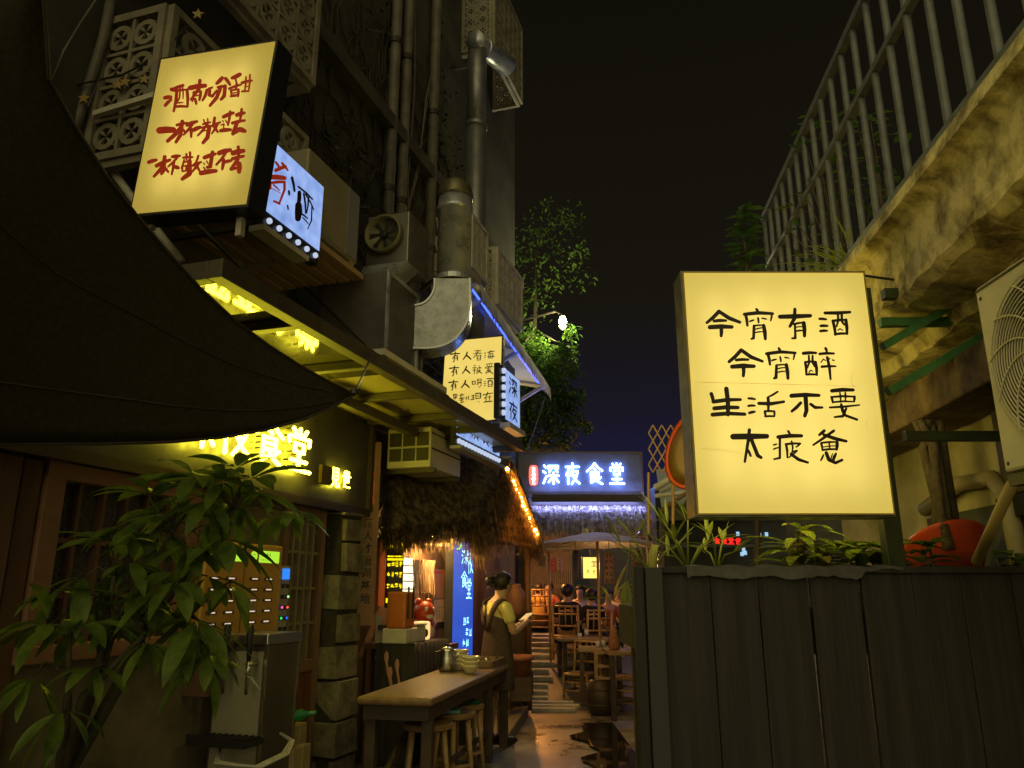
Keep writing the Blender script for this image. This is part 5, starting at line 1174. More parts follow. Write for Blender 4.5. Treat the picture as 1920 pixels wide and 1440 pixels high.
M_pp = mat('pink_paper', (.42, .28, .24), (.5, .34, .29), rough=.8, scale=6, trans=.3); M_lp = mat('lilac_paper', (.2, .15, .26), (.26, .2, .33), rough=.8, scale=6, trans=.3)
strip('wide pinkish paper strip with two columns of writing right of the yellow lit sign', 1131, 1036, 1153, 1094, 11.0, M_pp, M_ink, 2)
strip('narrow lilac paper strip left of the yellow lit sign', 1074, 1032, 1086, 1086, 11.1, M_lp)
strip('orange-pink paper strip under the smaller tan umbrella', 1030, 1047, 1043, 1072, 13.3, mat('orange_paper', (.5, .2, .12), rough=.8, trans=.3), M_redink)
strip('blank cream paper strip beside the orange-pink one', 1044, 1047, 1055, 1072, 13.4, M_paper)
strip('grey paper strip at the left end of the small umbrella', 1010, 1046, 1022, 1062, 13.5, mat('grey_paper', (.3, .25, .24), rough=.8, trans=.3))
strip('pale blank banner beside the right gate post', 1183, 1030, 1206, 1062, 10.9, M_pp)
def litbox(label, px0, py0, px1, py1, Y, keys):
    a, b = P(px0, py0, Y), P(px1, py1, Y); w, h = b.x - a.x, a.z - b.z
    T = thing('lightbox_sign', label, 'lightbox', (a.x, Y, b.z)); 
    mb = MB(); mb.box(-.02, w + .02, 0, .1, -.02, h + .02); mb.build('cabinet', M_iron, T)
    mb = MB(); mb.box(0, w, -.006, -.0005, 0, h); mb.build('lit_face', glow('lit_lemon', (1.0, .82, .16), 1.15), T)
    mb = MB()
    for k, x0, y0, s in keys:
        for q in GL[k].split(';'): mb.stroke(pts(q), 9, lambda x, y, o: V((w * (x0 + x / 100 * s), -.0075 - o, h * (1 - y0) - y / 100 * w * s)))
    mb.build('lettering', M_ink, T); mb = MB(); mb.beam((w / 2, .06, h), (w / 2, .06, h + 1.2), .02, .02); mb.build('hanger', M_iron, T)
litbox('yellow lit sign hanging between the paper strips in the courtyard', 1093, 1045, 1124, 1084, 12.6, (('tang', .48, .15, .4), ('jian', .18, .6, .24), ('shi4', .55, .6, .24)))
litbox('small square yellow lit sign at the thatch fringe above the umbrella', 1091, 990, 1122, 1008, 12.9, (('shi', .1, .2, .35), ('tang', .5, .25, .35)))
# bamboo screen wall at the back
a, b = P(900, 1020, 16.2), P(1075, 1130, 16.2)
T = thing('bamboo_screen', 'dark brown slatted screen wall behind the far diners', 'screen', (a.x, 16.2, .7))
mb = MB()
for i in range(46): x = i * (b.x - a.x) / 46; mb.box(x, x + .028, rnde(0, .01), .03, 0, 2.1)
mb.box(0, b.x - a.x, .031, .06, .3, .36); mb.box(0, b.x - a.x, .031, .06, 1.7, 1.76); mb.build('slats', mat('screen_wood', (.09, .055, .035), (.16, .1, .06), rough=.7, scale=6), T)
mb = MB(); a2, b2 = P(1075, 1020, 17.0), P(1330, 1100, 17.0); mb.box(a2.x, b2.x, 17.0, 17.2, .7, 3.0); o = mb.build('back_wall', mat('dark_teal_wall', (.02, .025, .04), (.035, .04, .055), rough=.7, scale=3)); tag(o, 'dark bluish wall at the back of the courtyard behind the diners', 'wall')

def bchair(label, p, rz, sc=1.0, first=None):
    if first: 
        o = dup(first, p, rz, label); o.scale = (sc,) * 3; return o
    T = thing('bamboo_chair', label, 'chair', p, rz, 'bamboo chairs in the courtyard'); T.scale = (sc,) * 3
    for x in (-.2, .2):
        mb = MB(); mb.tube([(x, .19, 0), (x, .19, .33)], .019, 8); mb.build('leg', M_bamboo, T, smooth=True)
        mb = MB(); mb.tube([(x, -.19, 0), (x, -.2, .4), (x, -.25, .82)], .019, 8); mb.build('leg', M_bamboo, T, smooth=True)
    mb = MB()
    for i in range(9): mb.tube([(-.2, -.18 + i * .046, .335), (.2, -.18 + i * .046, .335)], .022, 6)
    mb.build('seat', M_bamboo, T, smooth=True)
    mb = MB()
    for z, y in ((.80, -.247), (.68, -.232), (.5, -.212)): mb.tube([(-.2, y, z), (.2, y, z)], .016, 8)
    for i in range(3): mb.tube([(-.1 + i * .1, -.214, .5), (-.1 + i * .1, -.245, .8)], .011, 6)
    mb.build('backrest', M_bamboo, T, smooth=True)
    mb = MB()
    for z in (.1, .22):
        for x in (-.2, .2): mb.tube([(x, -.19, z), (x, .19, z)], .012, 6)
        mb.tube([(-.2, .19, z), (.2, .19, z)], .012, 6); mb.tube([(-.2, -.19, z), (.2, -.19, z)], .012, 6)
    mb.build('stretcher', M_bamboo, T, smooth=True); return T
def gp(px, Y, dz=0): p = P(px, 1100, Y); return V((p.x, Y, gh(p.x, Y) + dz))
c0 = bchair('orange-lit bamboo chair under the diner in the amber top', gp(1010, 14.95), R(5), .95)
bchair('orange-lit bamboo chair facing the alley beside the amber-topped diner', gp(1033, 15.2), R(-60), .95, c0)
bchair('bamboo chair carrying the black-shirted man', gp(1062, 12.95), R(-10), 1.0, c0)
bchair('empty bamboo chair pushed under the middle table', gp(1085, 11.5), R(150), .9, c0)
bchair('tall bamboo chair close behind the fence edge', gp(1176, 10.6), R(60), 1.2, c0)
bchair('bamboo chair at the far left against the slatted screen', gp(990, 15.7), R(175), .95, c0)
bchair('bamboo chair of the diner in black on the right', gp(1113, 12.75), R(15), 1.0, c0)
def table(label, p, w, d, h, rz, m=M_dwood):
    T = thing('courtyard_table', label, 'table', p, rz, 'low wooden tables in the courtyard')
    mb = MB(); mb.box(-w / 2, w / 2, -d / 2, d / 2, h - .05, h); mb.build('top', m, T, bevel=.012)
    for x in (-1, 1):
        for y in (-1, 1): mb = MB(); mb.box(x * w * .42 - .03, x * w * .42 + .03, y * d * .4 - .03, y * d * .4 + .03, 0, h - .051); mb.build('leg', M_dwood, T)
    mb = MB(); mb.beam((-w * .42 + .031, 0, .18), (w * .42 - .031, 0, .18), .03, .04); mb.beam((-w * .42, -d * .4 + .031, .2), (-w * .42, d * .4 - .031, .2), .03, .04); mb.beam((w * .42, -d * .4 + .031, .2), (w * .42, d * .4 - .031, .2), .03, .04); mb.build('stretcher', M_dwood, T); return T
M_tt = mat('worn_table', (.2, .13, .07), (.33, .23, .13), rough=.3, scale=5, stretch=(.2, 1, 1))
table('table in front of the black-shirted man with a pale lit top edge', gp(1092, 12.1), .78, .6, .62, .1, M_tt)
table('table with cups left of the tall bamboo chair', gp(1122, 11.2), .6, .6, .72, -.1, M_tt)
table('nearest courtyard table half hidden by the fence edge', gp(1168, 10.1), .5, .6, .78, .05, M_tt)
table('far table between the orange-lit diners', gp(1003, 15.3), .6, .55, .55, 0, M_tt)
for i, (px, Y, h) in enumerate(((1085, 12.0, .62), (1098, 12.15, .62), (1118, 11.1, .72), (1128, 11.2, .72), (1178, 10.0, .78))):
    T = thing('drinking_glass', ['small glass on the table of the black-shirted man', 'second small glass, right on the black-shirted man\'s table', 'glass on the table with cups, left', 'glass on the table with cups, right', 'glass on the nearest courtyard table'][i], 'glass', gp(px, Y, h + .001))
    mb = MB(); mb.lathe([(.028, 0), (.034, .09), (.031, .09), (.026, .01), (1e-4, .008)], 14); mb.build('glass', mat('table_glass', (.5, .5, .5), rough=.05, spec=.9), T, smooth=True)
    mb = MB(); mb.lathe([(.025, .012), (.03, .06), (1e-4, .061)], 12); mb.build('drink', mat('amber_drink', (.35, .2, .05), rough=.1), T, smooth=True)
T = thing('vase', 'tall pale tapered vase with bamboo leaves on the nearest courtyard table', 'vase', gp(1148, 10.05, .781))
mb = MB(); mb.lathe([(.05, 0), (.075, .03), (.07, .12), (.045, .22), (.04, .26), (.035, .26), (1e-4, .2)], 18); mb.build('body', M_clay, T, smooth=True)
T = thing('garden_stool', 'dark barrel-shaped stool on the alley floor beside the tables', 'stool', gp(1122, 10.3))
mb = MB(); mb.lathe([(.14, 0), (.19, .1), (.2, .2), (.19, .3), (.15, .4), (1e-4, .41)], 18); mb.build('barrel', M_dwood, T, smooth=True)
mb = MB(); mb.lathe([(.197, .11), (.203, .12), (.197, .13)], 18); mb.lathe([(.192, .29), (.197, .3), (.187, .31)], 18); mb.build('hoop', M_iron, T)
T = thing('wooden_crate', 'small open bamboo crate standing on the barrel-shaped stool', 'crate', gp(1126, 10.3, .411))
mb = MB()
for x in (-.09, .09):
    for y in (-.07, .07): mb.beam((x, y, 0), (x, y, .34), .025, .025)
for z in (.02, .16, .32): mb.box(-.1, .1, -.085, -.07, z - .015, z + .015); mb.box(-.1, .1, .07, .085, z - .015, z + .015)
mb.build('frame', M_woodl, T)
# planters on the left behind the waitress
a, b, c = G(958, 1352, 0), G(1000, 1312, 0), G(985, 1302, .25)
T = thing('kerb_wall', 'low stone kerb wall stepping along the path behind the waitress', 'kerb', (a.x, a.y, 0))
d = (b - a); mb = MB(); mb.prism([V((0, 0, 0)), V((d.x, d.y, 0)), V((d.x - .9, d.y + .1, 0)), V((-.6, .1, 0))][::1], (0, 0, 0), (0, 0, .26)); mb.build('wall', mat('kerb_stone', (.14, .11, .07), (.25, .2, .14), rough=.8, scale=7, bump=.4), T, bevel=.015)
T = thing('planter', 'dark wooden planter of low herbs standing on the kerb wall', 'planter', P(972, 1290, 10.2) * 1, .2); T.location.z = .262
mb = MB(); mb.box(-.18, .16, -.14, .2, 0, .26); mb.build('box', M_dwood, T, bevel=.01)
mb = MB()
for k in range(160): a = rnde(0, 6.3); mb.leaf((rnde(-.15, .13), rnde(-.12, .17), .25), (math.cos(a), math.sin(a), rnde(.4, 1.5)), (0, 0, 1), rnde(.08, .16), rnde(.03, .05), .6, 2)
mb.build('foliage', M_leaf, T)
T = thing('flower_pot', 'terracotta pot on a dark stand right behind the waitress', 'flower pot', P(975, 1255, 9.6) * 1); T.location.z = .262
zc_ = P(975, 1228, 9.6).z
mb = MB(); mb.lathe([(.10, zc_ - .5), (.14, zc_ - .32), (.155, zc_ - .32), (.155, zc_ - .262), (.13, zc_ - .262), (1e-4, zc_ - .3)], 20); mb.build('pot', M_clay, T, smooth=True)
mb = MB(); mb.box(-.13, .13, -.13, .13, 0, zc_ - .5); mb.build('stand', M_dwood, T)
T = thing('tall_stand', 'dark upright stand holding a rounded reddish jar beyond the waitress\'s hands', 'stand', (P(968, 1200, 10.6).x, 10.6, .1))
zj = P(968, 1158, 10.6).z - .1
mb = MB(); mb.box(-.14, .14, -.14, .14, 0, zj); mb.build('pedestal', M_dwood, T, bevel=.01)
T.location.z = gh(T.location.x, 10.6)
T = thing('clay_jar', 'rounded reddish clay jar on the dark stand beyond the waitress', 'jar', (P(966, 1200, 10.6).x, 10.6, .101 + zj))
mb = MB(); mb.lathe([(.09, 0), (.13, .08), (.15, .2), (.12, .33), (.07, .40), (.075, .43), (1e-4, .43)], 20); mb.build('jar', mat('jar_clay', (.28, .15, .12), (.35, .2, .16), rough=.5, scale=6), T, smooth=True)
# lamps of the courtyard and the hut
def bulb(label, p, r, col, watts, em, cord=.5):
    T = thing('pendant_bulb', label, 'lamp', p, 0)
    mb = MB(); mb.ball((0, 0, 0), r, 12, 8); mb.build('bulb', glow('bulb_%d' % (col[2] * 1000 + col[0] * 10), col, watts / (39.5 * r * r)), T, smooth=True)
    mb = MB(); mb.tube([(0, 0, r), (0, 0, r + .05)], .018, 8); mb.tube([(0, 0, r + .05), (0, 0, r + cord)], .004, 5); mb.build('cord', M_black, T)
    return T
bulb('amber bulb hanging inside the thatched hut above the counter', P(812, 1008, 7.78), .03, (1.0, .60, .18), 70, 12, .3)
bulb('amber bulb tucked behind the straw of the thatched gable', P(925, 962, 9.25), .03, (1.0, .42, .06), 34, 12, .2)
bulb('orange bulb hanging above the far diners', P(985, 1018, 14.4), .04, (1.0, .36, .07), 130, 12)
bulb('amber bulb under the large brown umbrella', P(1142, 1052, 11.5), .03, (1.0, .62, .3), 14, 8, .25)  # unseen bulb added to light the umbrella and tables
bulb('violet lamp glowing behind the gate post', (P(1196, 995, 13.0).x, 13.0, 2.45), .035, (.16, .05, 1.0), 14, 8)
# ------------------------------------------------------------------ tree and street lamp over the alley
lp = P(1055, 602, 12.4)
T = thing('street_lamp', 'bright round street lamp among the tree leaves', 'street lamp', lp)
mb = MB(); mb.ball((0, 0, 0), .065, 14, 10); mb.build('globe', glow('lamp_globe', (1.0, .93, .45), 1500), T, smooth=True)
mb = MB(); mb.lathe([(.02, .06), (.05, .07), (.05, .1), (.02, .12)], 12); mb.tube([(0, 0, .11), (-.1, .2, .25), (-.8, .9, .3), (-1.3, 1.4, .1)], .02, 8); mb.build('arm', M_iron, T)
mb = MB(); mb.lathe([(.075, -.09), (.05, -.13), (1e-4, -.17)], 12); mb.build('lower_lens', glow('lamp_lens', (.9, 1.0, .5), 2), T, smooth=True)
tb = P(985, 1000, 13.6); T = thing('tree', 'leafy tree beside the building end, bright green under the street lamp', 'tree', (tb.x - .3, 13.9, gh(0, 13.9)))
L0 = T.location
tr = [V((tb.x - .3, 13.9, .5)), V((tb.x - .2, 13.8, 2.6)), P(985, 800, 13.6), P(998, 680, 13.5), P(1003, 600, 13.6), P(1004, 540, 13.8), P(1006, 470, 14.0)]
mb = MB(); mb.tube([p - L0 for p in tr], [.16, .13, .10, .06, .04, .025, .015], 10)
boughs = [((1000, 680, 13.4), (1050, 760, 12.7), (1105, 800, 12.4)), ((1003, 620, 13.4), (1040, 640, 12.6), (1085, 655, 12.3)), ((985, 800, 13.6), (1030, 830, 13.0), (1075, 850, 12.8)), ((1003, 620, 13.4), (985, 640, 12.9), (975, 690, 12.6))]
for q in boughs: mb.tube([P(*a) - L0 for a in q], [.035, .02, .008], 6)
mb.build('trunk', mat('dark_bark', (.02, .015, .01), (.04, .03, .02), rough=.9, scale=14), T, smooth=True)
blobs = [(1010, 660, 40, 12.8), (1040, 680, 34, 12.5), (1065, 655, 24, 12.3), (1075, 690, 20, 12.3), (1020, 710, 40, 12.7), (1045, 735, 36, 12.5), (1065, 745, 22, 12.4), (1050, 770, 34, 12.6), (1080, 790, 26, 12.5), (1102, 798, 14, 12.4), (1020, 770, 34, 13), (1040, 810, 34, 12.9), (1060, 830, 24, 12.9), (1000, 720, 30, 13), (990, 630, 30, 13.1), (1000, 800, 34, 13.3), (985, 760, 30, 13.4), (1085, 740, 18, 12.5), (1070, 620, 18, 12.8), (1005, 840, 28, 13.3), (1075, 860, 16, 12.8)]
blobs2 = [(1000, 560, 60, 13.6), (1050, 500, 50, 13.4), (1085, 470, 34, 13.4), (980, 470, 60, 13.9), (1030, 420, 60, 14), (1070, 400, 36, 14.2), (1100, 520, 24, 13.6), (960, 560, 40, 14)]
mb = MB()
for bs, dens in ((blobs, 260), (blobs2, 42)):
    for px, py, r, Y in bs:
        c = P(px, py, Y); rr = r * Y / F
        for k in range(int(dens * (r / 32) ** 2)):
            d = V((rnd.gauss(0, 1), rnd.gauss(0, 1), rnd.gauss(0, 1))).normalized(); p = c + d * rr * rnd.random() ** .5 * V((1, 1, 1)).x
            p.y += rnde(-.1, .25); a = rnde(0, 6.3)
            mb.leaf(p - L0, (math.cos(a), math.sin(a), rnde(-.7, .1)), (0, 0, 1), rnde(.07, .13), rnde(.035, .06), .4, 2, .15)
mb.build('crown', M_leafd, T)
# dark wooded slope and houses far beyond
mb = MB(); n = 60
for j in range(13):
    for i in range(n + 1):
        x = -50 + 100 * i / n; t = j / 12; y = 34 + 22 * t; z = .7 + 15 * t ** 1.3 * (1.05 - .35 * math.exp(-((x - 5) / 9) ** 2)) * .6 + rnde(-.2, .2) + .8 * math.sin(x * .7 + j)
        mb.v.append((x, y, z if j else .3))
for j in range(12):
    for i in range(n): a = j * (n + 1) + i; mb.f.append((a, a + 1, a + n + 2, a + n + 1))
tag(mb.build('hillside', mat('night_hill', (.012, .012, .008), (.03, .028, .016), rough=1, scale=1.2), smooth=True), 'dark hillside beyond the courtyard', kind='structure')

# ------------------------------------------------------------------ the big lightbox at right
yS = 3.5
x0, x1, z0, z1 = .838, 1.72, 1.83, 3.0
T = thing('lightbox_sign', 'big yellow lightbox with four centred lines of black writing above the black fence', 'lightbox', (x0, yS, z0), 0)
w, h = x1 - x0, z1 - z0
mb = MB(); mb.box(-.012, w + .012, .150, .16, -.012, h + .012); mb.box(-.012, .002, 0, .1499, -.012, h + .012); mb.box(w - .002, w + .012, 0, .1499, -.012, h + .012); mb.box(.0021, w - .0021, 0, .1499, -.012, .002); mb.box(.0021, w - .0021, 0, .1499, h - .002, h + .012); mb.build('cabinet', mat('sign_steel', (.09, .075, .045), (.2, .18, .15), rough=.4, metal=.5, scale=9), T)
mb = MB(); mb.add([(.003, -.012, .003), (w - .003, -.012, .003), (w - .003, -.012, h - .003), (.003, -.012, h - .003)], [(0, 1, 2, 3)]); mb.build('lit_face', backlit('big_sign_acrylic', (.57, .43, .075), 1, (.90, .75, .30)), T)
mb = MB(); mb.box(.003, w - .003, -.0119, -.0005, -.004, .0029); mb.box(.003, w - .003, -.0119, -.0005, h - .0029, h + .004); mb.box(-.004, .0029, -.0119, -.0005, -.004, h + .004); mb.box(w - .0029, w + .004, -.0119, -.0005, -.004, h + .004); mb.build('face_rim', mat('yellow_rim', (.4, .3, .06), rough=.4), T)
mb = MB()
for k_ in range(4): x_ = w * (.17 + .22 * k_); mb.tube([(x_, .10, .1), (x_, .10, h - .1)], .013, 8)
mb.build('tube_lamp', glow('tube_lamp', (1, .93, .75), 3.0), T, smooth=True)
mb = MB(); mb.box(.02, w - .02, .161, .168, .02, h - .02); mb.build('rear_lit_face', glow('rear_fill_glow', (1, .78, .16), 5), T)  # unseen back, its glow made strong to light plants and wall behind
O = V((0, yS - .0135, 0)); Nn = V((0, -1, 0))
mb = MB(); fn = plane_fn(T, O, Nn, (1320, 580), 6.4); put_strokes(mb, strokes(BIG_A), fn, wk=1.3); fn = plane_fn(T, O, Nn, (1320, 720), 6.4); put_strokes(mb, strokes(BIG_B), fn, wk=1.3)
mb.build('lettering', mat('sign_ink', (.018, .010, .003), rough=.5), T)
mb = MB(); fn = plane_fn(T, O, Nn, (1180, 480), 2.77)
for q in ("345,655 640,662 1180,675", "1150,640 1170,600", "1150,640 1160,675 1185,682", "375,1000 580,1025", "1230,860 1236,900"):
    mb.stroke(pts(q), 1.6, fn)
mb.build('scratch', mat('sign_scratch', (.3, .17, .02), rough=.6), T)
# green and black steel bracket frame
T = thing('steel_bracket', 'dark green steel frame holding the big lightbox to the right wall', 'bracket frame', (1.78, yS + .24, 1.45))
def br(px, py, Y=3.74): return P(px, py, Y) - T.location
mb = MB(); mb.beam((.035, 0, 0), (.035, 0, br(1645, 543).z), .085, .06, V((0, 1, 0))); mb.build('post', M_dgreen, T, bevel=.004)
mb = MB(); mb.beam(br(1655, 552), br(1850, 552), .05, .055); mb.build('top_rail', M_dgreen, T, bevel=.004)
mb = MB(); mb.beam(br(1695, 818), br(1880, 818), .04, .05); mb.build('middle_rail', M_dgreen, T, bevel=.004)
mb = MB(); mb.beam(br(1655, 650), br(1850, 535, 3.75), .05, .04); mb.build('brace', M_green, T); mb = MB(); mb.beam(br(1665, 735), br(1880, 608, 3.75), .05, .04); mb.build('brace', M_green, T)
mb = MB(); mb.beam(br(1650, 605, 3.8), br(1850, 603, 3.8), .04, .045); mb.build('brace', M_green, T)
mb = MB(); mb.beam(br(1668, 985), br(1690, 1070), .03, .03); mb.build('strut', M_green, T)
mb = MB(); mb.tube([br(1615, 516), br(1700, 528), br(1790, 540)], .007, 6); mb.build('cable', M_black, T)

# ------------------------------------------------------------------ terrace building at right
TA = math.atan2(1, .1022); TD = V((math.cos(TA), math.sin(TA), 0)); TO = V((1.535, 0, 0))     # rail line: X = 1.535+.1022Y (Y 2.29->1.77)
TX = 1.556
def tpos(y, off, z): return V((TX + .1022 * y + off * .995, y - off * .1, z))
T = thing('terrace_building', 'stained concrete terrace building at the right with a rough overhanging slab', 'building', (TX, 0, 0), R(-5.83))
def tb_(mb, x0, x1, y0, y1, z0, z1): mb.box(x0, x1, y0, y1, z0, z1)
zs = 3.36
mb = MB(); ny = 60; nz = 10                # rough slab edge
prof = [(-.03, zs), (-.04, zs - .07), (.02, zs - .09), (.05, zs - .13), (.06, zs - .34), (.045, zs - .40), (.10, zs - .44), (.32, zs - .47), (.35, zs - .55), (.60, zs - .58), (.62, zs - .68), (1.6, zs - .70)]
for i in range(ny + 1):
    y = .5 + 6.6 * i / ny
    for k, (x, z) in enumerate(prof): j = 0 if k < 2 else 1; mb.v.append((x + j * rnde(-.012, .02), y, z + j * (rnde(-.010, .010) + .008 * math.sin(y * 5 + k))))
m_ = len(prof)
for i in range(ny):
    for k in range(m_ - 1): a = i * m_ + k; mb.f.append((a, a + 1, a + m_ + 1, a + m_))
mb.add([(-.03, .5, zs), (-.03, 7.1, zs), (1.6, 7.1, zs), (1.6, .5, zs)], [(0, 1, 2, 3)])
b0 = len(mb.v); mb.add([(x, 7.1, z) for x, z in prof] + [(1.6, 7.1, zs)], [tuple(range(m_ + 1))])
mb.build('slab', M_plast2, T)
mb = MB(); mb.box(.66, .95, .5, 7.0, 0, zs - .60); 
mb.build('wall', mat('yellowed_plaster', (.3, .26, .15), (.6, .53, .34), rough=.9, scale=2.6, bump=.35, lo=.3, hi=.7), T)
mb = MB(); mb.box(.3, .65, 2.2, 7.0, zs - .93, zs - .72); mb.box(.28, .64, 2.3, 2.6, zs - 1.1, zs - .93); mb.build('ceiling_beam', M_rust, T, bevel=.01)
mb = MB(); mb.box(.62, .659, 3.2, 4.15, 1.98, 2.62); mb.build('metal_panel', mat('brown_panel', (.09, .08, .05), (.13, .115, .075), rough=.6, scale=3), T, bevel=.004)
mb = MB(); mb.box(.60, .659, 3.1, 4.2, 1.86, 1.97); mb.build('rotten_strip', mat('rotten_strip', (.02, .018, .012), (.3, .26, .16), rough=.9, scale=9, lo=.55, hi=.6), T)
mb = MB(); mb.box(.645, .659, 4.25, 5.2, 1.3, 1.95); mb.build('blue_patch', mat('blue_patch', (.05, .06, .05), (.09, .09, .06), rough=.85, scale=3), T)
mb = MB(); mb.tube([(.6, 5.1, 2.0), (.6, 4.6, 2.1), (.6, 4.2, 2.08), (.6, 4.08, 1.95), (.6, 4.05, 1.4)], .045, 10); mb.build('pipe', mat('yellow_pipe', (.3, .25, .13), (.38, .32, .18), rough=.5), T, smooth=True)
# old wood trunk against the wall
mb = MB()
for k in range(9):
    x = rnde(-.05, .05); mb.tube([(x, rnde(-.05, .05), -.2), (x + rnde(-.03, .03), rnde(-.05, .05), .35), (x * 1.2 + rnde(-.05, .02), rnde(-.04, .04), .5)], [rnde(.02, .035), .025, .018], 6)
o = mb.build('dry_stump', M_bark, smooth=True); o.location = P(1772, 960, 4.15); tag(o, 'twisted dry vine trunk standing against the yellowed wall', 'vine')
# terrace railing
T = thing('terrace_railing', 'grey steel railing of upright bars along the terrace edge', 'railing', (TX, 0, zs), R(-5.83))
M_rail = mat('grey_rail_paint', (.085, .092, .095), (.14, .15, .15), rough=.5, scale=14)
ye = 6.15; HR = 1.30
mb = MB(); mb.box(-.01, .05, .8, ye, .0, .055); mb.build('bottom_rail', M_rail, T, bevel=.004)
mb = MB(); mb.box(-.005, .045, .8, ye, HR - .05, HR); mb.build('top_rail', M_rail, T, bevel=.004)
mb = MB(); mb.box(-.002, .042, .8, ye, .80, .84); mb.build('middle_rail', M_rail, T, bevel=.004)
i = 0; y = ye - .02
while y > 1.6:
    mb = MB(); r_ = .019; mb.tube([(.02, y, .055), (.02, y, .80)], r_, 10, False); mb.tube([(.02, y, .84), (.02, y, HR - .05)], r_, 10, False); mb.build('bar', M_rail, T, smooth=True); y -= .215
# air conditioner on the right
xa = 1.70; a, b = P(1838, 540, 2.72), P(1869, 886, 2.72)
T = thing('air_conditioner', 'large cream air conditioner with a round fan grille at the right edge', 'air conditioner', (1.752, 2.72, 1.9), R(-91.5))
hh = .70; ll = .95
mb = MB(); mb.box(0, ll, 0, .32, 0, hh); mb.build('casing', mat('ac_case', (.42, .38, .26), (.52, .48, .34), rough=.5, scale=5), T, bevel=.012)
cx, cz, r1 = .345, .35, .29
Rx = Mx.Rotation(R(90), 3, 'X')
mb = MB(); mb.lathe([(r1, 0), (r1 + .012, .012), (r1 + .02, .0)], 48, (cx, -.001, cz), Rx); mb.build('fan_ring', MATS['ac_case'], T, smooth=True)
mb = MB(); mb.lathe([(r1 - .002, 0), (1e-4, .0005)], 48, (cx, -.002, cz), Rx); mb.build('fan_opening', mat('fan_dark', (.02, .018, .012), rough=.7), T)
mb = MB()
for k in range(1, 20):
    r_ = r1 * k / 19.5; mb.tube([(cx + r_ * math.cos(a_), -.02, cz + r_ * math.sin(a_)) for a_ in [i * math.pi / 20 for i in range(41)]], .0026, 4, False)
for k in range(12):
    a0 = k * math.pi / 6; mb.tube([(cx + r1 * t * math.cos(a0 + t * .9), -.024, cz + r1 * t * math.sin(a0 + t * .9)) for t in [.08 + .92 * i / 10 for i in range(11)]], .003, 4, False)
mb.lathe([(.05, 0), (.045, .012), (1e-4, .014)], 20, (cx, -.02, cz), Rx); mb.build('grille', mat('grille_wire', (.5, .46, .33), rough=.45), T)
mb = MB(); mb.box(.006, ll - .006, -.004, -.0005, hh - .02, hh - .012); mb.lathe([(.008, 0), (1e-4, .004)], 8, (.03, -.001, .03), Rx); mb.lathe([(.008, 0), (1e-4, .004)], 8, (.03, -.001, hh - .05), Rx); mb.build('screw', M_iron, T)
mb = MB(); mb.box(-.02, ll, .02, .06, -.045, -.002); mb.box(-.02, ll, .24, .28, -.045, -.002); mb.beam((.05, .05, -.05), (.05, .9, -.05), .04, .04, V((0, 0, 1))); mb.build('shelf_bracket', M_iron, T)
a, b = P(1898, 908, 3.0), P(1850, 1012, 3.35)
mb = MB(); mb.tube([a, b + (b - a) * .45], .022, 12); o = mb.build('prop_pole', mat('yellow_pole', (.35, .26, .06), (.42, .32, .09), rough=.45, scale=6), smooth=True); tag(o, 'slanting yellow pole propping the cream air conditioner', 'pole')

# ------------------------------------------------------------------ black plank fence and planter
fy = 3.6; fx = P(1188, 1100, fy).x; fz_ = 1.602
T = thing('plank_fence', 'black plank fence with light showing through its gaps at the lower right', 'fence', (fx, fy, 0))
M_fence = mat('black_plank', (.009, .008, .0065), (.025, .0215, .018), rough=.65, scale=16, stretch=(1, 1, .05), bump=.5, detail=9)
mb = MB(); x = .13; k = 0
while x < 3.2:
    wd_ = .228 + rnde(-.01, .01); gp_ = (.004, .009, .014, .014, .003)[min(k, 4)]; t1 = rnde(-.01, .01)
    lean = .012 * k
    mb.prism([(x + t1, 0, .0), (x + wd_ - gp_ + t1, 0, 0), (x + wd_ - gp_, 0, fz_ - .03), (x, 0, fz_ - .03)], (0, rnde(0, .006), 0), (0, .03, 0)); x += wd_; k += 1
mb.build('planks', M_fence, T)
mb = MB(); mb.box(-.0, .045, -.02, .05, 0, fz_); mb.build('edge_post', M_fence, T, bevel=.004)
mb = MB(); mb.box(.05, .128, -.035, .03, 0, fz_ - .004); mb.build('corner_board', mat('grey_green_board', (.028, .028, .024), (.042, .041, .036), rough=.6, scale=5, stretch=(1, 1, .1)), T, bevel=.004)
mb = MB(); mb.box(.129, 3.2, -.02, .05, fz_ - .03, fz_); mb.build('cap_rail', M_fence, T, bevel=.004)
mb = MB(); n = 40; q = []
for i in range(n + 1):
    xx = .24 + .98 * i / n; q.append((xx, fz_ + .006 + .004 * math.sin(i * .9), fz_ - .048 + .007 * math.sin(i * .55) + rnde(-.005, .005) + (.03 if i > 32 else 0)))
for xx, a, b in q: mb.v += [(xx, .01, a), (xx, -.026, a - .006), (xx, -.028, b)]
for i in range(n):
    for j in (0, 1): a = i * 3 + j; mb.f.append((a, a + 3, a + 4, a + 1))
o = mb.build('torn_flashing', mat('grey_flashing', (.05, .047, .045), (.09, .085, .08), rough=.6, scale=12, bump=.3), T)
# raised bed behind the fence
T = thing('raised_bed', 'raised earth bed behind the black plank fence', 'planter', (fx + .05, fy + .06, 0))
mb = MB(); mb.box(0.0, 1.75, .0, .85, 1.22, 1.42); mb.box(.05, .12, .1, .17, 0, 1.22); mb.box(.05, .12, .7, .77, 0, 1.22); mb.box(1.6, 1.67, .1, .17, 0, 1.22); mb.box(1.6, 1.67, .7, .77, 0, 1.22); mb.build('soil', mat('soil', (.03, .022, .014), (.06, .045, .03), rough=1, scale=14, bump=.8), T)

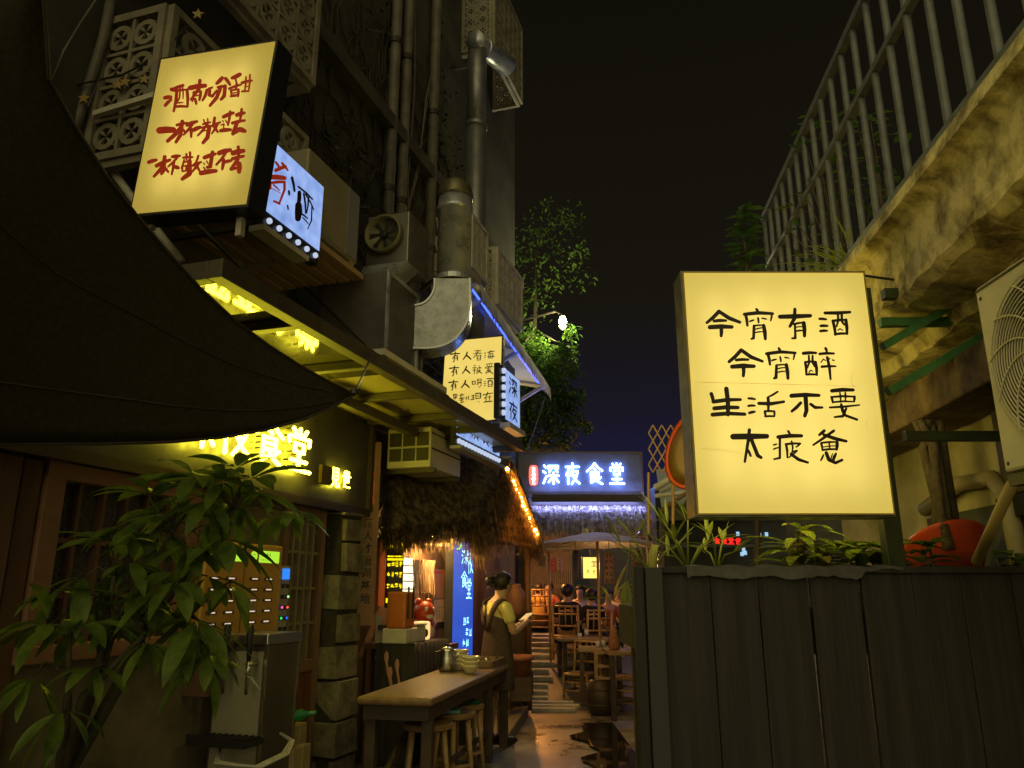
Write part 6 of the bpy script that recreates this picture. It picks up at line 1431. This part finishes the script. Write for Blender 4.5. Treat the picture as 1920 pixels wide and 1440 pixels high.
# plants behind the fence
def croton(label, px, py, Y, n, L, wd, m=M_croton, up=.8):
    p = P(px, py, Y); T = thing('spotted_shrub', label, 'shrub', (p.x, Y, 1.42)); h = p.z - 1.42
    mb = MB(); tops = []
    for k in range(3): a = rnde(0, 6.3); q = V((.05 * math.cos(a), .05 * math.sin(a), h * rnde(.55, .8))); tops.append(q); mb.tube([(0, 0, 0), q * .5 + V((.01, 0, 0)), q], [.012, .01, .007], 6)
    mb.build('stem', M_bark, T, smooth=True)
    mb = MB()
    for k in range(n): t = tops[k % 3]; a = rnde(0, 6.3); mb.leaf(t + V((0, 0, rnde(-h * .45, .02))), (math.cos(a), math.sin(a), rnde(.1, up)), (0, 0, 1), L * rnde(.7, 1.2), wd * rnde(.8, 1.2), .8, 5, .2)
    mb.build('foliage', m, T); return T
M_croton2 = mat('golden_spotted_leaf', (.12, .12, .02), (.5, .38, .04), rough=.4, scale=40, trans=.3)
croton('spotted shrub with pointed yellow-green leaves under the left half of the big lightbox', 1480, 955, 3.95, 44, .26, .06)
croton('wide spotted laurel under the right half of the big lightbox', 1590, 955, 3.95, 60, .26, .085)
croton('golden flecked low plant between the two spotted shrubs', 1520, 1000, 3.85, 22, .18, .06, M_croton2)
croton('dark glossy shrub in front of the red basin', 1740, 1000, 3.9, 44, .17, .08, M_leaf)
croton('rounded dark leaves at the fence\'s far right', 1880, 1000, 3.85, 34, .16, .09, M_leaf)
croton('low leafy herb at the foot of the green steel post', 1650, 1010, 3.95, 30, .17, .06, M_leaf, .5)
croton('broad green low leaves behind the fence\'s left end', 1390, 1052, 3.95, 18, .16, .1, M_leaf, .4)
croton('round green leaf clump beside the cut bamboo stem', 1255, 1062, 3.9, 14, .15, .1, M_leaf, .4)
def bambooplant(label, px, py, Y, tips, Lr=(.16, .3), wr=(.014, .024)):
    p = P(px, py, Y); T = thing('bamboo_plant', label, 'bamboo', p); q0 = p; mb = MB(); ml = MB()
    for tx, ty in tips:
        q = P(tx, ty, Y + rnde(-.12, .12)) - q0; mb.tube([(0, 0, 0), q * .5 + V((0, 0, .03)), q], [.006, .005, .002], 5)
        for k in range(3): a = rnde(0, 6.3); d = q.normalized() + V((rnde(-.7, .7), rnde(-.5, .5), rnde(-.5, .5))); ml.leaf(q * rnde(.75, 1), d, (0, 0, 1), rnde(*Lr), rnde(*wr), .35, 4, .3)
    mb.build('stem', M_bleaf, T, smooth=True); ml.build('foliage', M_bleaf, T); return T
bambooplant('thin pale bamboo sprigs over the left end of the fence', 1290, 1070, 3.85, [(1250, 985), (1235, 965), (1265, 1010), (1215, 1000), (1290, 960), (1330, 1010), (1345, 1005), (1245, 1040)], (.10, .2))
bambooplant('sparse thin sprigs rising left of the spotted shrub', 1345, 1070, 3.85, [(1335, 1000), (1360, 1005), (1320, 1030), (1375, 1035)], (.08, .15))
T = bambooplant('cut thick bamboo stem with radiating pale leaves at the fence corner', 1218, 1075, 3.75, [(1222, 1030), (1160, 1020), (1180, 1000), (1275, 1020), (1195, 1055)], (.10, .2))
mb = MB(); mb.tube([(0, 0, -.1), loc(T, P(1225, 1035, 3.75)), loc(T, P(1228, 1022, 3.75))], [.022, .022, .018], 10); mb.build('cane', mat('yellow_cane', (.3, .28, .05), (.4, .36, .08), rough=.4), T, smooth=True)
bambooplant('drooping broad bamboo leaves beside the fence post', 1150, 1127, 9.6, [(1150, 1120), (1190, 1118), (1180, 1140), (1140, 1122), (1160, 1116), (1170, 1128)], (.38, .6), (.045, .075))
T = thing('hanging_leaf', 'single hanging green blade left of the fence post top', 'leaf', P(1172, 1090, 9.2))
mb = MB(); mb.leaf((0, 0, 0), (-.1, 0, -1), (0, -1, 0), .35, .09, 0, 5); mb.leaf((.02, 0, 0), (.1, 0, -1), (0, -1, 0), .3, .07, 0, 5); mb.tube([(0, 0, -.05), (.1, .1, .5)], .006, 5); mb.build('blade', M_bleaf, T)
# red basins
T = thing('red_basin', 'red plastic basin lying among the shrubs against the right wall', 'basin', P(1780, 1040, 4.25)); T.scale = (.85,) * 3
mb = MB(); mb.lathe([(.17, -.1), (.25, .04), (.27, .05), (.27, .065), (.245, .06), (.16, -.08), (1e-4, -.08)], 36, (0, 0, 0), Mx.Rotation(R(-35), 3, 'X')); mb.build('basin', M_red, T, smooth=True)
T = thing('hanging_basin', 'large red round basin with a brown lid behind the big lightbox\'s left edge', 'basin', P(1300, 842, 4.1))
ry_ = .215; Ry = Mx.Rotation(R(78), 3, 'Y') @ Mx.Rotation(R(10), 3, 'X'); Rq = Mx.Rotation(R(-62), 3, 'Z') @ Mx.Rotation(R(78), 3, 'X')
mb = MB(); mb.lathe([(.15, -.10), (.215, -.01), (.225, 0), (.225, .014), (.205, .014), (.2, 0)], 40, (0, 0, 0), Rq); mb.build('basin', M_red, T, smooth=True)
mb = MB(); mb.lathe([(.204, .006), (.12, .010), (1e-4, .012)], 40, (0, 0, 0), Rq); mb.build('lid', mat('brown_lid', (.22, .13, .07), (.28, .17, .09), rough=.6, scale=5), T, smooth=True)
mb = MB(); mb.tube([(0, .0, .2), (.05, -.3, .6)], .006, 5); mb.build('hook', M_iron, T)
# expanding lattice and pale pipes beyond
T = thing('expanding_trellis', 'small orange bamboo trellis standing left of the hanging red basin', 'trellis', P(1212, 888, 6.2))
def et(px, py): return P(px, py, 6.2) - T.location
mb = MB(); nx, nz = 4, 3; X0, X1, Zt, Zb_ = 1216, 1266, 797, 886
for s_ in (1, -1):
    for k in range(-3, 5):
        pts_ = []
        for t in (0, 1):
            pass
        # slats drawn as diagonals of a cell grid
        for c in range(4):
            for r_ in range(3):
                pass
cwx, chz = (X1 - X0) / 3, (Zb_ - Zt) / 3
for c in range(3):
    for r_ in range(3):
        xa_, xb_, ya_, yb_ = X0 + c * cwx, X0 + (c + 1) * cwx, Zt + r_ * chz, Zt + (r_ + 1) * chz; xm_, ym_ = (xa_ + xb_) / 2, (ya_ + yb_) / 2
        for p_, q_ in (((xm_, ya_), (xa_, ym_)), ((xm_, ya_), (xb_, ym_)), ((xa_, ym_), (xm_, yb_)), ((xb_, ym_), (xm_, yb_))): mb.tube([et(*p_), et(*q_)], .006, 5)
mb.build('slats', M_bamboo, T)
mb = MB(); mb.tube([et(1216, 886), et(1216, 1000)], .012, 6); mb.tube([et(1262, 886), et(1262, 1000)], .012, 6); mb.build('stake', M_bamboo, T)
for i, (a, b, Y, r_, lab) in enumerate((((1228, 915), (1300, 872), 6.6, .03, 'thick pale rolled tube, topmost of the bundle below the trellis'), ((1240, 922), (1310, 880), 6.8, .02, 'bluish pale tube in the middle of the bundle below the trellis'), ((1228, 930), (1300, 922), 6.5, .018, 'nearly level pale tube at the bottom of the bundle below the trellis'), ((1240, 958), (1300, 915), 6.4, .016, 'slanting dark striped tube under the bundle'))):
    mb = MB(); mb.tube([P(*a, Y), P(*b, Y), P(b[0] + (b[0] - a[0]) * .6, b[1] + (b[1] - a[1]) * .6, Y + .3)], r_, 12); o = mb.build('roof_pole', mat('pale_tube', (.42, .42, .46), (.55, .55, .58), rough=.45, scale=5) if i < 3 else M_wood, smooth=True); tag(o, lab, 'pole')
# awning with dark zigzag edge
T = thing('zigzag_awning', 'pale awning with a dark zigzag valance behind the big lightbox', 'awning', P(1235, 960, 6.9))
def za(px, py, Y=6.9): return P(px, py, Y) - T.location
mb = MB(); mb.add([za(1240, 950), za(1420, 925), za(1420, 870, 8.2), za(1230, 880, 8.2)], [(0, 1, 2, 3)]); o = mb.build('cloth', mat('grey_cloth', (.4, .4, .45), rough=.8, trans=.3), T); s_ = o.modifiers.new('t', 'SOLIDIFY'); s_.thickness = .01
mb = MB(); n = 11
b = [za(1243, 975), za(1243, 962)]
for i in range(n): b.append(za(1246 + i * 16, 960 - i * 2)); b.append(za(1254 + i * 16, 940 - i * 2))
b += [za(1424, 975)]; mb.add(b, [tuple(range(len(b)))]); o = mb.build('valance', M_black, T); s_ = o.modifiers.new('t', 'SOLIDIFY'); s_.thickness = .01
mb = MB(); mb.tube([za(1243, 975), za(1243, 1300)], .03, 8); mb.tube([za(1420, 975), za(1420, 1300)], .03, 8); mb.build('pole', M_dwood, T, smooth=True)
# dark shop front with a red LED line, seen between fence and lightbox
T = thing('dark_shopfront', 'dark bluish shop front with red running letters seen under the big lightbox', 'shop front', P(1290, 1060, 9.0)); T.location.z = 0
def ds(px, py, Y=8.96): return P(px, py, Y) - T.location
mb = MB(); a, b = ds(1230, 968, 9), ds(1480, 1060, 9); mb.box(a.x, b.x, 0, .3, 0, a.z + .35); mb.build('front', mat('shop_dark', (.012, .015, .022), (.025, .03, .045), rough=.35, scale=4), T)
mb = MB(); mb.box(a.x, b.x, -.06, -.001, ds(1300, 1026).z, ds(1300, 1021).z); mb.box(a.x, b.x, -.06, -.001, ds(1300, 976).z, ds(1300, 973).z); mb.build('ledge', mat('shop_ledge', (.1, .12, .16), rough=.5), T)
mb = MB()
for i, (x_, k) in enumerate(((1338, 'shi'), (1351, 'ye'), (1364, 'tang'), (1377, 'shi4'))):
    p0, p1 = ds(x_, 1021), ds(x_ + 11, 1009)
    for q in GL[k].split(';'): mb.stroke(pts(q), 15, lambda x, y, o: V((p0.x + x / 100 * (p1.x - p0.x), -.07 - o, p1.z - y / 100 * (p1.z - p0.z))))
mb.build('red_letters', glow('red_led', (1, .02, .015), 1.5), T)
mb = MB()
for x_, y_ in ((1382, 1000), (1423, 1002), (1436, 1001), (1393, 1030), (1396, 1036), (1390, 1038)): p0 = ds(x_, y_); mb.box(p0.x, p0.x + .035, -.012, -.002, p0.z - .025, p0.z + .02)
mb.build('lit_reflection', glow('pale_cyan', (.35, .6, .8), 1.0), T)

# terrace plants
T = thing('terrace_shrub', 'broad-leaved plant hanging over the far corner of the terrace railing', 'shrub', P(1400, 500, 5.9))
mb = MB(); mb.tube([(0, 0, -.1), (.0, 0, .3), (-.02, 0, .55)], [.015, .012, .006], 6); mb.build('stem', M_bark, T, smooth=True)
mb = MB()
for k in range(60):
    a = rnde(0, 6.3); z = rnde(-.05, .55); mb.leaf((0, 0, z), (math.cos(a), math.sin(a), rnde(-.1, .6)), (0, 0, 1), rnde(.13, .24), rnde(.05, .08), .6, 5)
mb.build('foliage', M_leafd, T)
def tangle(label, px, py, Y, n, spread, grass=False):
    p = P(px, py, Y); T = thing('terrace_plant', label, 'plant', (p.x, Y, zs)); h = max(.15, p.z - zs); mb = MB(); ms = MB()
    for k in range(n):
        a = rnde(0, 6.3)
        if grass: mb.leaf((rnde(-.05, .05), rnde(-.1, .1), 0), (math.cos(a) * 1.2, math.sin(a), rnde(.6, 1.6)), (0, 0, 1), rnde(.3, .55) , .012, 1.1, 6)
        else:
            q = V((rnde(-1, 1) * spread, rnde(-1, 1) * spread, rnde(.1, 1.15) * h)); mb.leaf(q, (math.cos(a), math.sin(a), rnde(-.4, .5)), (0, 0, 1), rnde(.06, .13), rnde(.03, .055), .4, 3)
            if k % 5 == 0: ms.tube([(q.x * .3, q.y * .3, 0), q * .6, q], .004, 4)
    mb.build('foliage', M_bleaf if grass else M_leafd, T)
    if ms.v: ms.build('stem', M_bark, T)
tangle('climbing plant behind the middle of the terrace railing', 1560, 270, 4.8, 130, .28)
tangle('sparse twiggy plant behind the nearer terrace bars', 1640, 240, 4.3, 50, .2)
tangle('tuft of long grass at the terrace edge above the big lightbox', 1590, 420, 4.35, 50, .2, True)
tangle('second tuft of grass farther along the terrace edge', 1520, 440, 5.0, 40, .2, True)

# ------------------------------------------------------------------ left foreground: vending cabinet, beer tap, money tree
o_ = .12
s0 = WP(382, 1090, o_)[0]; s1 = WP(527, 1090, o_)[0]; zt, zb = WP(460, 1012, o_)[1], WP(460, 1190, o_)[1]
T = thing('charging_cabinet', 'gold power bank rental cabinet with rows of slots and green labels', 'vending cabinet', Wp(s0, 0, zb - .02), WA)
w, h = s1 - s0, zt - zb
mb = MB(); mb.box(0, w, -o_, -.001, 0, h); mb.build('casing', mat('gold_paint', (.52, .29, .045), (.6, .35, .07), rough=.4, scale=4, metal=.2), T, bevel=.012)
mb = MB(); mb.box(w * .47, w * .478, -o_ - .003, -o_ + .001, .02, h - .02); mb.build('door_gap', M_wood, T)
for c_ in (0, 1):
    bx = w * (.05 + c_ * .5)
    for r_ in range(5):
        for k in (0, 1):
            x_ = bx + k * w * .2; z_ = h * (.62 - r_ * .115)
            mb = MB(); mb.box(x_, x_ + w * .13, -o_ - .006, -o_, z_ - .011, z_ + .011); sl_o = mb.build('slot', mat('slot_brown', (.1, .05, .012), rough=.4), T, bevel=.004)
            mb = MB(); mb.box(x_ + w * .03, x_ + w * .1, -o_ - .009, -o_ - .0062, z_ - .004, z_ + .004); mb.build('light', glow('slot_light', (1, .8, .6), .7), sl_o)
    x_ = bx + w * .11; mb = MB(); mb.box(x_, x_ + w * .28, -o_ - .004, -o_, h * .80, h * .93); lb = mb.build('label', glow('lime_label', (.45, .85, .05), .95), T)
    mb = MB()
    for i in range(4): put_strokes(mb, scribble(5), lambda x, y, q: V((x_ + .015 + i * .028 + x / 100 * .022, -o_ - .0045 - q, h * .91 - y / 100 * h * .045)))
    for i in range(6): put_strokes(mb, scribble(4), lambda x, y, q: V((x_ + .015 + i * .02 + x / 100 * .014, -o_ - .0045 - q, h * .84 - y / 100 * h * .025)))
    mb.build('print', M_ink, lb)
    mb = MB(); mb.ring((bx + w * .035, -o_ - .003, h * .865), w * .022, w * .04, V((1, 0, 0)), V((0, 0, 1)), V((0, -1, 0)), .004, 20); mb.ring((bx + w * .035, -o_ - .003, h * .865), w * .004, w * .012, V((1, 0, 0)), V((0, 0, 1)), V((0, -1, 0)), .004, 10); mb.build('ring_mark', MATS['lime_label'], T)
s0b, s1b = WP(519, 1100, o_)[0] + .01, WP(545, 1100, o_)[0]; 
T = thing('charging_station', 'narrow grey charging station with a blue screen beside the gold cabinet', 'charging station', Wp(s1 + .01, 0, zb - .02), WA); w2 = s1b - s1 - .01; h2 = WP(530, 1055, o_)[1] - zb
mb = MB(); mb.box(0, w2, -o_ + .01, -.001, 0, h2); mb.build('casing', mat('grey_case', (.3, .29, .27), rough=.4), T, bevel=.008)
mb = MB(); mb.box(w2 * .12, w2 * .86, -o_ + .004, -o_ + .0095, h2 * .80, h2 * .96); mb.build('screen', glow('blue_screen', (.03, .25, 1.0), 1.0), T)
cols = [(.02, .02, .02), (.02, .02, .02), (.05, .05, .05), (.4, .8, .3), (.9, .1, .5), (1, .1, .05), (.02, .7, .1), (.02, .1, 1), (.02, .02, .02), (.02, .02, .02)]
for i, c_ in enumerate(cols):
    r_, k = divmod(i, 2); z_ = h2 * (.70 - r_ * .155); mb = MB(); mb.box(w2 * (.08 + k * .48), w2 * (.42 + k * .48), -o_ + .002, -o_ + .0095, z_ - .014, z_ + .014)
    sl_o = mb.build('slot', M_black, T, bevel=.004)
    if max(c_) > .1: mb = MB(); mb.ball((w2 * (.2 + k * .6), -o_, z_), .009, 8, 6); mb.build('indicator', glow('ind%d' % i, c_, 1.3), sl_o)
# cabinet below carrying both
T = thing('wall_shelf', 'dark wooden shelf under the gold cabinet', 'shelf', Wp(s0, 0, zb - .02), WA)
mb = MB(); mb.box(-.05, w + w2 + .05, -.2, -.001, -.05, -.003); mb.box(.05, .09, -.18, -.001, -.3, -.05); mb.box(w - .1, w - .06, -.18, -.001, -.3, -.05); mb.build('board', M_wood, T)

# beer tap cabinet
ot = .43; sa = WP(496, 1290, ot)[0]; sb = WP(556, 1290, ot)[0]; zt = WP(496, 1190, ot)[1]
T = thing('beer_tap_cabinet', 'tall steel beer tap cabinet with two black handled taps behind the leaves', 'beer tap', Wp(sa, ot, .12), WA)
H2 = zt - .12; w = sb - sa; dpt = .36
mb = MB(); mb.box(0, w, 0, dpt, .0, H2 - .06); mb.build('body', mat('tap_steel', (.12, .11, .09), (.17, .155, .125), rough=.38, metal=.55, scale=3, stretch=(1, 1, .1)), T, bevel=.006)
mb = MB(); mb.box(-.006, -.001, .02, dpt - .02, .05, H2 - .10); mb.build('front_panel', mat('tap_front', (.3, .28, .2), (.36, .33, .25), rough=.35, scale=3), T)
mb = MB(); mb.box(-.02, w + .012, -.012, dpt + .01, H2 - .06, H2); mb.build('top_trim', M_steel, T, bevel=.006)
mb = MB(); mb.box(w - .012, w + .004, -.006, .01, 0, H2 - .061); mb.box(-.008, .004, -.006, .01, 0, H2 - .061); mb.build('edge_trim', mat('bright_edge', (.5, .45, .3), rough=.25, metal=.9), T)
for i, y_ in enumerate((.06, .22)):
    mb = MB(); mb.tube([(-.002, y_, H2 - .16), (-.1, y_, H2 - .165)], .016, 10); mb.tube([(-.085, y_, H2 - .165), (-.09, y_, H2 - .2), (-.09, y_, H2 - .33)], [.018, .013, .010], 10); tp_ = mb.build('tap', M_steel, T, smooth=True)
    mb = MB(); mb.tube([(-.09, y_, H2 - .15), (-.095, y_, H2 - .07), (-.1, y_, H2 + .04), (-.1, y_, H2 + .06)], [.012, .018, .024, .014], 10); mb.build('handle', M_black, tp_, smooth=True)
mb = MB(); mb.box(-.2, -.007, -.03, dpt, .52, .55); mb.box(-.2, -.19, -.03, dpt, .55, .58)
for i in range(8): mb.box(-.19, -.01, -.01 + i * .045, .005 + i * .045, .551, .562)
mb.build('drip_tray', M_black, T)
mb = MB()
for k in range(3): mb.tube([(-.1 + .01 * k, .2, .51), (-.2 - .02 * k, .12, .45), (-.12, -.06 - .02 * k, .42), (.05, -.12 - .02 * k, .46), (.16, -.1 - .01 * k, .51), (.15, -.03, .55)], .009, 8)
mb.build('hose', mat('clear_hose', (.45, .43, .38), rough=.2, spec=.8), T, smooth=True)
def carton(label, px, py, o__, w, d, h):
    s_, z_ = WP(px, py, o__); T = thing('cardboard_box', label, 'box', Wp(s_, o__, max(.12, z_ - h)), WA); mb = MB(); mb.box(0, w, 0, d, 0, h); mb.build('carton', mat('cardboard', (.26, .2, .1), (.34, .27, .14), rough=.8, scale=6), T, bevel=.006)
    mb = MB(); mb.box(w * .45, w * .55, -.002, 0, 0, h); mb.box(w * .45, w * .55, -.002, d, h, h + .002); mb.build('tape', mat('tape', (.4, .33, .18), rough=.35), T); return T
carton('upper cardboard box beside the beer tap cabinet', 549, 1362, .40, .17, .28, .2)
carton('lower cardboard box at the bottom beside the beer tap cabinet', 551, 1404, .46, .2, .06, .2)
s_, z_ = WP(553, 1352, .42)
T = thing('green_bottle', 'green bottle lying on the upper cardboard box', 'bottle', Wp(s_ - .0, .33, z_ + .015), WA)
mb = MB(); mb.lathe([(.034, 0), (.036, .01), (.036, .14), (.014, .19), (.014, .24)], 16, (0, 0, 0), Mx.Rotation(R(80), 3, 'X') @ Mx.Rotation(0, 3, 'X')); mb.build('glass', mat('green_glass', (.02, .2, .05), rough=.08, spec=.9), T, smooth=True)

# money tree in the foreground
pot = V((-1.55, 2.75, 0)); T = thing('money_tree', 'potted money tree with drooping hand-shaped leaves in the left foreground', 'potted tree', pot)
mb = MB(); mb.lathe([(.16, 0), (.21, .36), (.225, .36), (.225, .4), (.19, .4), (.18, .34), (1e-4, .34)], 28); mb.build('pot', M_clay, T, smooth=True)
fans = [(365, 895, 2.9, .95), (470, 900, 3.0, 1.0), (395, 940, 2.9, .95), (310, 965, 2.8, .95), (235, 990, 2.75, .9), (350, 1020, 2.85, .95), (420, 1010, 2.9, .95), (240, 1055, 2.7, .9), (160, 1080, 2.65, .9), (330, 1090, 2.75, .95), (250, 1130, 2.65, .9), (150, 1170, 2.6, .9), (370, 1160, 2.75, .95), (280, 1200, 2.65, .75), (390, 1225, 2.75, .8), (180, 1250, 2.6, .7), (90, 1170, 2.6, .85), (60, 1270, 2.55, .7), (420, 905, 2.95, .85), (120, 1330, 2.55, .75), (280, 930, 2.85, .8), (200, 1020, 2.7, .8), (300, 1140, 2.8, .9), (110, 1110, 2.7, .8), (340, 960, 2.95, .8), (440, 945, 3.05, .8), (515, 965, 3.1, .75), (430, 1100, 2.85, .7), (480, 925, 3.05, .8), (540, 960, 3.1, .75), (410, 980, 3.0, .8), (370, 930, 3.0, .8), (330, 905, 2.95, .75), (300, 1000, 2.9, .8), (270, 1090, 2.8, .8), (390, 1080, 2.95, .8), (220, 1150, 2.7, .8), (440, 880, 3.0, .75), (350, 1180, 2.8, .8), (180, 1130, 2.7, .8)]
mb = MB(); ml = MB()
base = V((0, 0, .34)); top = V((.12, .05, 1.25))
top = V((.06, .03, .85)); mb.tube([base, V((.03, .02, .6)), top], [.045, .038, .028], 10)
brs = []
for px, py, Y in ((440, 955, 2.98), (320, 1000, 2.85), (215, 1080, 2.7), (400, 1110, 2.85), (270, 1190, 2.65), (130, 1220, 2.58)):
    q = P(px, py, Y) - pot; m1 = top.lerp(q, .5) + V((rnde(-.05, .05), rnde(-.05, .05), .06)); mb.tube([top, m1, q], [.02, .014, .008], 8); brs += [m1.lerp(q, .3), m1.lerp(q, .7), q]
for px, py, Y, sc in fans:
    c = P(px, py, Y) - pot; st = min(brs, key=lambda b: (b - c).length)
    mid = (st + c) / 2 + V((rnde(-.03, .03), rnde(-.03, .03), .03)); mb.tube([st, mid, c], [.006, .004, .003], 5)
    ax = (c - mid).normalized(); a0 = rnde(0, 6.3); n = rnd.randint(5, 9)
    for k in range(n):
        a = a0 + 2 * math.pi * k / n; d = V((math.cos(a), math.sin(a), 0)) * .9 + ax * rnde(.1, .9) + V((rnde(-.2, .2), rnde(-.2, .2), rnde(-.4, .15))); st2 = c + d.normalized() * .02
        ml.leaf(st2, d, (rnde(-.4, .4), rnde(-.4, .4), 1), .235 * sc * rnde(.55, 1.2), .058 * sc * rnde(.85, 1.15), rnde(.5, 1.0), 8, .25)
mb.build('trunk', mat('green_bark', (.035, .035, .015), (.07, .06, .03), rough=.8, scale=20), T, smooth=True); ml.build('foliage', M_leaf, T, smooth=True)

# loose cables on the left facade
for lab, q in (('black cable drooping from the upper wall to the exhaust fan box', [(6.6, .06, 5.4), (6.3, .16, 4.9), (6.1, .3, 4.55), (6.0, .5, 4.45)]),
               ('long slack wire along the upper wall above the silver duct', [(5.2, .06, 5.3), (6.2, .1, 5.05), (7.4, .1, 5.0), (8.8, .08, 5.25), (10.4, .06, 5.5)]),
               ('thin pale wire hanging straight down between the drain pipes', [(7.6, .05, 8.5), (7.68, .07, 6.8), (7.62, .06, 5.6), (7.75, .1, 4.4)]),
               ('pair of twisted wires slanting across the wall toward the flue', [(8.3, .05, 7.9), (8.0, .06, 6.9), (7.85, .07, 5.9), (7.5, .06, 4.9), (7.35, .1, 4.2)])):
    mb = MB(); mb.tube([Wp(*p) for p in q], .009, 6)
    if 'pair' in lab: mb.tube([Wp(p[0] + .05 * math.sin(i * 2), p[1], p[2]) for i, p in enumerate(q)], .007, 6)
    o = mb.build('cable', M_pipe if 'pale' in lab or 'pair' in lab else M_black, smooth=True); tag(o, lab, 'cable')
